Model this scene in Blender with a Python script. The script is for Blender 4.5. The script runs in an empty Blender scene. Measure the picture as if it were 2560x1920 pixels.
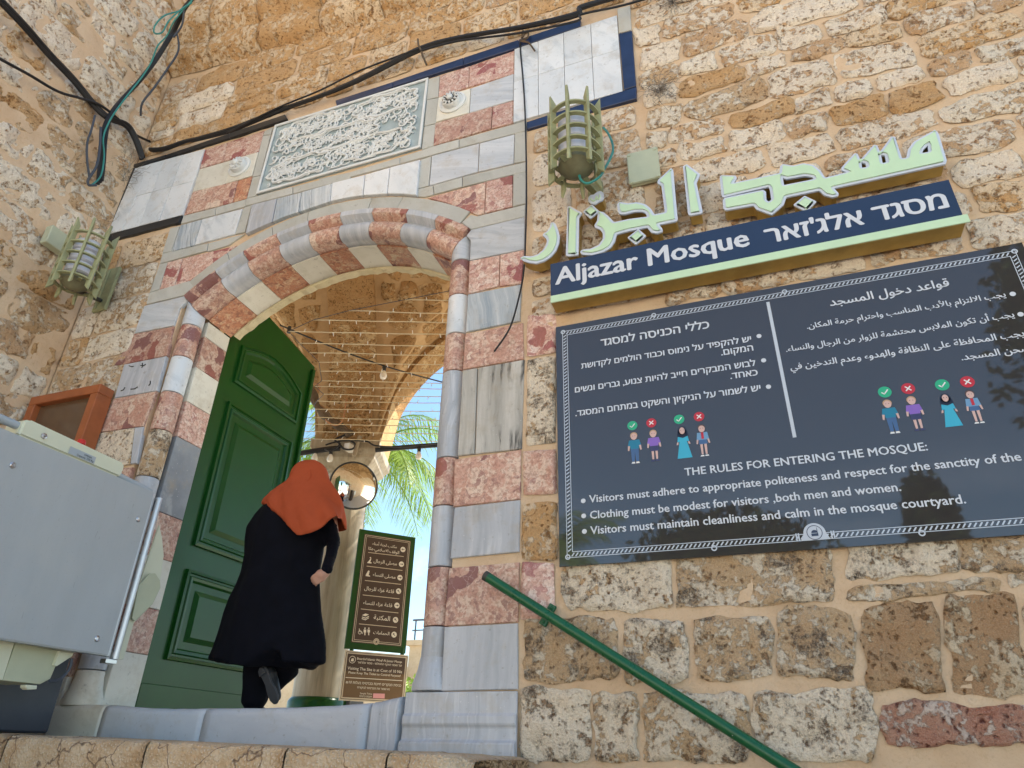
import bpy, bmesh, math, random, unicodedata
import numpy as np
from mathutils import Vector, Matrix, noise
random.seed(7)
SC = bpy.context.scene
COL = SC.collection
R_ = math.radians
H0 = 1.55                                   # eye height over the lower paving

# ------------------------------------------------------------------ camera
YAW, PITCH, ROLL, FPX = R_(-20.4948), R_(28.736), R_(1.1833), 1698.13
cy_, sy_, cp_, sp_, cr_, sr_ = math.cos(YAW), math.sin(YAW), math.cos(PITCH), math.sin(PITCH), math.cos(ROLL), math.sin(ROLL)
fwd = Vector((sy_*cp_, cy_*cp_, sp_)); rt = Vector((cy_, -sy_, 0)); up = rt.cross(fwd)
RT = rt*cr_ + up*sr_; UP = -rt*sr_ + up*cr_
CAM = Vector((0, -3.3, H0))
cd = bpy.data.cameras.new('camera'); cam = bpy.data.objects.new('camera', cd); COL.objects.link(cam)
cam.matrix_world = Matrix(((RT.x, UP.x, -fwd.x, CAM.x), (RT.y, UP.y, -fwd.y, CAM.y), (RT.z, UP.z, -fwd.z, CAM.z), (0, 0, 0, 1)))
cd.sensor_width = 36; cd.lens = 36*FPX/2560; cd.clip_start = 0.05; cd.clip_end = 3000
SC.camera = cam

# ------------------------------------------------------------------ light
SUN_EL, SUN_AZ = R_(52), R_(42)             # azimuth from +Y towards +X
w = bpy.data.worlds.new("World"); SC.world = w; w.use_nodes = True
nt = w.node_tree; bg = nt.nodes['Background']
sky = nt.nodes.new('ShaderNodeTexSky'); sky.sky_type = 'NISHITA'; sky.sun_disc = False
sky.sun_elevation = SUN_EL; sky.sun_rotation = SUN_AZ; sky.air_density = 1.0; sky.dust_density = 0.4; sky.ozone_density = 1.3
tc = nt.nodes.new('ShaderNodeTexCoord'); mp = nt.nodes.new('ShaderNodeMapping'); mp.inputs['Scale'].default_value = (1, 1, 2.6)
nz = nt.nodes.new('ShaderNodeTexNoise'); nz.inputs['Scale'].default_value = 3.6; nz.inputs['Detail'].default_value = 9; nz.inputs['Roughness'].default_value = .58; nz.inputs['Distortion'].default_value = .3
cr = nt.nodes.new('ShaderNodeValToRGB'); cr.color_ramp.elements[0].position = .5; cr.color_ramp.elements[1].position = .72
mx = nt.nodes.new('ShaderNodeMixRGB'); mx.inputs['Color2'].default_value = (11, 11.6, 12.4, 1)
ml = nt.nodes.new('ShaderNodeMath'); ml.operation = 'MULTIPLY'; ml.inputs[1].default_value = .75
L = nt.links.new
tn = nt.nodes.new('ShaderNodeMixRGB'); tn.blend_type = 'MULTIPLY'; tn.inputs['Fac'].default_value = 1; tn.inputs['Color2'].default_value = (.90, .99, .97, 1)
L(tc.outputs['Generated'], mp.inputs['Vector']); L(mp.outputs[0], nz.inputs['Vector']); L(nz.outputs['Fac'], cr.inputs[0])
sx = nt.nodes.new('ShaderNodeSeparateXYZ'); L(tc.outputs['Generated'], sx.inputs[0]); mr_ = nt.nodes.new('ShaderNodeMapRange'); L(sx.outputs[2], mr_.inputs[0])
mr_.inputs[1].default_value = .36; mr_.inputs[2].default_value = .12; mr_.inputs[3].default_value = .0; mr_.inputs[4].default_value = .55; L(mr_.outputs[0], ml.inputs[1])
L(cr.outputs[0], ml.inputs[0]); L(ml.outputs[0], mx.inputs['Fac']); L(sky.outputs[0], tn.inputs['Color1']); L(tn.outputs[0], mx.inputs['Color1']); L(mx.outputs[0], bg.inputs['Color'])
bg.inputs['Strength'].default_value = 0.10
sd = bpy.data.lights.new('sun', 'SUN'); sd.energy = 5.0; sd.angle = R_(.5); sd.color = (1, .925, .80)
so = bpy.data.objects.new('sun', sd); COL.objects.link(so)
sdir = Vector((math.sin(SUN_AZ)*math.cos(SUN_EL), math.cos(SUN_AZ)*math.cos(SUN_EL), math.sin(SUN_EL)))
so.rotation_euler = sdir.to_track_quat('Z', 'Y').to_euler()
SC.view_settings.view_transform = 'Standard'; SC.view_settings.look = 'None'; SC.view_settings.gamma = 1
SC.view_settings.exposure = 1.68; SC.view_settings.use_curve_mapping = False
SC.render.engine = 'CYCLES'; SC.cycles.max_bounces = 8; SC.cycles.diffuse_bounces = 5; SC.cycles.use_denoising = True

# ------------------------------------------------------------------ survey: measured picture points -> points on a plane of the place
TL = {'A': (240, 280, 3.456), 'B': (800, 40, 3.456), 'C': (800, 400, 3.456), 'D': (240, 640, 3.456), 'E': (1000, 800, 3.073),
      'F': (1000, 1320, 2.765), 'G': (0, 1400, 3.19), 'H': (560, 1600, 2.989), 'q': (0, 0, 1.728), 'r': (1280, 0, 1.728),
      's': (0, 960, 1.728), 't': (1280, 960, 1.728), 'J': (1280, 440, 4.254), 'K': (1780, 300, 3.456), 'L': (1340, 190, 5.353),
      'W': (500, 1100, 2.439), 'Z': (0, 0, 3.456), 'M': (0, 900, 1.844), 'S': (0, 0, 1.0), 'N': (700, 1300, 3.455), 'V': (500, 600, 3.456), 'X': (700, 1080, 5.53)}
def ray(t, x, y):
    a, b, c = TL[t]; px, py = a+x/c, b+y/c
    return RT*((px-1280)/FPX) - UP*((py-960)/FPX) + fwd
def P(t, x, y, Y=0.0):
    d = ray(t, x, y); return CAM + d*((Y-CAM.y)/d.y)
def PX(t, x, y, X):
    d = ray(t, x, y); return CAM + d*((X-CAM.x)/d.x)
def PZ(t, x, y, Z):
    d = ray(t, x, y); return CAM + d*((Z-CAM.z)/d.z)
def PP(t, x, y, o, n):
    d = ray(t, x, y); return CAM + d*((o-CAM).dot(n)/d.dot(n))

# ------------------------------------------------------------------ materials
class NT:
    def __init__(s, name, rough=.8, spec=.3, obj_rand=True):
        s.m = bpy.data.materials.new(name); s.m.use_nodes = True; s.t = s.m.node_tree
        s.b = s.t.nodes['Principled BSDF']; s.b.inputs['Roughness'].default_value = rough
        s.b.inputs['Specular IOR Level'].default_value = spec
        s.c = s.t.nodes.new('ShaderNodeTexCoord').outputs['Object']
        s.r = s.t.nodes.new('ShaderNodeObjectInfo').outputs['Random']
    def n(s, ty, **k):
        x = s.t.nodes.new(ty)
        for a, v in k.items(): setattr(x, a, v)
        return x
    def put(s, sock, v):
        if isinstance(v, bpy.types.NodeSocket): s.t.links.new(v, sock)
        elif isinstance(v, (tuple, list)) and len(v) == 3 and sock.type == 'RGBA': sock.default_value = (*v, 1)
        else: sock.default_value = v
    def math(s, op, a, b=0, clamp=False):
        x = s.n('ShaderNodeMath', operation=op, use_clamp=clamp); s.put(x.inputs[0], a); s.put(x.inputs[1], b); return x.outputs[0]
    def map(s, scale=(1, 1, 1), rot=(0, 0, 0), off=None, co=None):
        x = s.n('ShaderNodeMapping'); s.put(x.inputs['Vector'], co or s.c)
        x.inputs['Scale'].default_value = scale; x.inputs['Rotation'].default_value = rot
        if off is not None:
            c = s.n('ShaderNodeCombineXYZ')
            for i, k in enumerate((37, 53, 71)): s.put(c.inputs[i], s.math('MULTIPLY', s.r, k*off))
            s.put(x.inputs['Location'], c.outputs[0])
        return x.outputs[0]
    def noise(s, sc, det=4, ro=.55, co=None, dist=0, col=False):
        x = s.n('ShaderNodeTexNoise'); s.put(x.inputs['Vector'], co or s.c); x.inputs['Scale'].default_value = sc
        x.inputs['Detail'].default_value = det; x.inputs['Roughness'].default_value = ro; x.inputs['Distortion'].default_value = dist
        return x.outputs['Color' if col else 'Fac']
    def vor(s, sc, co=None, feat='F1', out='Distance', rnd=1):
        x = s.n('ShaderNodeTexVoronoi', feature=feat); s.put(x.inputs['Vector'], co or s.c); x.inputs['Scale'].default_value = sc
        x.inputs['Randomness'].default_value = rnd
        return x.outputs[out]
    def ramp(s, f, st, interp='LINEAR'):
        x = s.n('ShaderNodeValToRGB'); s.put(x.inputs[0], f); e = x.color_ramp; e.interpolation = interp
        while len(e.elements) < len(st): e.elements.new(.5)
        for i, (p, c) in enumerate(st):
            e.elements[i].position = p
            e.elements[i].color = (c, c, c, 1) if isinstance(c, (int, float)) else (*c, 1)
        return x.outputs[0]
    def mix(s, f, a, b, mode='MIX'):
        x = s.n('ShaderNodeMixRGB', blend_type=mode); s.put(x.inputs[0], f); s.put(x.inputs[1], a); s.put(x.inputs[2], b); return x.outputs[0]
    def warp(s, sc, amt, co=None):
        nz = s.noise(sc, 3, .5, co, col=True)
        x = s.n('ShaderNodeVectorMath', operation='MULTIPLY_ADD'); s.put(x.inputs[0], nz); x.inputs[1].default_value = (amt,)*3; s.put(x.inputs[2], co or s.c)
        return x.outputs[0]
    def bump(s, h, st=.5, d=.01, prev=None):
        x = s.n('ShaderNodeBump'); s.put(x.inputs['Height'], h); x.inputs['Strength'].default_value = st; x.inputs['Distance'].default_value = d
        if prev: s.put(x.inputs['Normal'], prev)
        return x.outputs[0]
    def fin(s, col, nrm=None, rough=None):
        s.put(s.b.inputs['Base Color'], col)
        if nrm: s.put(s.b.inputs['Normal'], nrm)
        if rough is not None: s.put(s.b.inputs['Roughness'], rough)
        return s.m
    def vary(s, col, lo, hi, sat=1.0):
        v = s.n('ShaderNodeHueSaturation'); v.inputs['Saturation'].default_value = sat; s.put(v.inputs['Color'], col)
        s.put(v.inputs['Value'], s.math('ADD', s.math('MULTIPLY', s.r, hi-lo), lo)); return v.outputs[0]

def plain(name, col, rough=.5, metal=0, spec=.4, speck=.08, bumpy=0):
    k = NT(name, rough, spec); k.b.inputs['Metallic'].default_value = metal
    f = k.noise(9, 5, .6); c = k.mix(k.ramp(f, [(.3, 0), (.7, 1)]), tuple(v*(1-speck) for v in col), tuple(min(1, v*(1+speck)) for v in col))
    return k.fin(c, k.bump(k.noise(120, 3), bumpy, .002) if bumpy else None)

def rubble(name, tan1, tan2, crust, pit, crust_t=.5, pit_t=.40, dark=None, var=(.94, 1.07)):
    k = NT(name, .92, .15)
    co = k.map(off=.13); wc = k.warp(7, .05, co)
    a = k.noise(5.5, 8, .62, wc); b = k.noise(22, 10, .68, wc); f = k.noise(95, 6, .65, co); g = k.noise(3, 3, .5, co)
    base = k.mix(k.ramp(a, [(.34, 0), (.66, 1)]), tan1, tan2)
    # pale weathered skin, broken up, strong on some stones and absent on others
    m = k.math('ADD', k.math('MULTIPLY', a, .5), k.math('MULTIPLY', b, .55)); m = k.math('ADD', m, k.math('MULTIPLY', k.math('SUBTRACT', k.r, .5), .16))
    cm = k.ramp(m, [(crust_t, 0), (crust_t+.03, 1)])
    col = k.mix(cm, base, crust)
    # open pits of the shelly sandstone
    pv = k.vor(34, k.warp(18, .06, co)); pm = k.math('MULTIPLY', k.ramp(pv, [(.12, 1), (.34, 0)]), k.ramp(b, [(pit_t, 1), (pit_t+.16, 0)]))
    col = k.mix(pm, col, pit)
    cv = k.noise(13, 10, .74, k.map(off=.41)); cvm = k.math('MULTIPLY', k.ramp(cv, [(.585, 0), (.625, 1)]), .8); col = k.mix(cvm, col, pit)
    if dark:
        dn = k.noise(7.5, 9, .75, k.map((1, 1, 1), off=.31)); dm = k.math('MULTIPLY', k.ramp(dn, [(.52, 0), (.60, 1)]), k.ramp(f, [(.38, .25), (.56, .95)]))
        col = k.mix(dm, col, dark)
    col = k.mix(k.ramp(f, [(.3, .30), (.52, 0)]), col, pit)
    f2 = k.noise(210, 4, .7, co); col = k.mix(k.ramp(f2, [(.34, .32), (.46, 0)]), col, pit); col = k.mix(k.ramp(f2, [(.52, 0), (.68, .4)]), col, crust)
    col = k.vary(col, *var, 1.1)
    h = k.math('ADD', k.math('MULTIPLY', a, .8), k.math('MULTIPLY', b, .9)); h = k.math('SUBTRACT', h, k.math('MULTIPLY', pm, .55)); h = k.math('ADD', h, k.math('MULTIPLY', cm, .14)); h = k.math('SUBTRACT', h, k.math('MULTIPLY', cvm, .5))
    h2 = k.math('ADD', h, k.math('MULTIPLY', f, .42)); h2 = k.math('ADD', h2, k.math('MULTIPLY', f2, .12))
    return k.fin(col, k.bump(h2, 1, .026))

def breccia(name, c1=(.50, .275, .21), c2=(.64, .47, .375), c3=(.25, .115, .11), c4=(.68, .54, .44), big=.72):
    k = NT(name, .42, .4)
    co = k.map(off=.3); w1 = k.warp(8, .22, co); w2 = k.warp(20, .10, co)
    s1 = k.vor(6.5, w1, out='Color'); s2 = k.vor(34, w2, out='Color')
    sep = k.n('ShaderNodeSeparateColor'); k.put(sep.inputs[0], s2); r2 = sep.outputs[0]
    sep1 = k.n('ShaderNodeSeparateColor'); k.put(sep1.inputs[0], s1); r1 = sep1.outputs[1]
    n = k.noise(12, 8, .66, w1)
    ground = k.mix(k.ramp(n, [(.38, 0), (.62, 1)]), c1, c2)
    small = k.ramp(r2, [(0, c3), (.14, c1), (.45, c2), (.78, c4), (1, c4)], 'CONSTANT')
    col = k.mix(k.math('MULTIPLY', k.ramp(n, [(.42, 0), (.5, 1)]), .62), ground, small)
    clast = k.math('MULTIPLY', k.ramp(r1, [(big, 0), (big+.02, 1)]), k.ramp(k.vor(6.5, w1, 'DISTANCE_TO_EDGE'), [(.06, 0), (.09, 1)]))
    col = k.mix(clast, col, k.ramp(sep1.outputs[2], [(0, c3), (.5, (.33, .12, .10)), (.78, c4)], 'CONSTANT'))
    e = k.vor(17, w2, 'DISTANCE_TO_EDGE'); vm = k.math('MULTIPLY', k.ramp(e, [(.0, 1), (.03, 0)]), k.ramp(k.noise(9, 5, .6, co), [(.46, 0), (.58, .6)]))
    col = k.mix(vm, col, (.74, .64, .56))
    col = k.mix(k.ramp(k.noise(60, 6, .7, co), [(.36, .6), (.54, 0)]), col, (.22, .09, .065))
    col = k.vary(col, .86, 1.12)
    return k.fin(col, k.bump(k.noise(70, 6, .7, co), .28, .006), k.ramp(n, [(.3, .32), (.7, .6)]))

def marble(name, c1, c2, c3, rot=(0, 0, 0), st=9.0, rough=.3, var=(.92, 1.06), thin=.5):
    k = NT(name, rough, .45)
    co = k.map(off=.21); mc = k.map((1, 1, 1), rot, co=k.warp(3.0, .10, co))
    sc = k.n('ShaderNodeMapping'); k.put(sc.inputs['Vector'], mc); sc.inputs['Scale'].default_value = (st, 1, .55)
    a = k.noise(1.6, 7, .62, sc.outputs[0]); b = k.noise(5, 6, .6, sc.outputs[0]); g = k.noise(2.2, 5, .6, co)
    col = k.mix(k.ramp(a, [(.35, 0), (.65, 1)]), c1, c2)
    col = k.mix(k.math('MULTIPLY', k.ramp(b, [(.52, 0), (.62, 1)]), k.ramp(g, [(.42, 0), (.62, thin)])), col, c3)
    sp = k.noise(75, 3, .6, co); col = k.mix(k.ramp(sp, [(.69, 0), (.72, .6)]), col, (.75, .75, .74))
    dirt = k.noise(6, 8, .7, co); col = k.mix(k.ramp(dirt, [(.52, 0), (.74, .5)]), col, (.38, .31, .21)); col = k.mix(k.ramp(k.noise(28, 9, .75, co), [(.60, 0), (.66, .55)]), col, (.22, .20, .17))
    col = k.vary(col, *var)
    return k.fin(col, k.bump(k.noise(45, 6, .65, co), .12, .006), k.ramp(k.noise(8, 5), [(.3, rough), (.7, rough+.25)]))

M = {}
M['rubble'] = rubble('rubble_stone', (.62, .41, .25), (.72, .545, .385), (.86, .76, .63), (.40, .22, .115), .475, .40)
M['rubble_left'] = rubble('rubble_stone_left', (.60, .41, .25), (.71, .555, .39), (.86, .77, .64), (.34, .19, .10), .485, .40)
M['rubble_low'] = rubble('rubble_stone_low', (.61, .43, .27), (.71, .55, .385), (.86, .76, .62), (.31, .185, .105), .475, .40, dark=(.15, .12, .095))
M['rubble_orange'] = rubble('rubble_stone_orange', (.61, .385, .205), (.70, .49, .30), (.78, .63, .46), (.34, .17, .075), .54, .42)
M['rubble_brown'] = rubble('rubble_stone_brown', (.46, .30, .185), (.56, .40, .26), (.70, .58, .43), (.22, .12, .06), .55, .42)
M['rubble_red'] = rubble('rubble_stone_reddish', (.45, .22, .16), (.58, .38, .29), (.74, .62, .54), (.20, .075, .06), .53, .45)
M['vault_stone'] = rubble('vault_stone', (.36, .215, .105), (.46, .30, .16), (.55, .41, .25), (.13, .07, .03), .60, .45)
def mortar_m(name, c1, c2):
    k = NT(name, .95, .1); a = k.noise(4, 8, .62); f = k.noise(70, 7, .7); b = k.noise(18, 8, .65)
    col = k.mix(k.ramp(a, [(.35, 0), (.65, 1)]), c1, c2); col = k.mix(k.ramp(b, [(.55, 0), (.75, .5)]), col, (.33, .22, .13))
    return k.fin(col, k.bump(k.math('ADD', b, k.math('MULTIPLY', f, .35)), .7, .015))
def joint_m():
    k = NT('wall_mortar', .95, .1); a = k.noise(3, 7, .6); b = k.noise(19, 8, .7); f = k.noise(80, 6, .7)
    col = k.mix(k.ramp(a, [(.35, 0), (.65, 1)]), (.60, .425, .275), (.69, .53, .37)); col = k.mix(k.ramp(b, [(.56, 0), (.70, .55)]), col, (.52, .35, .20)); col = k.mix(k.ramp(f, [(.30, .35), (.45, 0)]), col, (.40, .26, .15))
    return k.fin(col, k.bump(k.math('ADD', b, k.math('MULTIPLY', f, .4)), .6, .014))
M['mortar'] = joint_m()
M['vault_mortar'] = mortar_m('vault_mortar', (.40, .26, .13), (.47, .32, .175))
M['plaster_edge'] = mortar_m('plaster_edge', (.60, .52, .33), (.66, .58, .40))
M['red'] = breccia('red_breccia')
M['pink'] = breccia('pink_breccia', (.56, .33, .265), (.69, .51, .43), (.34, .11, .11), (.76, .65, .58), .8)
M['soffit_red'] = breccia('soffit_breccia', (.46, .19, .105), (.52, .28, .17), (.19, .06, .05), (.62, .46, .30), .8)
M['grey_v'] = marble('grey_marble_upright', (.36, .385, .43), (.50, .52, .56), (.68, .69, .71))
M['grey_h'] = marble('grey_marble_level', (.44, .47, .51), (.58, .60, .63), (.24, .29, .36), (0, R_(74), 0), 10, .3)
M['grey_s'] = marble('striped_marble', (.30, .36, .42), (.60, .63, .65), (.12, .17, .23), (0, R_(8), 0), 16, .3, thin=.9)
M['kerb'] = marble('threshold_marble', (.46, .48, .52), (.55, .57, .60), (.62, .63, .64), (0, R_(80), 0), 2.0, .35, (.97, 1.03), .4)
M['white'] = marble('white_marble', (.62, .66, .70), (.74, .76, .78), (.42, .47, .52), (0, R_(35), 0), 2.0, .22, (.94, 1.04), .55)
M['cream'] = marble('cream_marble', (.64, .62, .54), (.72, .70, .62), (.55, .52, .44), (0, R_(60), 0), 2.2, .35)
M['dark_marble'] = marble('dark_slate_marble', (.19, .21, .24), (.32, .34, .37), (.46, .48, .50), (0, R_(20), 0), 3, .35)
M['stained'] = marble('stained_marble', (.34, .33, .30), (.60, .58, .54), (.05, .05, .05), (0, 0, 0), 7, .5, thin=1)
M['strip'] = marble('grey_limestone', (.42, .42, .385), (.50, .50, .465), (.36, .36, .33), (0, R_(30), 0), 1.5, .55)
M['navy'] = plain('navy_border', (.018, .032, .085), .35, spec=.5, speck=.25)
M['black'] = plain('black_border', (.022, .024, .028), .35, speck=.25)
M['relief'] = plain('carved_white', (.66, .68, .68), .6, speck=.05)
M['teal_ground'] = plain('pale_teal_ground', (.33, .40, .42), .7, speck=.2)
M['green_paint'] = plain('green_gloss_paint', (.006, .060, .007), .30, spec=.32, speck=.07)
M['rail_paint'] = plain('rail_green_paint', (.006, .10, .035), .28, spec=.5, speck=.2)
def chipped():
    k = NT('rail_green_paint_chipped', .28, .5); c = k.mix(k.ramp(k.noise(40, 5, .7), [(.70, 0), (.72, 1)]), (.006, .10, .035), (.62, .64, .60)); c = k.mix(k.ramp(k.noise(12, 6), [(.5, 0), (.75, .5)]), c, (.004, .055, .022)); return k.fin(c, None, k.ramp(k.noise(20, 5), [(.3, .2), (.7, .45)]))
M['rail_paint'] = chipped()
M['gold'] = plain('brushed_gold_metal', (.46, .32, .10), .42, metal=.55, speck=.15)
M['rim'] = plain('letter_rim_acrylic', (.56, .62, .74), .4, speck=.02)
M['mint'] = plain('letter_mint_acrylic', (.53, .72, .50), .4, speck=.04)
M['sign_navy'] = plain('sign_navy_vinyl', (.020, .038, .088), .38, spec=.5, speck=.06)
M['white_print'] = plain('white_print', (.62, .65, .71), .4, speck=.02)
M['dim_print'] = plain('grey_print', (.52, .57, .65), .35, speck=.02)
M['cage'] = plain('olive_cage_paint', (.30, .31, .17), .55, speck=.2, bumpy=.2)
M['dark_olive'] = plain('dark_olive_paint', (.15, .145, .085), .6, speck=.3)
M['olive_box'] = plain('olive_plastic', (.45, .48, .35), .5, speck=.05)
M['lift_grey'] = plain('grey_lift_panel', (.37, .42, .46), .5, speck=.03, bumpy=.12)
def worn_panel():
    k = NT('grey_lift_panel_worn', .5, .4); sm = k.n('ShaderNodeMapping'); k.put(sm.inputs['Vector'], k.c); sm.inputs['Scale'].default_value = (1, 1, .18)
    c = k.mix(k.ramp(k.noise(9, 7, .65, sm.outputs[0]), [(.35, 0), (.7, .5)]), (.39, .42, .44), (.34, .365, .38)); c = k.mix(k.ramp(k.noise(4, 6, .6), [(.5, 0), (.75, .35)]), c, (.46, .47, .45))
    sc = k.n('ShaderNodeMapping'); k.put(sc.inputs['Vector'], k.warp(3, .1)); sc.inputs['Scale'].default_value = (1, 26, 3); c = k.mix(k.ramp(k.noise(4, 2, .5, sc.outputs[0]), [(.735, 0), (.75, .5)]), c, (.20, .21, .22))
    c = k.mix(k.ramp(k.noise(130, 2, .5), [(.70, 0), (.74, .5)]), c, (.12, .10, .09)); return k.fin(c, k.bump(k.noise(160, 3), .12, .002), k.ramp(k.noise(6, 5), [(.3, .4), (.7, .62)]))
M['lift_panel'] = worn_panel()
M['lift_cream'] = plain('cream_lift_plastic', (.62, .64, .50), .45, speck=.03)
M['alu'] = plain('brushed_aluminium', (.62, .64, .66), .35, metal=.7, speck=.05)
M['steel'] = plain('steel', (.5, .5, .52), .3, metal=1)
M['dark_metal'] = plain('dark_metal', (.045, .045, .042), .6, speck=.3)
M['cable'] = plain('black_cable', (.014, .014, .016), .5, speck=.2)
M['cable_g'] = plain('slate_cable', (.05, .06, .08), .5)
M['cable_t'] = plain('teal_cable', (.035, .23, .21), .45)
M['frame'] = plain('orange_wood_frame', (.33, .10, .035), .45, speck=.15)
M['coat'] = plain('black_cloth', (.0035, .0038, .0075), .9, spec=.15, speck=.3, bumpy=.3)
M['scarf'] = plain('rust_orange_cloth', (.40, .078, .030), .85, spec=.15, speck=.06, bumpy=.25)
M['skin'] = plain('skin', (.50, .27, .19), .5)
M['shoe'] = plain('black_shoe', (.012, .012, .014), .5)
M['sole'] = plain('grey_shoe_sole', (.06, .06, .065), .7)
M['brown_sign'] = plain('brown_sign_face', (.055, .032, .022), .3, spec=.5, speck=.05)
M['tan_sign'] = plain('tan_sign_face', (.15, .095, .050), .12, spec=.6, speck=.05)
M['tan_print'] = plain('sand_print', (.60, .52, .38), .5)
M['pale_print'] = plain('pale_print', (.76, .71, .58), .5)
M['pink_print'] = plain('pink_ticket', (.72, .34, .34), .5)
M['bark'] = plain('bark', (.12, .085, .055), .9, speck=.4, bumpy=.8)
M['bulb'] = plain('milky_bulb', (.74, .70, .62), .25)
M['red_plastic'] = plain('red_knob', (.55, .02, .015), .4)
M['dry'] = plain('dry_weed', (.20, .17, .14), .9)
M['string'] = plain('fairy_light_string', (.62, .52, .34), .5)
def palm_m():
    k = NT('palm_leaf', .5, .3); c = k.mix(k.r, (.10, .19, .025), (.20, .30, .05)); m = k.fin(c)
    tr = k.n('ShaderNodeBsdfTranslucent'); k.put(tr.inputs[0], (.22, .34, .05)); mi = k.n('ShaderNodeMixShader'); mi.inputs[0].default_value = .4
    k.put(mi.inputs[1], k.b.outputs[0]); k.put(mi.inputs[2], tr.outputs[0]); k.put(k.t.nodes['Material Output'].inputs[0], mi.outputs[0]); return m
M['palm'] = palm_m()
M['leaf'] = plain('tree_leaf', (.045, .075, .02), .6, speck=.4)
def glass_m():
    k = NT('frosted_glass', .12, .5); k.b.inputs['Transmission Weight'].default_value = .3; return k.fin((.74, .78, .90))
M['glass'] = glass_m()
def mirror_m():
    k = NT('mirror_chrome', .03, .5); k.b.inputs['Metallic'].default_value = 1; return k.fin((.80, .82, .80))
M['mirror'] = mirror_m()
def board_m():
    k = NT('glossy_charcoal_board', .025, .95); return k.fin(k.mix(k.noise(3, 3), (.044, .040, .040), (.048, .044, .044)))
M['board'] = board_m()
def hammered():
    k = NT('hammered_limestone', .8, .3); co = k.map(off=.2)
    v = k.vor(75, k.warp(30, .02, co)); n = k.noise(9, 8, .65, co)
    c = k.mix(k.ramp(n, [(.35, 0), (.65, 1)]), (.44, .30, .17), (.58, .46, .32)); c = k.mix(k.ramp(v, [(.1, .6), (.35, 0)]), c, (.70, .62, .52))
    cr_ = k.ramp(k.vor(3.2, k.warp(9, .2, co), 'DISTANCE_TO_EDGE'), [(.0, 1), (.018, 0)]); c = k.mix(cr_, c, (.14, .09, .06))
    return k.fin(k.vary(c, .9, 1.1), k.bump(k.math('ADD', k.math('MULTIPLY', v, -.7), n), .8, .018))
M['hammered'] = hammered()
M['paving'] = mortar_m('plaza_paving', (.60, .545, .46), (.66, .60, .51))
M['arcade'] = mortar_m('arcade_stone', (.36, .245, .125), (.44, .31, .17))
M['wall_cream'] = mortar_m('cream_building_stone', (.46, .37, .25), (.53, .44, .31))
def column_m():
    k = NT('column_marble', .45, .35); sc = k.n('ShaderNodeMapping'); k.put(sc.inputs['Vector'], k.c); sc.inputs['Scale'].default_value = (6, 6, .5)
    a = k.noise(2.4, 8, .65, sc.outputs[0]); c = k.ramp(a, [(.3, (.20, .155, .10)), (.5, (.35, .29, .20)), (.7, (.42, .365, .27))]); return k.fin(c, k.bump(k.noise(20, 6), .2, .01))
M['column'] = column_m()

# ------------------------------------------------------------------ object helpers
def tag(o, label=None, cat=None, group=None, kind=None):
    if label: o['label'] = label
    if cat: o['category'] = cat
    if group: o['group'] = group
    if kind: o['kind'] = kind
    return o
def empty(name, loc, label=None, cat=None, group=None, kind=None):
    o = bpy.data.objects.new(name, None); COL.objects.link(o); o.location = loc; o.empty_display_size = .1
    o.matrix_world = Matrix.Translation(Vector(loc))
    return tag(o, label, cat, group, kind)
def setpar(o, p):
    if p is not None:
        o.parent = p; q = p; m = Matrix.Identity(4)
        while q is not None: m = Matrix.Translation(q.location) @ m; q = q.parent
        if o.type != 'EMPTY': o.matrix_parent_inverse = m.inverted()
    return o
def mk(name, vs, fs, m, parent=None, smooth=False, kind=None):
    me = bpy.data.meshes.new(name); me.from_pydata([tuple(v) for v in vs], [], [tuple(f) for f in fs]); me.update()
    return mko(name, me, m, parent, smooth, kind)
def mko(name, me, m, parent=None, smooth=False, kind=None):
    me.materials.clear(); me.materials.append(M[m] if isinstance(m, str) else m)
    if smooth: me.polygons.foreach_set('use_smooth', [True]*len(me.polygons))
    o = bpy.data.objects.new(name, me); COL.objects.link(o); setpar(o, parent)
    if kind: o['kind'] = kind
    return o
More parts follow.
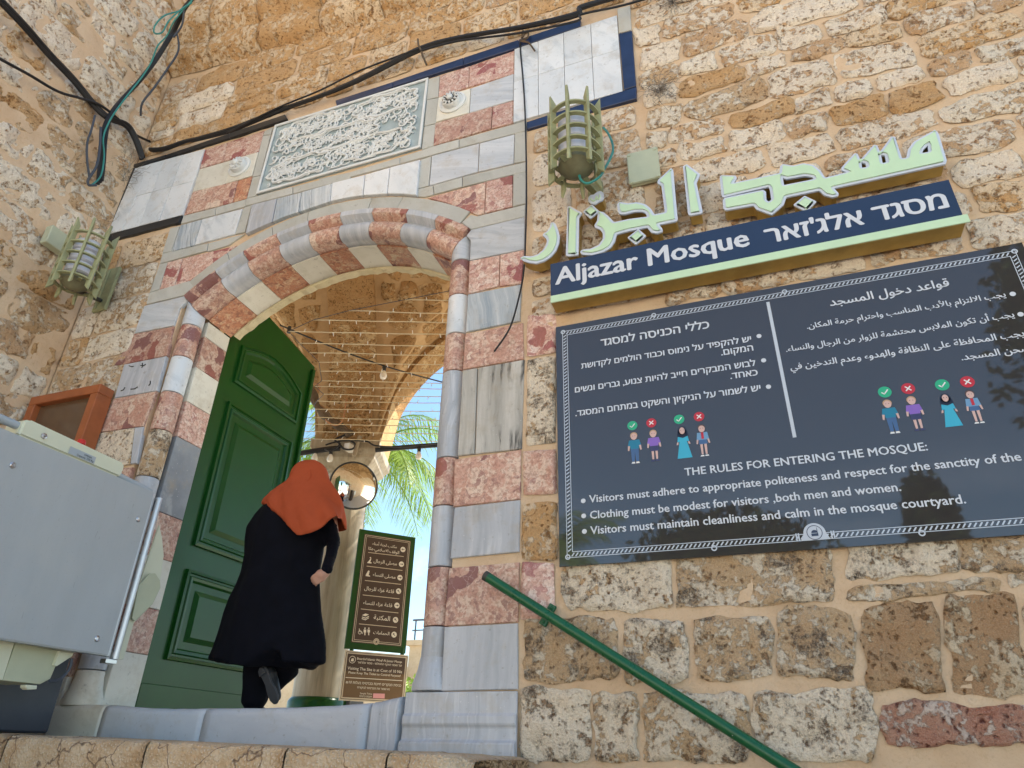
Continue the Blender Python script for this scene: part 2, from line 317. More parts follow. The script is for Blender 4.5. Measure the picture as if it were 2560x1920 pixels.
class G:                                                            # collects geometry of one mesh
    def __init__(s): s.v = []; s.f = []
    def add(s, vs, fs):
        n = len(s.v); s.v += [tuple(v) for v in vs]; s.f += [tuple(i+n for i in f) for f in fs]; return s
    def box(s, a, b, rot=None, o=None):
        vs = [Vector((x, y, z)) for z in (a[2], b[2]) for y in (a[1], b[1]) for x in (a[0], b[0])]
        if rot is not None: o = Vector(o or (0, 0, 0)); vs = [rot @ (v-o)+o for v in vs]
        return s.add(vs, [(0, 2, 3, 1), (4, 5, 7, 6), (0, 1, 5, 4), (2, 6, 7, 3), (0, 4, 6, 2), (1, 3, 7, 5)])
    def tube(s, pts, r, n=8, cap=True, closed=False):
        pts = [Vector(p) for p in pts]; m = len(pts); rs = r if isinstance(r, (list, tuple)) else [r]*m; vs = []; fs = []; u = None
        for i, p in enumerate(pts):
            if closed: t = pts[(i+1) % m]-pts[i-1]
            else: t = pts[min(i+1, m-1)]-pts[max(i-1, 0)]
            t.normalize()
            if u is None: u = t.cross(Vector((.13, .31, .94))); 
            u = (u-t*u.dot(t))
            if u.length < 1e-5: u = t.orthogonal()
            u.normalize(); w_ = t.cross(u)
            vs += [p+(u*math.cos(2*math.pi*k/n)+w_*math.sin(2*math.pi*k/n))*rs[i] for k in range(n)]
        for i in range(m if closed else m-1):
            j = (i+1) % m
            fs += [(i*n+k, i*n+(k+1) % n, j*n+(k+1) % n, j*n+k) for k in range(n)]
        if cap and not closed: fs += [tuple(range(n))[::-1], tuple((m-1)*n+k for k in range(n))]
        return s.add(vs, fs)
    def lathe(s, prof, o=(0, 0, 0), n=24, ax=None):
        o = Vector(o); q = (Vector(ax).to_track_quat('Z', 'Y').to_matrix() if ax else Matrix.Identity(3)); vs = []; fs = []
        for r, z in prof: vs += [o+q @ Vector((r*math.cos(2*math.pi*k/n), r*math.sin(2*math.pi*k/n), z)) for k in range(n)]
        for i in range(len(prof)-1): fs += [(i*n+k, i*n+(k+1) % n, (i+1)*n+(k+1) % n, (i+1)*n+k) for k in range(n)]
        fs += [tuple(range(n))[::-1], tuple((len(prof)-1)*n+k for k in range(n))]
        return s.add(vs, fs)
    def prism(s, poly, d):                                           # polygon (3D points) swept by vector d
        n = len(poly); d = Vector(d); vs = [Vector(p) for p in poly]+[Vector(p)+d for p in poly]
        return s.add(vs, [tuple(range(n)), tuple(range(2*n-1, n-1, -1))]+[(i, i+n, (i+1) % n+n, (i+1) % n) for i in range(n)])
    def mk(s, name, m, parent=None, smooth=False, kind=None, bevel=0, seg=1):
        me = bpy.data.meshes.new(name); me.from_pydata(s.v, [], s.f); me.update()
        bm = bmesh.new(); bm.from_mesh(me); bmesh.ops.recalc_face_normals(bm, faces=bm.faces)
        if bevel: bmesh.ops.bevel(bm, geom=[e for e in bm.edges if e.calc_face_angle(0) > .6], offset=bevel, segments=seg, affect='EDGES', clamp_overlap=True)
        bm.to_mesh(me); bm.free()
        o = mko(name, me, m, parent, smooth, kind)
        if smooth:
            try: me.set_sharp_from_angle(angle=R_(38))
            except Exception: pass
        return o
def spline(pts, k=6):
    pts = [Vector(p) for p in pts]; out = []
    for i in range(len(pts)-1):
        p0 = pts[max(i-1, 0)]; p1 = pts[i]; p2 = pts[i+1]; p3 = pts[min(i+2, len(pts)-1)]
        for j in range(k):
            t = j/k; out.append(.5*((2*p1)+(p2-p0)*t+(2*p0-5*p1+4*p2-p3)*t*t+(3*p1-p0-3*p2+p3)*t**3))
    return out+[pts[-1]]
def slab(name, poly, m, parent, front=0.0, thick=.035, bev=.004, N=Vector((0, -1, 0))):
    """a stone slab: polygon in the wall plane, arrised edges"""
    poly = [Vector(p) for p in poly]; c = sum(poly, Vector())/len(poly); n = len(poly)
    # orient
    area = sum(((poly[i]-c).cross(poly[(i+1) % n]-c)).dot(N) for i in range(n))
    if area < 0: poly = poly[::-1]
    f = front+random.uniform(-.0015, .0015); gap = .0018
    def inset(d):
        out = []
        for i in range(n):
            a, b, e = poly[i-1], poly[i], poly[(i+1) % n]
            d1 = (b-a).normalized(); d2 = (e-b).normalized(); n1 = N.cross(d1); n2 = N.cross(d2); bi = (n1+n2)
            if bi.length < 1e-4: bi = n1
            bi.normalize(); out.append(b+bi*d/max(.35, bi.dot(n1)))
        return out
    a = inset(gap+bev); b = inset(gap); vs = [p+N*f for p in a]+[p+N*(f-bev*.8) for p in b]+[p+N*(f-thick) for p in b]
    fs = [tuple(range(n))]+[(i, i+n, (i+1) % n+n, (i+1) % n) for i in range(n)]+[(i+n, i+2*n, (i+1) % n+2*n, (i+1) % n+n) for i in range(n)]+[tuple(range(3*n-1, 2*n-1, -1))]
    me = bpy.data.meshes.new(name); me.from_pydata([tuple(v) for v in vs], [], fs)
    bm = bmesh.new(); bm.from_mesh(me); bmesh.ops.recalc_face_normals(bm, faces=bm.faces); bm.to_mesh(me); bm.free()
    return mko(name, me, m, parent)
def lerp(a, b, t): return a+(b-a)*t

# ------------------------------------------------------------------ rubble stones
def stone(quad, m, parent, N, depth=.03, nx=14, ny=10, name='stone', rough=.012, rnd=.10, jag=.012):
    """quad: bottom-left, bottom-right, top-right, top-left points in the wall plane"""
    q = [Vector(p) for p in quad]; U = (q[1]-q[0]).normalized(); V = N.cross(U) if N.cross(U).z*1 > 0 or True else None
    V = (q[3]-q[0]).normalized(); sd = random.uniform(0, 90); vs = []; fs = []
    tilt = random.uniform(-.006, .006); k1 = random.uniform(.6, 1.5)*rnd; k2 = random.uniform(.6, 1.5)*rnd
    cvx = [random.uniform(-1, 1)*jag*1.2 for _ in range(8)]; hole = random.random() < .45
    for j in range(ny+1):
        t = -1+2*j/ny; t = math.copysign(abs(t)**.75, t)
        for i in range(nx+1):
            s_ = -1+2*i/nx; s_ = math.copysign(abs(s_)**.75, s_); s2 = s_*(1-k1*t**8); t2 = t*(1-k2*s_**8)
            a = lerp(q[0], q[1], (s2+1)/2); b = lerp(q[3], q[2], (s2+1)/2); p = lerp(a, b, (t2+1)/2)
            mm = max(abs(s_), abs(t)); e = Vector((p.x*8+sd, p.y*8, p.z*8)); nv = noise.noise_vector(e); n2 = noise.noise_vector(e*3.3)
            w_ = 1 if mm > .6 else .3
            p = p+(U*(nv.x+.6*n2.x)+V*(nv.y+.6*n2.y))*jag*w_
            fr_ = noise.fractal(Vector((p.x*7+sd, p.y*7+3, p.z*7)), .9, 2.1, 5)
            if mm >= .999: h = -.006
            else:
                h = depth*(1-mm**14)*(.75+.25*nv.z)+tilt*s_+fr_*rough*1.5
                if hole: h -= max(0, noise.noise(Vector((p.x*5.3+sd*2, p.y*5.3, p.z*5.3)))-.12)*.07*(1-mm**6)
                h = max(h, -.0085)
            vs.append(p+N*h)
    for j in range(ny):
        for i in range(nx):
            a = j*(nx+1)+i; fs.append((a, a+1, a+nx+2, a+nx+1))
    return mk(name, vs, fs, m, parent, smooth=True)
def courses(x0, x1, z0, z1, rowh, lens, to3, skip=None, gap=.014, wav=.02, seed=1):
    """random coursed rubble: yields quads (2D mapped by to3)"""
    rg = random.Random(seed); zs = [z0]
    while zs[-1] < z1-rowh*.6: zs.append(zs[-1]+rg.uniform(.78, 1.25)*rowh)
    zs[-1] = max(z1, zs[-1]) if abs(zs[-1]-z1) > rowh*.5 else z1
    zb = lambda k, x: zs[k]+(noise.noise(Vector((x*1.3, k*7.3, seed)))*wav if 0 < k < len(zs)-1 else 0)
    for k in range(len(zs)-1):
        x = x0+rg.uniform(0, .0)
        first = True
        while x < x1-.05:
            l = rg.uniform(*lens)*(zs[k+1]-zs[k])/rowh**1.0
            if first: l *= rg.uniform(.5, 1); first = False
            xe = x+l
            if x1-xe < lens[0]*.6: xe = x1
            sl = rg.uniform(-.02, .02); g = gap*rg.uniform(.6, 1.5)
            qd = [(x+g, zb(k, x)+g), (xe-g, zb(k, xe)+g), (xe-g+sl, zb(k+1, xe)-g), (x+g+sl*.6, zb(k+1, x)-g)]
            c = ((x+xe)/2, (zs[k]+zs[k+1])/2)
            if not (skip and skip(*c)): 
                # sometimes two thin stones instead of one tall
                if rg.random() < .12 and zs[k+1]-zs[k] > rowh*.95 and l > .2:
                    mL = lerp(qd[0][1], qd[3][1], .5); mR = lerp(qd[1][1], qd[2][1], .5)
                    yield [to3(*p) for p in (qd[0], qd[1], (qd[2][0], mR-g*.7), (qd[3][0], mL-g*.7))]
                    yield [to3(*p) for p in ((qd[3][0], mL+g*.7), (qd[2][0], mR+g*.7), qd[2], qd[3])]
                else: yield [to3(*p) for p in qd]
            x = xe
def sheet(name, x0, x1, zlo, zhi, to3, N, m, parent, step=.045, amp=.008):
    """slightly uneven mortar face between two height functions"""
    nx = max(2, int((x1-x0)/step)); vs = []; fs = []
    ny = max(2, int((max(zhi(x0), zhi(x1))-min(zlo(x0), zlo((x0+x1)/2)))/step))
    for j in range(ny+1):
        for i in range(nx+1):
            x = lerp(x0, x1, i/nx); z = lerp(zlo(x), zhi(x), j/ny); p = Vector(to3(x, z))
            vs.append(p+N*noise.fractal(Vector((p.x*4, p.y*4, p.z*4)), 1, 2, 3)*amp*(0 if i in (0, nx) or j in (0, ny) else 1))
    for j in range(ny):
        for i in range(nx): a = j*(nx+1)+i; fs.append((a, a+1, a+nx+2, a+nx+1))
    return mk(name, vs, fs, m, parent, smooth=True)

NW = Vector((0, -1, 0)); CX = -2.827; CZ = H0+1.829; RO = 1.879; DJ = 1.258; TOP = H0+10.5
# ------------------------------------------------------------------ ground, courtyard
o = mk('ground', [(-400, -400, 0), (400, -400, 0), (400, 400, 0), (-400, 400, 0)], [(0, 1, 2, 3)], 'paving'); tag(o, kind='structure')
YF = H0+.17
g = G(); g.box((-40, .46, .01), (40, 60, YF)); tag(g.mk('courtyard', 'paving'), kind='structure')
# steps: landing and steps wrapping down to the front and right
st = empty('steps', (-3, -.4, 0), kind='structure')
def zland(x): return H0+lerp(.052, .003, min(1, max(0, (x+3.55)/2.45)))
bx = [-5.29]+[P('S', a, b, -.75).x for a, b in ((25, 1835), (373, 1850), (717, 1862), (971, 1874))]+[-1.10]
bx = [-5.29, -4.45]+bx[1:]
for i in range(len(bx)-1):
    a, b = bx[i]+.004, bx[i+1]-.004; n = 14; vs = []; fs = []
    prof = [(-.03, -.002), (-.60, .0), (-.70, -.001), (-.738, -.006), (-.752, -.022), (-.756, -.06), (-.755, -.16)]
    for j in range(n+1):
        x = lerp(a, b, j/n); 
        for (yy, zz) in prof:
            xr = 0
            if i == len(bx)-2:                        # rounded nosing of the last block
                t = max(0, (x-(b-.13))/.13); yy2 = yy if yy > -.5 else yy+.09*t*t; zz2 = zz-.018*t**3
            else: yy2, zz2 = yy, zz
            q = Vector((x*6, yy*6, zz*6)); vs.append((x, yy2+noise.noise(q)*.007, zland(x)+zz2+noise.fractal(q*1.7, 1, 2, 3)*.006))
    m_ = len(prof)
    for j in range(n):
        for k in range(m_-1): fs.append((j*m_+k, j*m_+k+1, (j+1)*m_+k+1, (j+1)*m_+k))
    vs += [(a, -.03, zland(a)-.16), (b, -.03, zland(b)-.16)]
    fs.append(tuple(range(m_))+(len(vs)-2,)); fs.append(tuple(range(n*m_, (n+1)*m_))[::-1]+(len(vs)-1,))
    mk('stone_block', vs, fs, 'hammered', st, smooth=True)
for k in range(1, 9):
    g = G(); z = H0-.0-.165*k
    g.box((-5.29, -.752-.3*k, max(.012, z-.17)), (-1.09+.3*k, -.02, z-.003)); g.mk('step', 'hammered', st, bevel=.015)
g = G(); g.box((-5.28, -.70, .02), (-1.14, -.02, H0-.17)); g.mk('step_core', 'hammered', st)

# ------------------------------------------------------------------ the great wall
W = empty('wall', (0, 0, 0), 'sandy rubble stone wall with worn blocks holding the marble gateway and the signs', 'wall')
g = G(); g.box((-5.9, .016, 0), (CX-DJ-.01, .44, TOP)); g.box((CX+DJ+.01, .016, 0), (16, .44, TOP));  # right end and top lie out of view, sized for the shadow they cast
arcpts = [(CX+RO*1.003*math.sin(a), CZ+RO*1.003*math.cos(a)) for a in [lerp(-R_(42), R_(42), i/24) for i in range(25)]]
for i in range(24):
    (xa, za), (xb, zb_) = arcpts[i], arcpts[i+1]
    g.prism([(xa, .016, za), (xb, .016, zb_), (xb, .016, TOP), (xa, .016, TOP)], (0, .424, 0))
for sgn in (-1, 1):
    xa = CX+sgn*(DJ+.01); xb = CX+sgn*RO*1.003*math.sin(R_(42)); zz = CZ+RO*math.cos(R_(42))
    if abs(xa-CX) > abs(xb-CX): g.box((min(xa, xb), .016, zz), (max(xa, xb), .44, TOP))
g.mk('wall_core', 'mortar', W)
zt = lambda x: TOP
zarch = lambda x: CZ+math.sqrt(max(.01, RO**2*1.006-(x-CX)**2))
tw = lambda x, z: (x, .012, z)
sheet('mortar', -5.3, -4.47, lambda x: H0-1.5, zt, tw, NW, 'mortar', W)
sheet('mortar', -1.19, 5.2, lambda x: .03, lambda x: H0+6.2, tw, NW, 'mortar', W)
sheet('mortar', -4.47, -1.19, lambda x: H0+5.0, zt, tw, NW, 'mortar', W)
mk('mortar', [(-1.19, .012, H0+6.2), (15.9, .012, H0+6.2), (15.9, .012, TOP), (-1.19, .012, TOP)], [(0, 1, 2, 3)], 'mortar', W)
mk('mortar', [(5.2, .012, 0.03), (15.9, .012, .03), (15.9, .012, H0+6.2), (5.2, .012, H0+6.2)], [(0, 1, 2, 3)], 'mortar', W)

w0 = lambda x, z: (x, .0, z)
# right wall, above and around the signs
in_board = lambda x, z: (-.8 < x < 1.34 and z < H0+2.2) 
for qd in courses(-.31, 4.1, H0+2.28, H0+5.9, .215, (.27, .55), w0, gap=.010, wav=.05, seed=3):
    stone(qd, random.choice(['rubble']*5+['rubble_left', 'rubble_orange']), W, NW, depth=random.uniform(.005, .016), rnd=.10, jag=.026, rough=.016)
for qd in courses(1.46, 4.1, H0+.86, H0+2.26, .25, (.3, .5), w0, seed=5):
    stone(qd, 'rubble', W, NW, depth=random.uniform(.006, .028), rnd=.14, jag=.02, rough=.016)
for qd in courses(-1.13, -.34, H0+2.35, H0+4.04, .34, (.34, .5), w0, gap=.013, wav=.02, seed=11):
    stone(qd, 'rubble', W, NW, depth=.012, rnd=.08, jag=.012)
# strip under the letter sign
for qd in courses(-.95, 1.4, H0+2.2, H0+2.27, .09, (.4, .6), w0, seed=21): pass
# below the board and beside the pier, surveyed block by block
def tq(tl, pts): return [P(tl, x, y, 0) for x, y in pts]
low = [('t', [(225, 985), (690, 975), (690, 730), (215, 765)]), ('t', [(700, 970), (1400, 935), (1385, 690), (705, 725)]), ('t', [(1440, 850), (1925, 820), (1925, 660), (1440, 690)]),
       ('t', [(1945, 810), (2300, 800), (2330, 640), (1945, 660)]), ('t', [(1450, 940), (2120, 890), (2110, 835), (1450, 870)]), ('t', [(2150, 880), (2500, 870), (2500, 815), (2140, 830)]),
       ('t', [(45, 1290), (455, 1290), (450, 1015), (55, 1000)]), ('t', [(480, 1290), (770, 1290), (750, 1015), (480, 1010)]), ('t', [(800, 1280), (1135, 1275), (1110, 1000), (785, 1005)]),
       ('t', [(1155, 1270), (1495, 1270), (1470, 970), (1130, 965)]), ('t', [(1530, 1310), (1880, 1340), (1830, 930), (1510, 965)]), ('t', [(1905, 1340), (2250, 1350), (2170, 890), (1855, 915)]),
       ('t', [(2280, 1350), (2560, 1360), (2500, 885), (2200, 890)]), ('t', [(35, 1640), (335, 1640), (335, 1325), (35, 1315)]), ('t', [(355, 1640), (550, 1640), (545, 1330), (350, 1325)]),
       ('t', [(570, 1640), (1025, 1620), (1020, 1330), (560, 1330)]), ('t', [(1050, 1600), (1590, 1640), (1560, 1300), (1035, 1330)]), ('t', [(1610, 1560), (2300, 1560), (2290, 1390), (1590, 1370)])]
for i, (tl, pts) in enumerate(low):
    stone(tq(tl, pts), 'rubble_brown' if i in (10, 11) else ('rubble_red' if i == 17 else 'rubble_low'), W, NW, depth=random.uniform(.003, .010), nx=20, ny=14, rough=.012, rnd=.05, jag=.022)
for tl, pts, mm in [('E', [(970, 278), (1195, 250), (1195, -60), (975, -40)], 'pink'), ('E', [(968, 965), (1195, 945), (1195, 268), (975, 300)], 'rubble_low'),
                    ('E', [(940, 1350), (1205, 1330), (1200, 985), (945, 1005)], 'red'), ('F', [(838, 222), (1085, 222), (1080, -185), (838, -170)], 'rubble_orange'), ('F', [(828, 640), (1062, 632), (1058, 232), (832, 240)], 'pink')]:
    stone(tq(tl, pts), mm, W, NW, depth=.012, nx=12, ny=14, rough=.008, rnd=.03, jag=.008)
for qd in courses(2.05, 4.1, H0-.07, H0+.84, .32, (.4, .7), w0, seed=9): stone(qd, 'rubble_low', W, NW, depth=.008, rnd=.06, jag=.02)
for qd in courses(-1.13, 4.1, .05, H0-.10, .46, (.6, 1.0), w0, seed=8): stone(qd, 'rubble_low', W, NW, depth=.02)
# above the gateway: larger orange blocks
for qd in courses(-5.27, -.34, H0+5.2, H0+6.15, .26, (.36, .72), w0, gap=.01, wav=.04, seed=14):
    stone(qd, random.choice(['rubble_orange']*4+['rubble']), W, NW, depth=random.uniform(.012, .04), rnd=.08, jag=.015, rough=.02)
for qd in courses(-5.27, -.34, H0+6.95, H0+9.0, .34, (.5, .95), w0, gap=.01, wav=.03, seed=15):
    stone(qd, 'rubble_orange', W, NW, depth=random.uniform(.03, .05), rnd=.06, rough=.02)
for qd in courses(-5.27, -4.50, H0-.1, H0+4.05, .36, (.4, .62), w0, gap=.008, wav=.02, seed=16):
    stone(qd, random.choice(['rubble_orange', 'rubble_left']), W, NW, depth=.012, rnd=.05, rough=.018)
# swelling springer course high above the gateway
def zc(x): return H0+6.06+.085*max(0, -(x+1.6))**1.25*.9
xs = [-5.28, -4.7, -4.05, -3.3, -2.6, -1.9, -1.25]
for i in range(len(xs)-1):
    a, b = xs[i]+.006, xs[i+1]-.006; vs = []; fs = []; n = 12
    prof = [(.005, -.01), (-.05, .02), (-.12, .06), (-.15, .13), (-.155, .24), (-.15, .29), (-.135, .31), (-.17, .34), (-.24, .42), (-.28, .52), (-.29, .66), (-.27, .8), (-.2, .86), (0.005, .88)]
    for j in range(n+1):
        x = lerp(a, b, j/n); edge = 1-.12*(abs(2*j/n-1)**12); f = min(1, max(.15, (-.9-x)/.9))
        for yy, zz in prof:
            q = Vector((x*2.6, yy*3, zz*4)); vs.append((x, yy*edge*f+noise.fractal(q, 1, 2, 4)*.03*(yy < 0), zc(x)+zz+noise.noise(q*1.3)*.02))
    m_ = len(prof)
    for j in range(n):
        for k in range(m_-1): fs.append((j*m_+k, (j+1)*m_+k, (j+1)*m_+k+1, j*m_+k+1))
    fs.append(tuple(range(m_))); fs.append(tuple(range(n*m_, (n+1)*m_))[::-1])
    mk('moulded_stone', vs, fs, 'rubble_orange', W, smooth=True)

# past the 300 stones that show largest, the rest of the wall's stones are one joined part
def shown(o):
    b = [v.co for v in o.data.vertices]; pts = []
    for c in (b[0], b[14 if len(b) < 200 else 20], b[-1], b[-15 if len(b) < 200 else -21]):
        d = c-CAM; z = d.dot(fwd)
        if z < .1: return 0
        pts.append((d.dot(RT)/z*FPX+1280, 960-d.dot(UP)/z*FPX))
    if not any(-40 < x < 2600 and -40 < y < 1960 for x, y in pts): return 0
    return abs(sum(pts[i-1][0]*pts[i][1]-pts[i][0]*pts[i-1][1] for i in range(4)))/2
stl = sorted([c for c in W.children if c.name.startswith('stone')], key=shown)
rest = stl[:max(0, len(stl)-290)]
if rest:
    vs = []; fs = []; mi = []; mats = []
    for o in rest:
        n0 = len(vs); vs += [tuple(v.co) for v in o.data.vertices]; m_ = o.data.materials[0]
        if m_ not in mats: mats.append(m_)
        fs += [tuple(k+n0 for k in p.vertices) for p in o.data.polygons]; mi += [mats.index(m_)]*len(o.data.polygons); bpy.data.objects.remove(o)
    me = bpy.data.meshes.new('small_stones'); me.from_pydata(vs, [], fs)
    for m_ in mats: me.materials.append(m_)
    me.polygons.foreach_set('material_index', mi); me.polygons.foreach_set('use_smooth', [True]*len(fs)); me.update()
    o = bpy.data.objects.new('small_stones', me); COL.objects.link(o); setpar(o, W); o['kind'] = 'stuff'

# left return wall
W2 = empty('wall', (-5.3, -2, 0), 'rough rubble return wall at the left edge with big pale stones and hanging cables', 'wall')
NL = Vector((1, 0, 0)); tl3 = lambda y, z: (-5.3, y, z)
g = G(); g.box((-5.9, -9, 0), (-5.312, .014, TOP)); g.mk('wall_core', 'mortar', W2)
sheet('mortar', -4.0, 0, lambda x: .02, zt, lambda y, z: (-5.302, y, z), NL, 'mortar', W2, amp=.012)
for qd in courses(-2.9, -.02, H0+1.0, H0+8.2, .31, (.30, .6), tl3, gap=.009, wav=.07, seed=31):
    stone(qd, random.choice(['rubble_left']*3+['rubble', 'rubble_orange']), W2, NL, depth=random.uniform(.003, .022), rnd=.08, jag=.034, rough=.026)

# ------------------------------------------------------------------ marble gateway
PT = empty('gateway', (CX, 0, H0), 'arched marble gateway banded in red breccia and grey marble with a carved inscription panel', 'gateway')
def S(tl, pts, m, front=0.0, thick=.03, name='slab'): return slab(name, [P(tl, x, y, 0) for x, y in pts], m, PT, front, thick)
def grid(corners, us, vs_, m, front, name='tile'):
    a, b, c, d = corners                                         # TL TR BR BL
    for i in range(len(us)-1):
        for j in range(len(vs_)-1):
            f = lambda u, v: lerp(lerp(a, b, u), lerp(d, c, u), v)
            slab(name, [f(us[i], vs_[j]), f(us[i+1], vs_[j]), f(us[i+1], vs_[j+1]), f(us[i], vs_[j+1])], m, PT, front, .03, .002)
grid([P('A', 345, 490), P('A', 945, 325), P('A', 755, 895), P('A', 105, 1065)], [0, .21, .43, .70, 1], [0, .5, 1], 'white', .012)
grid([P('B', 1683, 295), P('r', 455, 70), P('r', 480, 400), P('B', 1673, 930)], [0, .24, .49, .75, 1], [0, .47, 1], 'white', .012)
for tl, pts, mm in [('A', [(300, 470), (615, 375), (608, 408), (345, 490)], 'black'), ('A', [(615, 375), (1160, 190), (1162, 235), (608, 408)], 'black'), ('A', [(1160, 190), (1640, 28), (1662, 70), (1162, 235)], 'black'),
                    ('A', [(300, 470), (345, 490), (105, 1065), (60, 1075)], 'black'), ('A', [(60, 1076), (105, 1066), (753, 898), (725, 965), (75, 1135)], 'black'),
                    ('B', [(138, 738), (635, 578), (640, 622), (150, 792)], 'navy'), ('B', [(635, 578), (1245, 370), (1248, 435), (640, 622)], 'navy'), ('B', [(1245, 370), (1720, 215), (1730, 280), (1248, 435)], 'navy'),
                    ('B', [(1720, 215), (2255, 40), (2255, 105), (1730, 280)], 'navy'), ('r', [(462, 152), (520, 138), (538, 378), (484, 395)], 'navy'), ('r', [(65, 532), (484, 397), (540, 380), (540, 432), (65, 564)], 'navy'),
                    ('r', [(455, 45), (512, 30), (518, 136), (462, 150)], 'strip')]: S(tl, pts, mm, .014)
SL = [('B', [(935, 545), (1035, 515), (1022, 700), (920, 722)], 'strip'), ('B', [(920, 722), (1022, 704), (1002, 925), (898, 950)], 'strip'), ('B', [(898, 952), (1000, 928), (980, 1120), (875, 1155)], 'strip'),
      ('B', [(1035, 515), (1290, 432), (1283, 612), (1022, 702)], 'pink'), ('B', [(1290, 432), (1680, 295), (1675, 495), (1283, 612)], 'pink'), ('B', [(1303, 625), (1675, 497), (1673, 725), (1290, 838)], 'grey_h'),
      ('B', [(995, 925), (1487, 780), (1478, 972), (978, 1120)], 'red'), ('B', [(1490, 780), (1672, 728), (1667, 925), (1480, 972)], 'pink'),
      ('B', [(690, 1218), (880, 1158), (978, 1123), (1202, 1062), (1200, 1138), (690, 1277)], 'strip'), ('B', [(1204, 1062), (1785, 900), (1785, 990), (1200, 1138)], 'strip'), ('B', [(255, 1348), (690, 1218), (690, 1277), (250, 1392)], 'strip'), ('B', [(-10, 1405), (255, 1348), (250, 1392), (-10, 1465)], 'strip'),
      ('B', [(965, 1205), (1375, 1097), (1362, 1345), (942, 1465)], 'grey_h'), ('B', [(1378, 1096), (1680, 1018), (1673, 1272), (1365, 1345)], 'grey_h'), ('B', [(1682, 1012), (1785, 992), (1782, 1253), (1675, 1272)], 'strip'), ('B', [(865, 1240), (962, 1208), (940, 1465), (838, 1492)], 'strip'),
      ('B', [(835, 1495), (975, 1460), (983, 1540), (905, 1562), (830, 1558)], 'strip'), ('B', [(978, 1460), (1230, 1388), (1228, 1475), (985, 1540)], 'strip'), ('B', [(1235, 1386), (1782, 1255), (1780, 1342), (1228, 1475)], 'strip'),
      ('C', [(925, 326), (1432, 185), (1420, 462), (1357, 475), (1240, 425), (1080, 367)], 'red'), ('C', [(1437, 182), (1665, 128), (1662, 402), (1422, 460)], 'pink'), ('C', [(1668, 122), (1782, 98), (1780, 375), (1664, 400)], 'strip'),
      ('A', [(1275, 825), (1345, 800), (1285, 1037), (1200, 1055)], 'strip'), ('A', [(1297, 748), (1697, 643), (1697, 707), (1290, 812)], 'strip'), ('A', [(1700, 643), (2200, 518), (2200, 575), (1700, 705)], 'strip'),
      ('A', [(1455, 165), (1530, 125), (1508, 195), (1440, 200)], 'strip'), ('A', [(1440, 202), (1508, 197), (1420, 545), (1352, 560)], 'strip'), ('A', [(1350, 562), (1418, 548), (1385, 720), (1300, 745)], 'strip'),
      ('A', [(942, 325), (1136, 262), (1095, 428), (893, 490)], 'pink'), ('A', [(1137, 262), (1452, 162), (1405, 345), (1097, 428)], 'pink'), ('A', [(893, 492), (1172, 412), (1110, 625), (835, 687)], 'cream'),
      ('A', [(835, 688), (1225, 590), (1175, 782), (758, 890)], 'red'), ('A', [(1228, 590), (1350, 553), (1298, 747), (1178, 780)], 'soffit_red'), ('A', [(752, 893), (1036, 822), (1026, 890), (728, 965)], 'strip'), ('A', [(1037, 822), (1297, 750), (1290, 815), (1030, 890)], 'strip'),
      ('A', [(640, 1003), (722, 982), (650, 1205), (570, 1222)], 'strip'), ('A', [(730, 975), (915, 925), (850, 1150), (650, 1205)], 'grey_s'), ('A', [(917, 925), (1267, 833), (1200, 1055), (852, 1150)], 'white'),
      ('A', [(572, 1222), (970, 1130), (957, 1197), (548, 1312)], 'strip'), ('A', [(970, 1130), (1290, 1048), (1140, 1152), (960, 1205)], 'strip'), ('A', [(548, 1313), (617, 1298), (545, 1532), (460, 1560)], 'strip'),
      ('A', [(617, 1298), (748, 1262), (678, 1510), (547, 1537)], 'pink'), ('A', [(750, 1262), (1215, 1150), (1135, 1215), (805, 1457), (678, 1508)], 'pink'), ('A', [(460, 1560), (805, 1457), (842, 1505), (760, 1585), (432, 1662)], 'strip'),
      ('D', [(408, 430), (758, 345), (788, 380), (722, 452), (672, 600), (330, 668)], 'grey_h'), ('D', [(322, 672), (673, 603), (612, 860), (235, 935), (150, 950)], 'red'), ('D', [(240, 935), (606, 862), (525, 1163), (155, 1228)], 'grey_v'),
      ('D', [(150, 1230), (520, 1165), (408, 1470), (20, 1525)], 'red'), ('D', [(15, 1530), (330, 1480), (290, 1800), (-60, 1860)], 'rubble_low'), ('D', [(332, 1480), (408, 1472), (350, 1790), (292, 1798)], 'grey_v'),
      ('C', [(1302, 600), (1768, 487), (1765, 770), (1292, 865), (1297, 692), (1262, 650)], 'grey_h'), ('C', [(1290, 870), (1553, 818), (1545, 1088), (1278, 1157)], 'pink'), ('C', [(1556, 817), (1768, 772), (1740, 1068), (1548, 1088)], 'pink'),
      ('C', [(1276, 1160), (1743, 1070), (1727, 1390), (1257, 1487)], 'grey_s'), ('E', [(500, 105), (945, 18), (950, 298), (480, 380)], 'red'), ('E', [(480, 385), (594, 366), (572, 1030), (440, 1045)], 'stained'), ('E', [(597, 364), (955, 300), (935, 990), (575, 1030)], 'stained'),
      ('E', [(415, 1070), (930, 993), (925, 1376), (405, 1435)], 'red'), ('E', [(415, 1437), (923, 1378), (918, 1782), (382, 1834)], 'grey_v'), ('F', [(338, 275), (826, 233), (817, 652), (302, 680)], 'red'), ('F', [(305, 682), (815, 654), (815, 1118), (283, 1130)], 'grey_v')]
for tl, pts, mm in SL: S(tl, pts, mm)
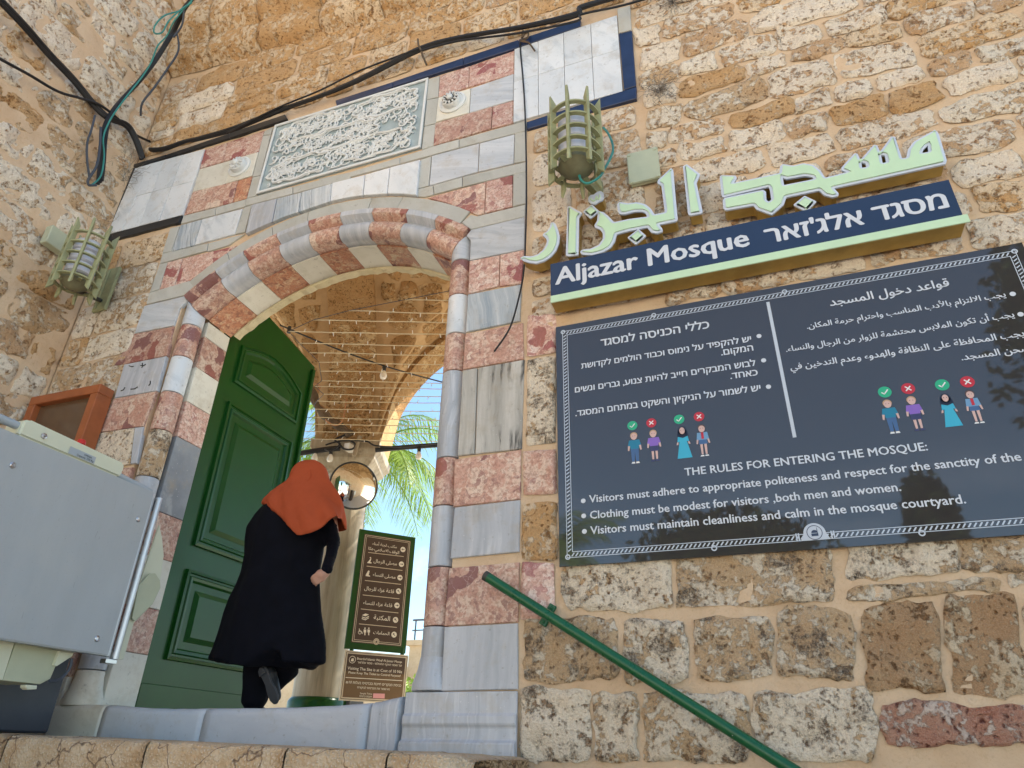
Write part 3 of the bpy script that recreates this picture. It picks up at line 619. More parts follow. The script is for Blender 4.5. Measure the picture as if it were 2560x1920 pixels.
# left pier continues behind the lift
zz = P('D', 150, 1840).z
for i, (h, mm) in enumerate([(.5, 'red'), (.45, 'grey_v'), (.42, 'red'), (.4, 'cream')]):
    z0 = zz-h; slab('slab', [(-4.5, 0, z0), (-4.09, 0, z0), (-4.09, 0, zz-.003), (-4.5, 0, zz-.003)], mm, PT, 0); zz = z0
    if zz < H0+.3: break
slab('slab', [(-4.5, 0, H0-.02), (-4.0, 0, H0-.02), (-4.0, 0, zz-.003), (-4.5, 0, zz-.003)], 'cream', PT, .004)
# fanned white slabs above the arch, standing proud
for tl, pts, mm in [('A', [(1345, 800), (1562, 745), (1522, 948), (1400, 1002), (1290, 1052)], 'grey_v'), ('A', [(1564, 744), (1775, 690), (1744, 864), (1630, 900), (1524, 946)], 'grey_s'), ('A', [(1777, 689), (2038, 615), (2022, 772), (1746, 863)], 'grey_s'),
                    ('C', [(104, 195), (388, 125), (370, 304), (230, 324), (86, 356)], 'white'), ('C', [(390, 124), (603, 62), (579, 290), (372, 303)], 'white'), ('C', [(605, 61), (862, -5), (834, 302), (700, 291), (581, 289)], 'white')]:
    slab('slab', [P(tl, x, y, -.02) for x, y in pts], mm, PT, .0, .035)
# plinth of the right pier with its mouldings
x0, x1 = P('F', 10, 1300).x, P('F', 815, 1300).x; zt_, zb0 = P('F', 500, 1132).z, H0-.14
g = G(); prof = [(0, .02), (-.016, .02), (-.016, .0), (-.018, -.075), (-.032, -.085), (-.034, -.12), (-.022, -.135), (-.024, -.185), (-.05, -.20), (-.052, zb0-zt_), (0, zb0-zt_)]
g.prism([(x1, yy, zt_+zz_-.02) for yy, zz_ in prof], (x0-x1+.02, 0, 0)); g.mk('plinth', 'grey_v', PT, bevel=.004)
# grey ring strips that follow the arch
def fitR(tl, x, y): p = P(tl, x, y); return math.hypot(p.x-CX, p.z-CZ)
Rk = [fitR('A', 1830, 872), fitR('C', 370, 322), fitR('C', 715, 312)]
RK = sum(Rk)/3
ang = lambda tl, x, y: math.atan2(P(tl, x, y).x-CX, P(tl, x, y).z-CZ)
js = [R_(-40.5), ang('A', 1150, 1270), ang('A', 1520, 985), ang('A', 1830, 900), ang('C', 440, 350), ang('C', 700, 350), ang('C', 1215, 540)]
js = sorted(js)
for i in range(len(js)-1):
    n = 6; A0, A1 = js[i], js[i+1]
    Ra = lambda a: RK-(.0 if abs(a) < R_(26) else .0)
    pl = [(CX+RK*math.sin(lerp(A0, A1, k/n)), 0, CZ+RK*math.cos(lerp(A0, A1, k/n))) for k in range(n+1)]+[(CX+RO*math.sin(lerp(A1, A0, k/n)), 0, CZ+RO*math.cos(lerp(A1, A0, k/n))) for k in range(n+1)]
    slab('ring_strip', pl, 'strip', PT, -.001)
S('C', [(1217, 538), (1300, 470), (1357, 480), (1775, 378), (1770, 486), (1300, 598)], 'strip', -.002, name='ring_strip')
# the arch mouldings: nine voussoirs, each fillet + roll; soffit stones behind
def arcpiece(name, prof, a0, a1, m, n=8, smooth=True):
    vs = []; fs = []; m_ = len(prof)
    for j in range(n+1):
        a = lerp(a0, a1, j/n)
        for r, y in prof: vs.append((CX+r*math.sin(a), y, CZ+r*math.cos(a)))
    for j in range(n):
        for k in range(m_): fs.append((j*m_+k, j*m_+(k+1) % m_, (j+1)*m_+(k+1) % m_, (j+1)*m_+k))
    fs += [tuple(range(m_))[::-1], tuple(range(n*m_, (n+1)*m_))]
    g = G(); g.v = vs; g.f = fs; o = g.mk(name, m, PT, smooth=smooth, bevel=0); return o
fillet = [(RO-.002, .02), (RO-.002, -.014), (RO-.012, -.022), (RO-.052, -.022), (RO-.060, -.015), (RO-.082, .022), (RO-.10, .06), (RO-.09, .1), (RO, .1)]
rc, ry, rr = 1.728, .082, .076
roll = [(rc+rr*math.cos(t), ry-rr*math.sin(t)) for t in [R_(v) for v in range(-30, 215, 17)]]+[(rc-.06, .2), (rc+.08, .2)]
ja = [R_(v) for v in (-42, -32, -23.4, -13.6, -4.5, 4.6, 13.8, 23.8, 32.6, 42)]
cols = ['red', 'grey_v', 'red', 'grey_v', 'red', 'grey_v', 'red', 'grey_v', 'red']
for i in range(9):
    e = .0013
    o = arcpiece('voussoir', roll, ja[i]+e, ja[i+1]-e, cols[i]); o2 = arcpiece('fillet_stone', fillet, ja[i]+e, ja[i+1]-e, cols[i])
RS = 1.652
sof = [(RS, .165), (RS, .42), (RS+.2, .43), (RS+.2, .165)]
for i in range(9):
    arcpiece('soffit_stone', sof, ja[i]+.001, ja[i+1]-.001, 'soffit_red' if i % 2 == 0 else 'cream', smooth=False)
# ragged lime edge behind the soffit
vs = []; fs = []; n = 90
for j in range(n+1):
    a = lerp(R_(-41), R_(41), j/n); rj = RS-.018+noise.fractal(Vector((a*14, 0, 3)), 1, 2, 4)*.022
    for r, y in ((rj, .425), (rj+.012, .50), (RS+.25, .50), (RS+.25, .425)): vs.append((CX+r*math.sin(a), y+(noise.noise(Vector((a*30, r, 0)))*.006), CZ+r*math.cos(a)))
for j in range(n):
    for k in range(4): fs.append((j*4+k, j*4+(k+1) % 4, (j+1)*4+(k+1) % 4, (j+1)*4+k))
g = G(); g.v = vs; g.f = fs; g.mk('lime_edge', 'plaster_edge', PT)
# colonnettes
zsp = CZ+rc*math.cos(R_(42))+.0
def zpx(tl, x, y, Y): return P(tl, x, y, Y).z
def shaft(sg, cuts, mats):
    xc = CX+sg*(DJ-.080)
    for i in range(len(mats)):
        z1, z0 = cuts[i], cuts[i+1]; g = G(); r = .079
        last = (i == len(mats)-1)
        pr = [(r, z0+.003), (r, lerp(z0, z1, .5)), (r, z1-.003)] if not last else [(r+.035, z0), (r+.035, z0+.03), (r+.012, z0+.10), (r+.002, z0+.16), (r, z1-.003)]
        n = 20; vs = []; 
        if i == 0:                                   # mitred head under the arch
            for k in range(n):
                t = 2*math.pi*k/n; dx = sg*r*math.cos(t)
                vs.append((xc+r*math.cos(t)*1, ry+r*math.sin(t), z0+.003))
            for k in range(n):
                t = 2*math.pi*k/n; X = xc+r*math.cos(t)
                vs.append((X, ry+r*math.sin(t), CZ+abs(X-CX)/math.tan(R_(42))-.002))
            g.add(vs, [tuple(range(n))[::-1], tuple(range(n, 2*n))]+[(k, (k+1) % n, (k+1) % n+n, k+n) for k in range(n)])
        else: g.lathe([(rad, z) for rad, z in pr], (xc, ry, 0), n)
        g.mk('colonnette_drum', mats[i], PT, smooth=True, bevel=.003)
    g = G(); xa = CX+sg*DJ; g.box((min(xa, xa-sg*.05), .10, H0+.2), (max(xa, xa-sg*.05), .2, CZ+1.36)); g.mk('colonnette_backing', 'strip', PT)
shaft(1, [0, zpx('C', 1220, 890, .05), zpx('C', 1190, 1188, .05), zpx('C', 1170, 1520, .05), zpx('E', 400, 410, .05), zpx('E', 340, 1075, .05), zpx('E', 325, 1440, .05), zpx('F', 265, 278, .05), zpx('F', 225, 686, .05), zpx('F', 205, 962, .05), zpx('F', 190, 1130, .05)],
      ['grey_h', 'red', 'white', 'red', 'grey_v', 'red', 'grey_v', 'red', 'grey_v', 'grey_v'])
shaft(-1, [0, zpx('D', 800, 598, .03), zpx('D', 715, 870, .03), zpx('D', 630, 1175, .03), zpx('D', 545, 1500, .03), zpx('D', 430, 1900, .03), H0+1.1, H0+.75, H0+.42, H0+.22],
      ['grey_h', 'red', 'white', 'red', 'rubble_low', 'grey_v', 'red', 'grey_v', 'cream'])
# reveals, both sides, faces in the planes x = CX -/+ 1.11
def reveal(sg, zs, mats):
    xf = CX+sg*1.11
    for i in range(len(mats)):
        z1, z0 = zs[i], zs[i+1]; pl = [(xf, .165, z0), (xf, .42, z0), (xf, .42, z1), (xf, .165, z1)]
        if i == 0:
            pl[2] = (xf, .42, CZ+math.sqrt(RS**2-1.11**2)); pl[3] = (xf, .165, CZ+math.sqrt(RS**2-1.11**2))
        slab('reveal_slab', pl, mats[i], PT, 0, .16, .004, N=Vector((-sg, 0, 0)))
zr = [0]+[zpx('D', x, y, Y) for x, y, Y in ((905, 655, .1), (820, 922, .1), (740, 1218, .1), (665, 1520, .1))]+[PX('M', 790, 720, CX-1.11).z, PX('M', 740, 915, CX-1.11).z, PX('M', 700, 1145, CX-1.11).z, PX('M', 650, 1355, CX-1.11).z]
zr = [zr[0]]+sorted(zr[1:], reverse=True)+[H0+.15]
rm = ['cream', 'red', 'cream', 'pink', 'dark_marble', 'red', 'cream', 'red', 'cream']
reveal(-1, zr, rm); reveal(1, zr, rm)
# threshold: two worn marble kerb stones and an upright at the right
def kerb(xa, xb, zfun, name, m, y0=-.03):
    n = 18; vs = []; fs = []
    prof = lambda x, z: [(.43, z-.03), (.3, z-.004), (.06, z), (y0+.035, z-.003), (y0+.008, z-.014), (y0, z-.04), (y0-.004, H0-.02)]
    for j in range(n+1):
        x = lerp(xa, xb, j/n); pf = prof(x, zfun(x))
        for yy, z in pf: vs.append((x, yy+noise.noise(Vector((x*5, yy*5, z*5)))*.004, z+noise.noise(Vector((x*9, yy*4, 7)))*.003))
    m_ = 7
    for j in range(n):
        for k in range(m_-1): fs.append((j*m_+k, (j+1)*m_+k, (j+1)*m_+k+1, j*m_+k+1))
    vs += [(xa, .43, H0-.02), (xb, .43, H0-.02)]
    fs.append(tuple(range(m_))+(len(vs)-2,)); fs.append(tuple(range(n*m_, (n+1)*m_))[::-1]+(len(vs)-1,))
    mk(name, vs, fs, m, PT, smooth=True)
tp = [P('G', 640, 1145, -.03), P('G', 820, 1150, -.03), P('G', 1050, 1168, -.03), P('G', 1350, 1182, -.03), P('G', 1650, 1175, -.03), P('H', 0, 505, -.03), P('H', 500, 497, -.03), P('H', 900, 478, -.03), P('H', 1150, 455, -.03), P('H', 1330, 413, -.03), P('H', 1420, 398, -.03)]
def zthr(x): return float(np.interp(x, [p.x for p in tp], [p.z for p in tp]))
xc1, xc2 = P('G', 1650, 1280).x, P('H', 1100, 600).x
kerb(-4.10, P('G', 860, 1200).x-.003, zthr, 'threshold_stone', 'cream'); kerb(P('G', 860, 1200).x+.003, xc1-.003, zthr, 'threshold_stone', 'kerb'); kerb(xc1+.003, xc2-.006, zthr, 'threshold_stone', 'kerb')
kerb(xc2+.010, P('F', 10, 1300).x-.004, lambda x: zthr(x)+.002, 'threshold_stone', 'grey_v')
# carved panel
cp = [P('S', *p) for p in ((688.7, 315), (1072, 196), (1052, 370), (641.5, 487))]
pTL, pTR, pBR, pBL = cp; fp = lambda u, v: lerp(lerp(pBL, pBR, u), lerp(pTL, pTR, u), v)
slab('panel_ground', [pTL, pTR, pBR, pBL], 'teal_ground', PT, -.004, .03)
g = G(); bw = .02
def barq(u0, v0, u1, v1, y0=-.02): a = [fp(u0, v0), fp(u1, v0), fp(u1, v1), fp(u0, v1)]; g.prism([p+Vector((0, .0, 0)) for p in a], (0, y0, 0))
for q in ((0, 0, 1, .03), (0, .97, 1, 1), (0, .03, .014, .97), (.986, .03, 1, .97)): barq(*q, y0=-.014)
g.mk('panel_frame', 'relief', PT, bevel=.003)
rg = random.Random(5); g = G()
def P2(u, v, y=-.010): p = fp(u, v); return Vector((p.x, y, p.z))
def cartouche(uc, vc, wu, hv, ph):
    pts = []
    for k in range(44):
        t = 2*math.pi*k/44; e = 1+.09*math.sin(9*t+ph); pts.append(P2(uc+wu*math.copysign(abs(math.cos(t))**.8, math.cos(t))*e, vc+hv*math.copysign(abs(math.sin(t))**.9, math.sin(t))*e))
    g.tube(pts, .012, 5, closed=True)
    pts2 = [p+(P2(uc, vc)-p)*.16 for p in pts]; g.tube(pts2, .004, 4, closed=True)
    for k in range(60):                                  # upright and looping strokes filling the cartouche
        u = uc+rg.uniform(-.8, .8)*wu; v = vc+rg.uniform(-.45, .4)*hv; hgt = rg.uniform(.15, .42)*hv; c_ = rg.uniform(-.3, .3)*wu*.25
        if rg.random() < .45: pl = [P2(u, v-hgt*.3), P2(u+c_*.3, v+hgt*.3), P2(u+c_, v+hgt)]
        else: pl = [P2(u+math.cos(q)*wu*.13, v+math.sin(q)*hv*.26) for q in [rg.uniform(0, 3)+j*.75 for j in range(6)]]
        g.tube(pl, rg.uniform(.004, .007), 5)
for row, (v, us, wu) in enumerate(((.79, (.27, .75), .19), (.5, (.5,), .22), (.22, (.25, .73), .19))):
    for u in us: cartouche(u, v, wu, .15, row+u*5)
for sgn in (-1, 1):
    for rep in range(120):                                # scrolling vines between the cartouches
        u = rg.uniform(.05, .95); v = rg.uniform(.08, .92); r0 = rg.uniform(.014, .04); t0 = rg.uniform(0, 6.3)
        g.tube([P2(min(.97, max(.03, u+r0*(1-j*.08)*math.cos(t0+sgn*j*.6))), min(.94, max(.06, v+2*r0*(1-j*.08)*math.sin(t0+sgn*j*.6))), -.009) for j in range(9)], [.0045+.0035*math.sin(j*.4) for j in range(9)], 5)
for rep in range(7):
    v = .08+rep*.008
for j in range(5):
    g.tube([P2(.36+j*.012+.30*k/10*1.0, .30+j*.03+.22*math.sin(k/10*2.2)-.02*j, -.009) for k in range(11)], .0045, 5)
g.mk('carved_script_relief', 'relief', PT)
# rosettes
def rosette(tl, quad, cx, cy, flat):
    pts = [P(tl, x, y) for x, y in quad]; slab('rosette_tile', pts, 'cream', PT, .003)
    c = P(tl, cx, cy); c.y = -.004; r = .115
    g = G(); g.lathe([(r, 0), (r, .012), (r*.86, .018), (r*.84, .01)], c, 32, ax=(0, -1, 0)); g.lathe([(r*.66, .0), (r*.68, .035), (r*.62, .05), (r*.5, .052)], c, 32, ax=(0, -1, 0)); g.mk('rosette', 'relief', PT, smooth=True)
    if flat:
        g = G(); g.lathe([(r*.56, .053), (r*.5, .056)], c, 24, ax=(0, -1, 0)); g.mk('rosette_shade_disc', 'dark_metal', PT)  # flat dark disc: the hollow's shade is put in by colour, nothing recessed
    g = G()
    for k in range(12):
        t = 2*math.pi*k/12; d = Vector((math.cos(t), 0, math.sin(t))); y = Vector((0, -.056, 0))
        g.tube([c+y+d*r*(.34 if flat else .15), c+y+d*r*.48+Vector((0, -.006, 0)), c+y+d*r*.62], [.004, .009, .004], 6)
    g.lathe([(r*.22, .05), (r*.24, .07), (r*.12, .085), (.001, .088)], c, 16, ax=(0, -1, 0)); g.mk('rosette_petals', 'relief', PT, smooth=True)
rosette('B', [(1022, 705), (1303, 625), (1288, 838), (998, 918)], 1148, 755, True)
rosette('A', [(1175, 412), (1405, 345), (1350, 552), (1110, 625)], 1245, 480, False)

# ------------------------------------------------------------------ green door leaf, standing open into the porch
DX = -4.0; D0, D1 = .455, 1.64
dtop = lambda y: H0+lerp(3.64, 3.45, (y-.46)/1.2)
door = empty('door', (DX, D0, YF), 'tall dark green panelled wooden door leaf standing open inside the left jamb', 'door')
g = G(); g.prism([(DX, D0, YF+.01), (DX, D1, YF+.01), (DX, D1, dtop(D1)), (DX, D0, dtop(D0))], (-.06, 0, 0)); g.mk('leaf', 'green_paint', door, bevel=.004)
def dp(tl, x, y): p = PX(tl, x, y, DX); return p.y, p.z
def ring_frame(outer, wd, x0, h, name, m, n_in=0):
    """moulded frame following an outline (y,z points)"""
    c = Vector((sum(p[0] for p in outer)/len(outer), sum(p[1] for p in outer)/len(outer))); n = len(outer)
    pts = [Vector(p) for p in outer]
    if sum((pts[i]-c).x*(pts[(i+1) % n]-c).y-(pts[i]-c).y*(pts[(i+1) % n]-c).x for i in range(n)) < 0: pts = pts[::-1]
    def ins(d):
        out = []
        for i in range(n):
            a, b, e = pts[i-1], pts[i], pts[(i+1) % n]; d1 = (b-a).normalized(); d2 = (e-b).normalized()
            n1 = Vector((-d1.y, d1.x)); n2 = Vector((-d2.y, d2.x)); bi = (n1+n2).normalized(); out.append(b+bi*d/max(.4, bi.dot(n1)))
        return out
    lv = [(0, 0), (.004, h), (wd*.28, h*1.15), (wd*.34, h*.45), (wd*.5, h*.45), (wd*.6, h*.9), (wd*.85, h*.8), (wd, -.0), (wd+.004, -.004)]
    g = G(); vs = []; fs = []
    for d, hh in lv: vs += [(x0+hh, p.x, p.y) for p in ins(d)]
    for j in range(len(lv)-1): fs += [(j*n+k, j*n+(k+1) % n, (j+1)*n+(k+1) % n, (j+1)*n+k) for k in range(n)]
    g.add(vs, fs); g.mk(name, m, door, bevel=0)
    # raised field
    a = ins(wd+.05); b = ins(wd+.085); vs = [(x0+.001, p.x, p.y) for p in a]+[(x0+.02, p.x, p.y) for p in b]
    g = G(); g.add(vs, [(k, (k+1) % n, (k+1) % n+n, k+n) for k in range(n)]+[tuple(range(n, 2*n))]); g.mk('raised_field', m, door)
ya, yb = .62, 1.50
z1a = dp('V', 330, 1250)[1]; z1b = dp('V', 395, 935)[1]
arc = [(lerp(ya, yb, k/8), lerp(z1b, z1b-.04, k/8)+.13*math.sin(math.pi*k/8)) for k in range(9)]
z1a = dp('V', 320, 1255)[1]
ring_frame([(ya, z1a), (yb, z1a-.0)]+arc[::-1], .075, DX+.001, .022, 'panel_moulding', 'green_paint')
z2t = dp('V', 275, 1415)[1]; z2b = dp('s', 850, 705)[1]; ring_frame([(ya, z2b), (yb, z2b), (yb, z2t), (ya, z2t)], .085, DX+.001, .024, 'panel_moulding', 'green_paint')
z3t = dp('s', 815, 800)[1]; z3b = dp('s', 735, 1195)[1]; ring_frame([(ya, z3b), (yb, z3b), (yb, z3t), (ya, z3t)], .085, DX+.001, .024, 'panel_moulding', 'green_paint')
g = G(); g.box((DX+.001, D0+.005, YF+.012), (DX+.022, D1-.01, z3b-.16)); g.mk('kick_board', 'green_paint', door, bevel=.005)
g = G(); g.box((DX+.001, D1-.05, YF+.3), (DX+.03, D1-.012, dtop(D1)-.05)); g.mk('meeting_bead', 'green_paint', door, bevel=.005)

# ------------------------------------------------------------------ porch: arcade, vault, column (turned 20 degrees to the gate wall)
C0 = Vector((-4.69, 3.5, 0)); ua = R_(69.5); U = Vector((math.sin(ua), math.cos(ua), 0)); V = Vector((-U.y, U.x, 0))
ZS = H0+3.36
def LP(a, b, z): return C0+U*a-V*b+Vector((0, 0, z))        # a along the arcade, b towards the gate
prf = lambda a: ZS+math.sqrt(max(0, 2.02**2-(min(abs(a), 2.0)-2.42)**2)) if abs(a) <= 2.0 else prf2(a)
def prf2(a): a = abs(a); return ZS+math.sqrt(max(0, 2.02**2-(4.0-a-2.42)**2)) if a < 4 else ZS
def ah(a):
    a = abs(a) % 4.0; a = min(a, 4.0-a)
    return ZS+math.sqrt(max(0, 2.02**2-(a-2.42)**2)) if a > .405 else 0
porch = empty('porch', tuple(C0+Vector((0, 0, YF))), 'vaulted stone porch behind the gateway with pointed arches on a round column', 'porch')
TOPP = H0+5.75
g = G(); hs = .30
aa = [-4.4+i*.1 for i in range(169)]  # right end runs on out of view to shut the sun out
for i in range(len(aa)-1):                                   # arcade wall: body above the arches, in strips
    a0, a1 = aa[i], aa[i+1]; m0, m1 = ah(a0), ah(a1)
    if m0 == 0 and m1 == 0: z0 = z1 = ZS-.02
    else: z0 = m0 or ZS-.02; z1 = m1 or ZS-.02
    q = [LP(a0, hs, z0), LP(a1, hs, z1), LP(a1, hs, TOPP), LP(a0, hs, TOPP)]; g.prism(q, V*hs*2)
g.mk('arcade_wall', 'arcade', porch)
# intrados stones of the right arch, cut blocks proud by a little
for sgn in (1, -1):
    for i in range(9):
        a0 = .41+i*.175; a1 = a0+.172; fs = []; vs = []
        n = 4
        for j in range(n+1):
            a = lerp(a0, a1, j/n); z = ah(a)
            dz = .012
            vs += [LP(sgn*a, hs+.004, z+.08), LP(sgn*a, hs+.004, z-dz), LP(sgn*a, -hs-.004, z-dz), LP(sgn*a, -hs-.004, z+.08)]
        for j in range(n): fs += [(j*4+k, j*4+k+1, (j+1)*4+k+1, (j+1)*4+k) for k in range(3)]
        fs += [(0, 1, 2, 3), (n*4+3, n*4+2, n*4+1, n*4)]
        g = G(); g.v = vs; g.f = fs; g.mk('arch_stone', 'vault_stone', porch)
# vault cells (underside) as a height field
def bh(b): b = min(abs(b), 2.0); return ZS+math.sqrt(max(0, 2.02**2-(b-2.42)**2))
for side in (1, -1):
    vs = []; idx = {}; fs = []; st_ = .09; NA = 46; NB = 48
    for i in range(NA):
        for j in range(NB):
            a = side*(.27+i*st_); b = .28+j*st_; z = min(TOPP-.05, max(ah(a) or ZS, bh(b))+.10)
            p = LP(a, b, z); p.z += noise.fractal(Vector((p.x*3, p.y*3, 0)), 1, 2, 3)*.02
            if p.y > .48: idx[i, j] = len(vs); vs.append(p)
    for i in range(NA-1):
        for j in range(NB-1):
            k = [(i, j), (i+1, j), (i+1, j+1), (i, j+1)]
            if all(q in idx for q in k): fs.append(tuple(idx[q] for q in k))
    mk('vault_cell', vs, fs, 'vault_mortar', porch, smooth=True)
# ragged stones set in the vault cells
def vstone(a, b, da, db):
    n = 9; vs = []; c = None; 
    def pt(x, y, off):
        z = min(TOPP-.05, max(ah(x) or ZS, bh(y))+.10); return LP(x, y, z-off)
    ring = []
    sd = random.random()*50
    for k in range(n):
        t = 2*math.pi*k/n; e = 1+noise.noise(Vector((math.cos(t)*1.5+sd, math.sin(t)*1.5, 0)))*.5
        ring.append((a+da*e*math.copysign(abs(math.cos(t))**.7, math.cos(t)), b+db*e*math.copysign(abs(math.sin(t))**.7, math.sin(t))))
    sa = 1 if a > 0 else -1
    ring = [(sa*max(.29, abs(x)), max(.29, y)) for x, y in ring]
    vs = [pt(a, b, .035)]+[pt(lerp(a, x, .72), lerp(b, y, .72), .03) for x, y in ring]+[pt(x, y, -.015) for x, y in ring]
    if min(v.y for v in vs) < .5: return
    fs = [(0, 1+k, 1+(k+1) % n) for k in range(n)]+[(1+k, 1+n+k, 1+n+(k+1) % n, 1+(k+1) % n) for k in range(n)]
    mk('vault_stone', vs, fs, 'vault_stone', porch, smooth=True)
rg = random.Random(4)
for side in (1, -1):
    b = .45
    while b < 3.6:
        a = .34+rg.uniform(0, .12); 
        while a < (2.6 if side > 0 else 1.7):
            l = rg.uniform(.10, .21); vstone(side*(a+l), b+rg.uniform(-.015, .015), l*1.0, .122); a += 2*l+.012
        b += .235
# transverse rib from the column towards the gate
n = 26; ribs = []
tt = [R_(v) for v in range(0, 91, 6)]
prev = None
pts = []
for b in [.30+.1*i for i in range(40)]: pts.append((b, min(TOPP-.1, bh(b)))) 
seg = 0
for i in range(0, len(pts)-3, 3):
    q = pts[i:i+4]; vs = []; fs = []
    for b, z in q:
        vs += [LP(-.29, b, z+.16), LP(-.29, b, z), LP(.29, b, z), LP(.29, b, z+.16)]
    if min(v.y for v in vs) < .46: continue
    for j in range(len(q)-1): fs += [(j*4+k, j*4+k+1, (j+1)*4+k+1, (j+1)*4+k) for k in range(3)]
    fs += [(0, 1, 2, 3), ((len(q)-1)*4+3, (len(q)-1)*4+2, (len(q)-1)*4+1, (len(q)-1)*4)]
    vs = [v+Vector((0, 0, random.uniform(-.003, .003))) for v in vs]
    g = G(); g.v = vs; g.f = fs; g.mk('rib_stone', 'vault_stone', porch)
g = G(); g.prism([LP(-4.4, -.3, TOPP), LP(12.4, -.3, TOPP), LP(12.4, 10.5, TOPP), LP(-4.4, 6.2, TOPP)], (0, 0, .2)); 
g2 = [v for v in g.v]; g.v = [(x, max(.45, y), z) for x, y, z in g.v]; g.mk('sun_block_roof', 'wall_cream', porch)  # unseen slab added over the vault to block the sun
# pier below the spring of the rib, capital block, columns
def column(a, label, big=False):
    c = LP(a, 0, 0); col_ = empty('column', (c.x, c.y, YF), label, 'column', 'porch columns' if not big else None)
    g = G(); zc0 = H0+3.02; rot = Matrix.Rotation(math.atan2(U.y, U.x), 3, 'Z')
    g.lathe([(.27, YF+.25), (.262, YF+1.2), (.245, zc0-.12)], (c.x, c.y, 0), 28); g.mk('shaft', 'column', col_, smooth=True)
    g = G(); g.lathe([(.36, YF), (.36, YF+.10), (.33, YF+.14), (.30, YF+.16)], (c.x, c.y, 0), 28); g.mk('base', 'column', col_, smooth=True)
    g = G(); g.lathe([(.30, YF+.16), (.305, YF+.18), (.305, YF+.30), (.285, YF+.33), (.272, YF+.34)], (c.x, c.y, 0), 28); g.mk('green_collar', 'green_paint', col_, smooth=True)
    g = G(); g.lathe([(.245, zc0-.12), (.27, zc0-.10), (.27, zc0-.06), (.25, zc0-.04), (.25, zc0)], (c.x, c.y, 0), 28); g.mk('necking', 'column', col_, smooth=True)
    vs = []
    for (hw, z) in ((.25, zc0), (.36, zc0+.12), (.37, zc0+.16), (.42, zc0+.22), (.42, zc0+.325)):
        vs += [Vector((c.x, c.y, z))+U*hw*sx+V*hw*sy for sx, sy in ((-1, -1), (1, -1), (1, 1), (-1, 1))]
    fs = [tuple(range(4))[::-1], tuple(range(16, 20))]
    for j in range(4): fs += [(j*4+k, j*4+(k+1) % 4, (j+1)*4+(k+1) % 4, (j+1)*4+k) for k in range(4)]
    g = G(); g.v = vs; g.f = fs; g.mk('capital', 'column', col_, bevel=.008)
    return c
c0 = column(0, 'cream marble column with a block capital behind the woman and the round mirror', True)
column(4.0, 'cream marble column further right hidden behind the right jamb'); column(-4.0, 'cream marble column further left hidden behind the green door'); column(8.0, 'cream marble column deeper along the porch, second beyond the right jamb')

# palm trees beyond the porch
def frond(base, az, ln, droop, el, parent, name='frond', seed=0, nl=62, ll=.5, hang=.75):
    rg = random.Random(seed); p = Vector(base); d = Vector((math.sin(az)*math.cos(el), math.cos(az)*math.cos(el), math.sin(el))); pts = [p.copy()]; n = 12
    for i in range(n):
        d.z -= droop*(.4+1.3*i/n)/n; d.normalize(); p = p+d*ln/n; pts.append(p.copy())
    g = G(); g.tube(pts, [lerp(.022, .004, i/n) for i in range(n+1)], 5)
    for k in range(nl):
        t = .12+.88*k/nl; f = t*n; i = min(n-1, int(f)); q = lerp(pts[i], pts[i+1], f-i); T = (pts[i+1]-pts[i]).normalized(); sdv = T.cross(Vector((0, 0, 1))).normalized()
        for sg in (-1, 1):
            L_ = ll*math.sin(math.pi*(.12+.8*t))*rg.uniform(.8, 1.1)+.08; dr = (sdv*sg*rg.uniform(.45, .9)+T*.45+Vector((0, 0, -hang*rg.uniform(.2, .7)))).normalized(); wv = T*.0085
            m1 = q+dr*L_*.45; m2 = q+dr*L_*.8+Vector((0, 0, -L_*.16*hang)); e = q+dr*L_+Vector((0, 0, -L_*.38*hang))
            g.add([q-wv*.5, q+wv*.5, m1+wv, m1-wv, m2+wv*.7, m2-wv*.7, e], [(0, 1, 2, 3), (3, 2, 4, 5), (5, 4, 6)])
    return g.mk(name, 'palm', parent)
def palm(c, zc_, label, nf=22, ln=1.9, seed=1, group=None, droop=1.7, ll=.5):
    t = empty('palm_tree', (c[0], c[1], 0.02), label, 'palm tree', group); rg = random.Random(seed)
    z0 = YF-.02 if c[1] > .5 else 0; t.location = (c[0], c[1], z0)
    g = G(); g.tube([(c[0], c[1], z0), (c[0]+.04, c[1], lerp(z0, zc_, .5)), (c[0], c[1], zc_)], [.17, .14, .13], 12); g.mk('trunk', 'bark', t, smooth=True)
    for k in range(nf): frond((c[0], c[1], zc_), 2*math.pi*k/nf+rg.uniform(-.2, .2), ln*rg.uniform(.8, 1.15), droop*rg.uniform(.8, 1.2), rg.uniform(-.2, 1.1), t, seed=seed*100+k, ll=ll)
    return t
pc = LP(-.55, -3.0, 0); palm((pc.x, pc.y), H0+4.7, 'green feathery palm with drooping fronds showing either side of the column capital', 24, 1.9, 2)
pc = LP(3.15, -2.0, 0); palm((pc.x, pc.y), H0+5.3, 'bright green palm whose fronds hang through the right porch arch', 26, 2.1, 3, droop=2.0, ll=.6)

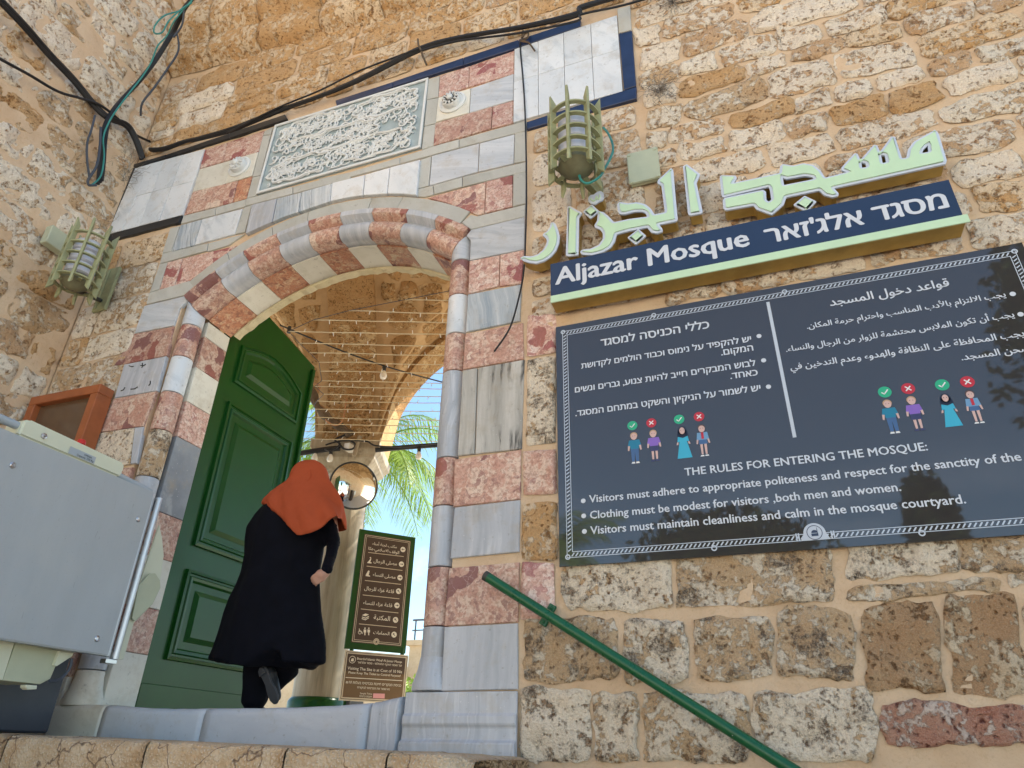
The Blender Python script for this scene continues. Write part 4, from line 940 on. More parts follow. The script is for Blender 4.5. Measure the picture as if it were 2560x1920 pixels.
# ------------------------------------------------------------------ far buildings of the courtyard
def building(name, o, az, wd, ht, dp_, label, wins, mat='wall_cream'):
    """front face along azimuth az starting at o; wins = (x, z, w, h)"""
    b = empty(name, (o[0], o[1], YF), label, 'building'); u = Vector((math.sin(az), math.cos(az), 0)); v = Vector((-u.y, u.x, 0)); o = Vector((o[0], o[1], 0))
    q = lambda x, z, d=0: o+u*x+v*d+Vector((0, 0, YF+z))
    g = G(); g.prism([q(0, 0), q(wd, 0), q(wd, ht), q(0, ht)], v*dp_); g.mk('wall', mat, b)
    for (x, z, w_, h_) in wins:
        arcp = [q(x+w_/2+w_/2*math.cos(t), z+h_+w_/2*math.sin(t), -.02) for t in [math.pi*k/10 for k in range(11)]]
        g = G(); g.prism([q(x, z, -.02), q(x+w_, z, -.02)]+arcp, v*.012); f = g.mk('window', 'dark_metal', b)
        g = G()
        o1 = [q(x-.1, z, -.06), q(x, z, -.06)]+arcp[::-1][0:0]
        ring = [(w_/2+.12), (w_/2)]
        for k in range(10):
            t0, t1 = math.pi*k/10, math.pi*(k+1)/10
            pts_ = [q(x+w_/2+r*math.cos(t), z+h_+r*math.sin(t), -.07) for r, t in ((w_/2, t0), (w_/2+.14, t0), (w_/2+.14, t1), (w_/2, t1))]
            g.prism(pts_, v*.06)
        g.mk('window_arch', 'wall_cream', f)
        g = G()
        for k in range(1, 3): g.prism([q(x+w_*k/3-.012, z, -.05), q(x+w_*k/3+.012, z, -.05), q(x+w_*k/3+.012, z+h_+w_*.4, -.05), q(x+w_*k/3-.012, z+h_+w_*.4, -.05)], v*.02)
        for k in range(1, 5): g.prism([q(x, z+h_*k/4-.012, -.052), q(x+w_, z+h_*k/4-.012, -.052), q(x+w_, z+h_*k/4+.012, -.052), q(x, z+h_*k/4+.012, -.052)], v*.02)
        g.mk('window_bars', 'alu', f)
    g = G(); g.prism([q(-.1, ht, -.1), q(wd+.1, ht, -.1), q(wd+.1, ht+.15, -.1), q(-.1, ht+.15, -.1)], v*(dp_+.2)); g.mk('cornice', mat, b)
    return b
Yb = 13.0
pa = P('s', 1195, 1300, Yb)
building('courtyard_house', (pa.x-5.2, Yb+.8), R_(82), 7.3, P('s', 1240, 1185, Yb).z-YF, 8, 'sunlit honey stone courtyard house with an arched barred window left of the column', [(5.0, .05, .8, 1.05), (2.2, .05, .8, 1.05), (6.4, .05, .5, 1.0)])
pb = P('s', 1765, 1180, 16)
building('far_house', (pb.x, 16), R_(85), 5, P('s', 1790, 1130, 16).z-YF, 6, 'small pale house with a roof railing seen right of the ticket sign', [(.35, .4, .5, .5)])
rl = empty('railing', (pb.x, 16.1, P('s', 1790, 1130, 16).z+.15), 'thin blue roof railing on the pale house beyond the signs', 'railing'); g = G()
zr_ = P('s', 1790, 1130, 16).z+.15
for k in range(9): g.tube([(pb.x+.1+k*.5, 16.1, zr_), (pb.x+.1+k*.5, 16.1, zr_+.6)], .025, 6)
g.mk('posts', 'cable_g', rl); g = G(); g.tube([(pb.x, 16.1, zr_+.6), (pb.x+4.2, 16.1, zr_+.6)], .03, 6); g.tube([(pb.x, 16.1, zr_+.3), (pb.x+4.2, 16.1, zr_+.3)], .02, 6); g.mk('rails', 'cable_g', rl)
def leafball(c, r, n, size, seed, squash=1):
    rg = random.Random(seed); g = G()
    for k in range(n):
        d = Vector((rg.gauss(0, 1), rg.gauss(0, 1), rg.gauss(0, 1))).normalized(); rad = r*rg.uniform(.45, 1)*(1+.25*noise.noise(d*2.2+Vector((seed, 0, 0)))); p = Vector(c)+Vector((d.x*rad, d.y*rad, d.z*rad*squash))
        a = Vector((rg.gauss(0, 1), rg.gauss(0, 1), rg.gauss(0, 1))).normalized()*size; b = a.orthogonal().normalized()*size*.5; g.add([p-a, p-b, p+a, p+b], [(0, 1, 2, 3)])
    return g
sh = P('s', 1768, 1300, 9); t = empty('shrub', (sh.x, 9, YF), 'dark green shrub at the foot of the pale house right of the ticket sign', 'shrub')
leafball((sh.x+.1, 9, YF+.55), .5, 900, .06, 3, 1.2).mk('crown', 'palm', t); g = G(); g.tube([(sh.x+.1, 9, YF-.01), (sh.x+.1, 9, YF+.5)], .03, 6); g.mk('trunk', 'bark', t)

# ------------------------------------------------------------------ things across the plaza (they show in the glossy board)
def tree(c, z, r, sq, label, seed, n=5000, size=.14, trunk=.22):
    t = empty('tree', (c[0], c[1], 0), label, 'tree'); leafball((c[0], c[1], z), r, n, size, seed, sq).mk('crown', 'leaf', t)
    g = G(); g.tube([(c[0], c[1], -.02), (c[0], c[1], z-r*sq*.3)], [trunk, trunk*.6], 10); g.mk('trunk', 'bark', t)
palm((-5.6, -15), H0+5.0, 'stout palm reflected in the lower left corner of the charcoal rules board', 26, 2.4, 9, droop=1.6)
tree((-.9, -16), H0+4.7, 2.6, .5, 'low round dark tree reflected at the bottom middle of the rules board', 4)
tree((4.2, -16), H0+4.9, .7, 2.6, 'slim cypress reflected near the bottom of the rules board', 5, 3000)
tree((10.2, -14.5), H0+9.6, 3.6, 1.5, 'tall dark tree reflected along the right edge of the rules board', 6, 16000, .18, .4)  # unseen tree, added so the board reflects dark there

# ------------------------------------------------------------------ lettering
FORMS = {}
for cpt in range(0xFE70, 0xFEFD):
    dc = unicodedata.decomposition(chr(cpt)).split()
    if len(dc) == 2: FORMS.setdefault(chr(int(dc[1], 16)), {})[dc[0].strip('<>')] = chr(cpt)
LIG = {'\u0627': '\uFEFB', '\u0622': '\uFEF5', '\u0623': '\uFEF7', '\u0625': '\uFEF9'}
def visual(s):
    if any('\u0590' <= c <= '\u05FF' for c in s) and not any('\u0600' <= c <= '\u06FF' for c in s): out = list(s)
    elif any('\u0600' <= c <= '\u06FF' for c in s):
        s = [c for c in s if not ('\u064B' <= c <= '\u0652')]; out = []; i = 0; prevj = False
        while i < len(s):
            c = s[i]; f = FORMS.get(c)
            if not f: out.append(c); prevj = False; i += 1; continue
            if c == '\u0644' and i+1 < len(s) and s[i+1] in LIG:
                out.append(chr(ord(LIG[s[i+1]])+(1 if prevj else 0))); prevj = False; i += 2; continue
            nx = s[i+1] if i+1 < len(s) else ''; nj = nx in FORMS and 'final' in FORMS[nx] and 'initial' in f
            k = ('medial' if nj else 'final') if prevj and 'final' in f else ('initial' if nj else 'isolated')
            out.append(f.get(k, c)); prevj = nj and 'initial' in f; i += 1
    else: return s
    out = out[::-1]; r = []; i = 0
    while i < len(out):
        if out[i].isdigit():
            j = i
            while j < len(out) and out[j].isdigit(): j += 1
            r += out[i:j][::-1]; i = j
        else: r.append(out[i]); i += 1
    return ''.join(r)
from mathutils.geometry import delaunay_2d_cdt
GC = {}
def glyphs(s, off=0.0, ext=0.0, res=2):
    """outlines of a line of text, filled with the non-zero rule (the fallback fonts have overlapping contours)"""
    if s in GC: return GC[s]
    if any(ord(ch_) >= 0xFB50 for ch_ in s):
        c = bpy.data.curves.new('t', 'FONT'); c.body = s; c.resolution_u = res; o = bpy.data.objects.new('t', c); COL.objects.link(o); bpy.context.view_layer.update()
        m = o.to_mesh(); GC[s] = ([tuple(v.co) for v in m.vertices], [tuple(p.vertices) for p in m.polygons]); o.to_mesh_clear(); bpy.data.objects.remove(o); bpy.data.curves.remove(c); return GC[s]
    c = bpy.data.curves.new('t', 'FONT'); c.body = s; c.fill_mode = 'NONE'; c.resolution_u = res
    o = bpy.data.objects.new('t', c); COL.objects.link(o); bpy.context.view_layer.update()
    m = o.to_mesh(); co = [Vector((v.co.x, v.co.y)) for v in m.vertices]; adj = {}
    for e in m.edges: adj.setdefault(e.vertices[0], []).append(e.vertices[1]); adj.setdefault(e.vertices[1], []).append(e.vertices[0])
    o.to_mesh_clear(); bpy.data.objects.remove(o); bpy.data.curves.remove(c)
    seen = set(); loops = []
    for i in sorted(adj):
        if i in seen: continue
        lp = [i]; seen.add(i); cur = i+1 if i+1 in adj[i] else adj[i][0]
        while cur is not None and cur not in seen: lp.append(cur); seen.add(cur); cur = next((k for k in adj[cur] if k not in seen), None)
        if len(lp) > 2: loops.append(lp)
    V_ = []; F_ = []
    # neighbouring contours are filled together: group by overlap in x
    ext_ = sorted((min(co[i].x for i in l), max(co[i].x for i in l), l) for l in loops); groups = []; mx_ = -1e9
    for x0, x1, l in ext_:
        if x0 > mx_+1e-6: groups.append([])
        groups[-1].append(l); mx_ = max(mx_, x1)
    for gr in groups:
        vs = []; fc = []; sg = []
        for l in gr:
            n0 = len(vs); vs += [co[i] for i in l]; fc.append(list(range(n0, len(vs)))); ar = sum(co[l[k-1]].x*co[l[k]].y-co[l[k]].x*co[l[k-1]].y for k in range(len(l)))
            if ar < 0: fc[-1] = fc[-1][::-1]
            sg.append(1 if ar > 0 else -1)
        r = delaunay_2d_cdt(vs, [], fc, 0, 1e-6); n0 = len(V_); V_ += [(v.x, v.y, 0) for v in r[0]]
        for f, org in zip(r[2], r[5]):
            if sum(sg[k] for k in org) != 0 and org: F_.append(tuple(n0+k for k in f))
    GC[s] = (V_, F_); return V_, F_
def writing(s, a, b, parent, m, N=NW, name='lettering', ref=None, off=.012, bold=.0, lift=.0012, hs=1.0, level=True, maxh=None):
    """a line of print whose baseline runs from point a to point b on a face with normal N"""
    vs, fs = glyphs(visual(s), 0)
    if not vs: return None
    x0 = min(v[0] for v in vs); x1 = max(v[0] for v in vs)
    if ref: rv, _ = glyphs(visual(ref), 0); x1 = x0+max(v[0] for v in rv)-min(v[0] for v in rv)
    a = Vector(a); b = Vector(b)
    if level: a.z = b.z = (a.z+b.z)/2
    u = (b-a).normalized(); v = N.cross(u); k = (b-a).length/(x1-x0)
    g = G()
    for i, (dx, dy) in enumerate(((-off, 0), (off, 0), (0, off*.6), (0, -off*.6))):
        g.add([a+u*(x-x0+dx)*k+v*(y+dy)*k*hs+N*(lift+.00012*i) for x, y, z in vs], fs)
    return mk(name, g.v, g.f, m, parent)
def flat(name, polys, m, parent, N=NW, lift=.001):
    g = G()
    for p in polys: g.add([Vector(q)+N*lift for q in p], [tuple(range(len(p)))])
    return mk(name, g.v, g.f, m, parent)
def disc(c, r, u, v, n=20): return [c+u*r*math.cos(2*math.pi*k/n)+v*r*math.sin(2*math.pi*k/n) for k in range(n)]
def ringp(c, r0, r1, u, v, n=20): return [[c+u*r*math.cos(t)+v*r*math.sin(t) for r, t in ((r0, 2*math.pi*k/n), (r1, 2*math.pi*k/n), (r1, 2*math.pi*(k+1)/n), (r0, 2*math.pi*(k+1)/n))] for k in range(n)]
def bar(a, b, w_, N): d = (b-a).normalized(); s = N.cross(d)*w_/2; return [a-s, b-s, b+s, a+s]
XU, ZU = Vector((1, 0, 0)), Vector((0, 0, 1))

# ------------------------------------------------------------------ rules board
bX0, bX1, bZ0, bZ1, bY = -.951, 1.432, H0+.831, H0+2.256, -.03
bd = empty('rules_board', (bX0, bY, bZ0), 'large glossy charcoal board of mosque entry rules in Hebrew, Arabic and English', 'sign')
g = G(); g.box((bX0, bY, bZ0), (bX1, bY+.012, bZ1)); g.mk('panel', 'board', bd, bevel=.001)
for x in (bX0+.1, .2, bX1-.1):
    for z in (bZ0+.1, bZ1-.1):
        g = G(); g.box((x-.02, bY+.0125, z-.02), (x+.02, .03, z+.02)); g.mk('spacer', 'dark_metal', bd)
BP = lambda t, x, y: P(t, x, y, bY)
BL = [('r', 'כללי הכניסה למסגד', (385, 1493), (853, 1420), 'r'), ('r', 'יש להקפיד על נימוס וכבוד הולמים לקדושת', (300, 1590), (1035, 1478), 'r'), ('r', 'המקום.', (905, 1535), (1043, 1515), 'r'),
      ('t', 'לבוש המבקרים חייב להיות צנוע, גברים ונשים', (273, 38), (1053, -80), 't'), ('r', 'כאחד.', (945, 1638), (1062, 1620), 'r'), ('t', 'יש לשמור על הניקיון והשקט במתחם המסגד.', (275, 140), (1075, 28), 't'),
      ('r', 'قواعد دخول المسجد', (1375, 1318), (1892, 1240), 'r'), ('r', 'يجب الالتزام بالأدب المناسب واحترام حرمة المكان.', (1275, 1418), (2135, 1285), 'r'),
      ('r', 'يجب أن تكون الملابس محتشمة للزوار من الرجال والنساء.', (1185, 1518), (2172, 1372), 'r'), ('r', 'يجب المحافظة على النظافة والهدوء وعدم التدخين في', (1205, 1600), (2215, 1450), 'r'), ('r', 'صحن المسجد.', (1945, 1560), (2245, 1512), 'r')]
for t, s, a, b, _ in BL:
    arb = '\u0600' < s[0] < '\u06ff'
    writing(s, BP(t, *a), BP(t, *b), bd, 'white_print', off=.02 if arb else .022, hs=1.0)
for s, a, b, ref in [('THE RULES FOR ENTERING THE MOSQUE:', (748, 398), (1797, 285), None), ('Visitors must adhere to appropriate politeness and respect for the sanctity of the place.', (335, 512), (2203, 332), 'Visitors must adhere to appropriate politeness and respect for the sanctity of the'),
                     ('Clothing must be modest for visitors ,both men and women.', (338, 582), (1682, 462), None), ('Visitors must maintain cleanliness and calm in the mosque courtyard.', (340, 650), (1962, 515), None)]:
    writing(s, BP('t', *a), BP('t', *b), bd, 'white_print', ref=ref, off=.018)
for t, x, y in [('r', 1067, 1452), ('r', 1087, 1557), ('t', 1108, 12), ('r', 2163, 1270), ('r', 2197, 1358), ('r', 2240, 1440), ('t', 308, 505), ('t', 310, 570), ('t', 313, 637)]:
    flat('bullet', [disc(BP(t, x, y), .0125, XU, ZU)], 'white_print', bd)
a, b = BP('r', 1105, 1305), BP('t', 1222, 231); b.x = a.x; flat('divider', [bar(a, b, .0165, NW)], 'dim_print', bd)
def rectlines(i, w_):
    x0, x1, z0, z1 = bX0+i, bX1-i, bZ0+i, bZ1-i; y = bY
    return [[(x0, y, z0), (x1, y, z0), (x1, y, z0+w_), (x0, y, z0+w_)], [(x0, y, z1-w_), (x1, y, z1-w_), (x1, y, z1), (x0, y, z1)], [(x0, y, z0+w_), (x0+w_, y, z0+w_), (x0+w_, y, z1-w_), (x0, y, z1-w_)], [(x1-w_, y, z0+w_), (x1, y, z0+w_), (x1, y, z1-w_), (x1-w_, y, z1-w_)]]
pl = rectlines(.040, .0035)+rectlines(.068, .0035)
x = bX0+.062
while x < bX1-.075:
    for z in (bZ0+.0555, bZ1-.0555): pl.append([(x, bY, z-.008), (x+.0065, bY, z-.0095), (x+.0195, bY, z+.008), (x+.013, bY, z+.0095)])
    x += .0205
z = bZ0+.07
while z < bZ1-.08:
    for x in (bX0+.0555, bX1-.0555): pl.append([(x-.008, bY, z), (x+.008, bY, z+.011), (x+.0095, bY, z+.0175), (x-.0095, bY, z+.0065)])
    z += .0205
for cx_, cz_ in ((bX0+.045, bZ0+.045), (bX1-.045, bZ0+.045), (bX0+.045, bZ1-.045), (bX1-.045, bZ1-.045), (-.20, bZ0+.037), (.66, bZ0+.037), (-.37, bZ1-.04), (.33, bZ1-.04)): pl += ringp(Vector((cx_, bY-.0003, cz_)), .008, .014, XU, ZU, 12)
flat('rope_border', pl, 'dim_print', bd)
ec = BP('t', 1308, 648); ec = Vector((ec.x, bY, bZ0+.070))
flat('emblem_plate', [[ec+XU*.047*math.cos(t)+ZU*(.047*math.sin(t)) for t in [math.pi*k/14 for k in range(15)]]+[ec+XU*-.060-ZU*.028, ec+XU*.060-ZU*.028]], 'dim_print', bd, lift=.0018)
flat('emblem_ring', ringp(ec+ZU*.004, .030, .033, XU, ZU, 28), 'sign_navy', bd, lift=.0024)
def mosque_mark(c, r, u, v, N, parent, m, lift):
    ps = [[c+u*r*.42*math.cos(t)+v*(r*.42*math.sin(t)-r*.05) for t in [math.pi*k/10 for k in range(11)]], [c-u*r*.45-v*r*.12, c+u*r*.45-v*r*.12, c+u*r*.45-v*r*.5, c-u*r*.45-v*r*.5], [c+u*r*.30-v*r*.1, c+u*r*.42-v*r*.1, c+u*r*.38+v*r*.7, c+u*r*.34+v*r*.7]]
    flat('emblem_mosque', ps, m, parent, N, lift)
mosque_mark(ec+ZU*.004, .032, XU, ZU, NW, bd, 'sign_navy', .0024)
flat('emblem_scrolls', [bar(ec+XU*s*.068-ZU*.03, ec+XU*s*.068+ZU*.006, .006, NW) for s in (-1, 1)]+[bar(ec+XU*s*.078-ZU*.03, ec+XU*s*.078+ZU*.006, .006, NW) for s in (-1, 1)], 'dim_print', bd, lift=.0018)
PR = {n: plain('print_'+n, c, .4, speck=.02) for n, c in dict(teal=(.02, .20, .33), purple=(.24, .13, .50), jeans=(.06, .13, .28), cyan=(.05, .40, .58), shorts=(.045, .05, .13), skin=(.62, .42, .38), hair=(.50, .30, .17), dark=(.012, .016, .04), brown=(.09, .04, .025), denim=(.16, .32, .52), red=(.50, .03, .05), green=(.03, .40, .22), white=(.78, .78, .78)).items()}
def figure(t, cx, ty, by, kind, side):
    top = BP(t, cx, ty); bot = BP(t, cx+(by-ty)*.10, by); h = top.z-bot.z; c = Vector((BP(t, cx+(by-ty)*.05, (ty+by)/2).x, bY, bot.z))
    f = lambda pts: [c+XU*x*h+ZU*z*h for x, z in pts]
    q = []
    if kind == 'b1': q = [('teal', [[(-.15, .73), (.15, .73), (.19, .56), (.13, .55), (.12, .45), (-.12, .45), (-.13, .55), (-.19, .56)]]), ('skin', [[(-.19, .56), (-.13, .55), (-.16, .40), (-.20, .41)], [(.19, .56), (.13, .55), (.16, .40), (.20, .41)]]), ('jeans', [[(-.115, .45), (.115, .45), (.10, .06), (.02, .06), (0, .36), (-.02, .06), (-.10, .06)]]), ('white', [[(-.12, .0), (-.01, .0), (-.02, .05), (-.10, .05)], [(.12, .0), (.01, .0), (.02, .05), (.10, .05)]])]
    if kind == 'b2': q = [('purple', [[(-.15, .73), (.15, .73), (.19, .56), (.13, .55), (.12, .47), (-.12, .47), (-.13, .55), (-.19, .56)]]), ('skin', [[(-.19, .56), (-.13, .55), (-.16, .42), (-.20, .43)], [(.19, .56), (.13, .55), (.16, .42), (.20, .43)], [(-.09, .32), (-.02, .32), (-.03, .06), (-.08, .06)], [(.09, .32), (.02, .32), (.03, .06), (.08, .06)]]), ('shorts', [[(-.115, .47), (.115, .47), (.12, .31), (.01, .31), (-.01, .31), (-.12, .31)], [(-.12, .0), (-.01, .0), (-.02, .05), (-.10, .05)], [(.12, .0), (.01, .0), (.02, .05), (.10, .05)]])]
    if kind == 'w': q = [('cyan', [[(-.13, .70), (.13, .70), (.16, .50), (.10, .52), (.20, .02), (-.20, .02), (-.10, .52), (-.16, .50)]]), ('dark', [[(.12*math.cos(t), .84+.135*math.sin(t)) for t in [k*math.pi/8 for k in range(16)]], [(-.12, .84), (.12, .84), (.16, .68), (0, .62), (-.16, .68)]]), ('skin', [[(-.19, .42), (-.14, .43), (-.13, .50), (-.17, .50)], [(.19, .42), (.14, .43), (.13, .50), (.17, .50)]])]
    if kind == 'g': q = [('denim', [[(-.14, .73), (.14, .73), (.17, .52), (.10, .50), (-.10, .50), (-.17, .52)]]), ('skin', [[(-.17, .52), (-.12, .51), (-.15, .38), (-.19, .39)], [(.17, .52), (.12, .51), (.15, .38), (.19, .39)], [(-.09, .38), (-.02, .38), (-.03, .06), (-.08, .06)], [(.09, .38), (.02, .38), (.03, .06), (.08, .06)]]), ('jeans', [[(-.11, .50), (.11, .50), (.12, .37), (-.12, .37)]]), ('white', [[(-.12, .0), (-.01, .0), (-.02, .04), (-.10, .04)], [(.12, .0), (.01, .0), (.02, .04), (.10, .04)]])]
    for i, (m, ps) in enumerate(q): flat('printed_figure', [f(p) for p in ps], PR[m], bd, lift=.001+i*.0002)
    if kind == 'g': flat('printed_shirt', [f([(-.035, .73), (.035, .73), (.035, .53), (-.035, .53)])], PR['red'], bd, lift=.002)
    hd = [(.095*math.cos(k*math.pi/8), .85+.105*math.sin(k*math.pi/8)) for k in range(16)]
    if kind != 'w': flat('printed_hair', [f([(x*1.13, z+.022) for x, z in hd])], PR['hair' if kind[0] == 'b' else 'brown'], bd, lift=.0016)
    flat('printed_face', [f([(x*(.78 if kind == 'w' else .95), z-.012) for x, z in hd])], PR['skin'], bd, lift=.0021)
    flat('printed_eyes', [f([(s*.035-.008, .845), (s*.035+.008, .845), (s*.035+.008, .865), (s*.035-.008, .865)]) for s in (-1, 1)], PR['dark'], bd, lift=.0025)
def badge(t, x, y, r, ok):
    c = BP(t, x, y); c.y = bY; flat('badge', [disc(c, r, XU, ZU, 24)], PR['green' if ok else 'red'], bd, lift=.001); w_ = r*.20
    if ok: ps = [bar(c+XU*r*-.5-ZU*r*.02, c+XU*r*-.1-ZU*r*.42, w_, NW), bar(c+XU*r*-.16-ZU*r*.42, c+XU*r*.52+ZU*r*.38, w_, NW)]
    else: ps = [bar(c+(XU+ZU)*-r*.4, c+(XU+ZU)*r*.4, w_, NW)]; flat('badge_mark', [bar(c+(XU-ZU)*-r*.4, c+(XU-ZU)*r*.4, w_, NW)], PR['white'], bd, lift=.0022)
    flat('badge_mark', ps, PR['white'], bd, lift=.002)
for t, cx_, ty, by, k, bx_, by_, ok in [('t', 523, 206, 343, 'b1', 520, 180, 1), ('t', 607, 195, 333, 'b2', 602, 168, 0), ('t', 733, 180, 323, 'w', 722, 153, 1), ('t', 818, 172, 312, 'g', 808, 141, 0)]:
    figure(t, cx_, ty, by, k, 0); badge(t, bx_, by_, .0265, ok)
for t, cx_, ty, by, k, bx_, by_, ok in [('t', 1628, 63, 215, 'b1', 1610, 35, 1), ('t', 1733, 48, 203, 'b2', 1711, 20, 0), ('t', 1880, 36, 188, 'w', 1858, 4, 1), ('t', 1988, 22, 172, 'g', 1967, -9, 0)]:
    figure(t, cx_, ty, by, k, 1); badge(t, bx_, by_, .029, ok)

# ------------------------------------------------------------------ blue letter sign and the channel letters over it
sg_ = empty('name_sign', (-.95, -.15, H0+2.37), 'long navy box sign reading Aljazar Mosque with a mint stripe and gold underside', 'sign')
sy = -.15
sBL, sBR, sTR, sTL = P('r', 168, 1305, sy), P('r', 1982, 962, sy), P('r', 1912, 783, sy), P('r', 165, 1130, sy)
x0, x1 = (sBL.x+sTL.x)/2, sBR.x; zb, zt2 = (sBL.z+sBR.z)/2, (sTL.z+sTR.z)/2; zs_ = zb+(P('r', 165, 1280, sy).z-sBL.z)*1.15
xr_ = P('r', 1946, 925, sy).x
g = G(); g.box((x0, sy+.006, zb), (xr_, -.035, zt2)); g.mk('gold_case', 'gold', sg_, bevel=.002)
g = G(); g.box((x0, sy, zs_+.001), (xr_, sy+.005, zt2)); g.mk('navy_face', 'sign_navy', sg_, bevel=.001)
g = G(); g.box((x0, sy-.003, zb), (x1, sy+.005, zs_)); g.mk('mint_stripe', 'mint', sg_, bevel=.001)
g = G(); 
for x in (x0+.2, xr_-.25): g.box((x, -.0345, zb+.05), (x+.05, .02, zb+.12))
g.mk('wall_fixing', 'dark_metal', sg_)
def sw(s, a, b, off, t='r'): return writing(s, P(t, *a, sy), P(t, *b, sy), sg_, 'white_print', off=off, lift=.0015, hs=1.0)
o = sw('Aljazar Mosque', (190, 1226), (1026, 1065), .028); sw("מסגד אלג'זאר", (1098, 1040), (1892, 908), .028)
def rnd(poly, d=.006):
    out = []; n = len(poly)
    for i in range(n):
        a, b, c = Vector(poly[i-1]), Vector(poly[i]), Vector(poly[(i+1) % n]); da = (a-b); dc = (c-b); la, lc = min(d, da.length*.3), min(d, dc.length*.3)
        out += [b+da.normalized()*la, b+(da.normalized()*la+dc.normalized()*lc)*.22, b+dc.normalized()*lc]
    return out
def area2(p): return sum(p[i-1][0]*p[i][1]-p[i][0]*p[i-1][1] for i in range(len(p)))/2
def curve_solid(polys, off, y0, y1, name, m, parent):
    c = bpy.data.curves.new('c', 'CURVE'); c.dimensions = '2D'; c.fill_mode = 'BOTH'; c.extrude = abs(y1-y0)/2
    for i, p in enumerate(polys):
        p = [Vector((q[0], q[1])) for q in p]
        if (area2(p) > 0) != (i == 0): p = p[::-1]
        # offset by mitred inset (outer shrinks, holes grow)
        n = len(p); q = []
        for k in range(n):
            a, b, e = p[k-1], p[k], p[(k+1) % n]; d1 = (b-a).normalized(); d2 = (e-b).normalized(); n1 = Vector((-d1.y, d1.x)); n2 = Vector((-d2.y, d2.x)); bi = n1+n2
            if bi.length < 1e-3: bi = n1
            bi.normalize(); q.append(b+bi*off/max(.5, bi.dot(n1)))
        s = c.splines.new('POLY'); s.points.add(n-1); s.use_cyclic_u = True
        for k, v in enumerate(q): s.points[k].co = (v.x, v.y, 0, 1)
    o = bpy.data.objects.new('c', c); COL.objects.link(o); bpy.context.view_layer.update(); me = o.to_mesh(); ym = (y0+y1)/2
    vs = [(v.co.x, ym-v.co.z, v.co.y) for v in me.vertices]; fs = [tuple(pp.vertices) for pp in me.polygons]; o.to_mesh_clear(); bpy.data.objects.remove(o); bpy.data.curves.remove(c)
    g = G(); g.v = vs; g.f = fs; return g.mk(name, m, parent)
ly = -.132
def channel(parent, polys, t='J', green=True, inset=.017, mint='mint'):
    ps = []
    for p in polys:
        w3 = [P(t, x, y, ly) for x, y in p]; ps.append(rnd([(v.x, v.z) for v in w3]))
    curve_solid(ps, 0, ly, ly+.012, 'rim', 'rim', parent); curve_solid(ps, .006, ly+.013, -.035, 'gold_return', 'gold', parent)
    if green: curve_solid(ps, inset, ly-.008, ly-.001, 'mint_face', mint, parent)
def LT(name_, label, polys, t='J', **k):
    o = empty('channel_letter', P(t, *polys[0][0], ly), label, 'sign letter', 'raised Arabic letters over the name sign'); channel(o, polys, t, **k); return o
LT('reh', 'raised mint Arabic letter reh, leftmost crescent of the raised letters', [[(85, 870), (130, 850), (200, 855), (270, 835), (330, 785), (360, 740), (372, 690), (358, 655), (325, 632), (335, 610), (370, 590), (400, 545), (410, 500), (435, 490), (465, 510), (490, 570), (507, 640), (500, 710), (470, 790), (410, 860), (340, 905), (260, 930), (180, 920), (120, 900)]])
LT('alef', 'raised mint Arabic alef, first upright after the leftmost crescent', [[(612, 318), (748, 393), (712, 440), (705, 840), (600, 853), (572, 845), (590, 330)]])
LT('dot', 'raised mint diamond dot above the second Arabic crescent', [[(850, 303), (930, 375), (832, 452), (753, 380)]])
LT('word', 'raised mint joined Arabic letters with a tall lam in the left word', [[(925, 372), (975, 385), (1030, 430), (1085, 490), (1250, 455), (1438, 432), (1420, 395), (1380, 378), (1300, 380), (1200, 408), (1145, 405), (1125, 370), (1118, 300), (1140, 275), (1230, 290), (1330, 278), (1420, 300), (1480, 350), (1515, 408), (1625, 385), (1588, 100), (1548, 78), (1550, 45), (1690, -85), (1714, -68), (1762, 465), (1740, 483), (1565, 517), (1600, 560), (1602, 590), (1545, 612), (1480, 600), (1438, 547), (1240, 585), (1112, 620), (1095, 690), (1050, 760), (970, 810), (850, 842), (740, 834), (723, 805), (745, 783), (830, 773), (920, 735), (965, 670), (965, 610), (940, 570), (882, 548), (875, 522), (903, 480), (910, 420), (915, 380)]])
LT('dot2', 'raised mint diamond dot under the left Arabic word', [[(1345, 563), (1427, 635), (1315, 730), (1226, 655)]])
LT('alef2', 'raised mint Arabic alef standing between the two words', [[(1817, -104), (1859, -126), (2001, -21), (1962, 70), (2028, 382), (2012, 398), (1892, 420), (1872, 402)]])
o = LT('shadda', 'small raised cloud shaped doubling mark above the diamond dot', [[(835, 200), (868, 198), (900, 170), (940, 158), (972, 175), (978, 215), (965, 255), (925, 272), (880, 302), (840, 295), (808, 265), (812, 225)]], green=False)
g = G(); g.tube(spline([P('J', x, y, ly-.003) for x, y in ((838, 240), (855, 262), (880, 262), (893, 235), (900, 215), (910, 240), (925, 245), (935, 220), (928, 200))], 4), .005, 6); g.mk('mint_face', 'mint', o)
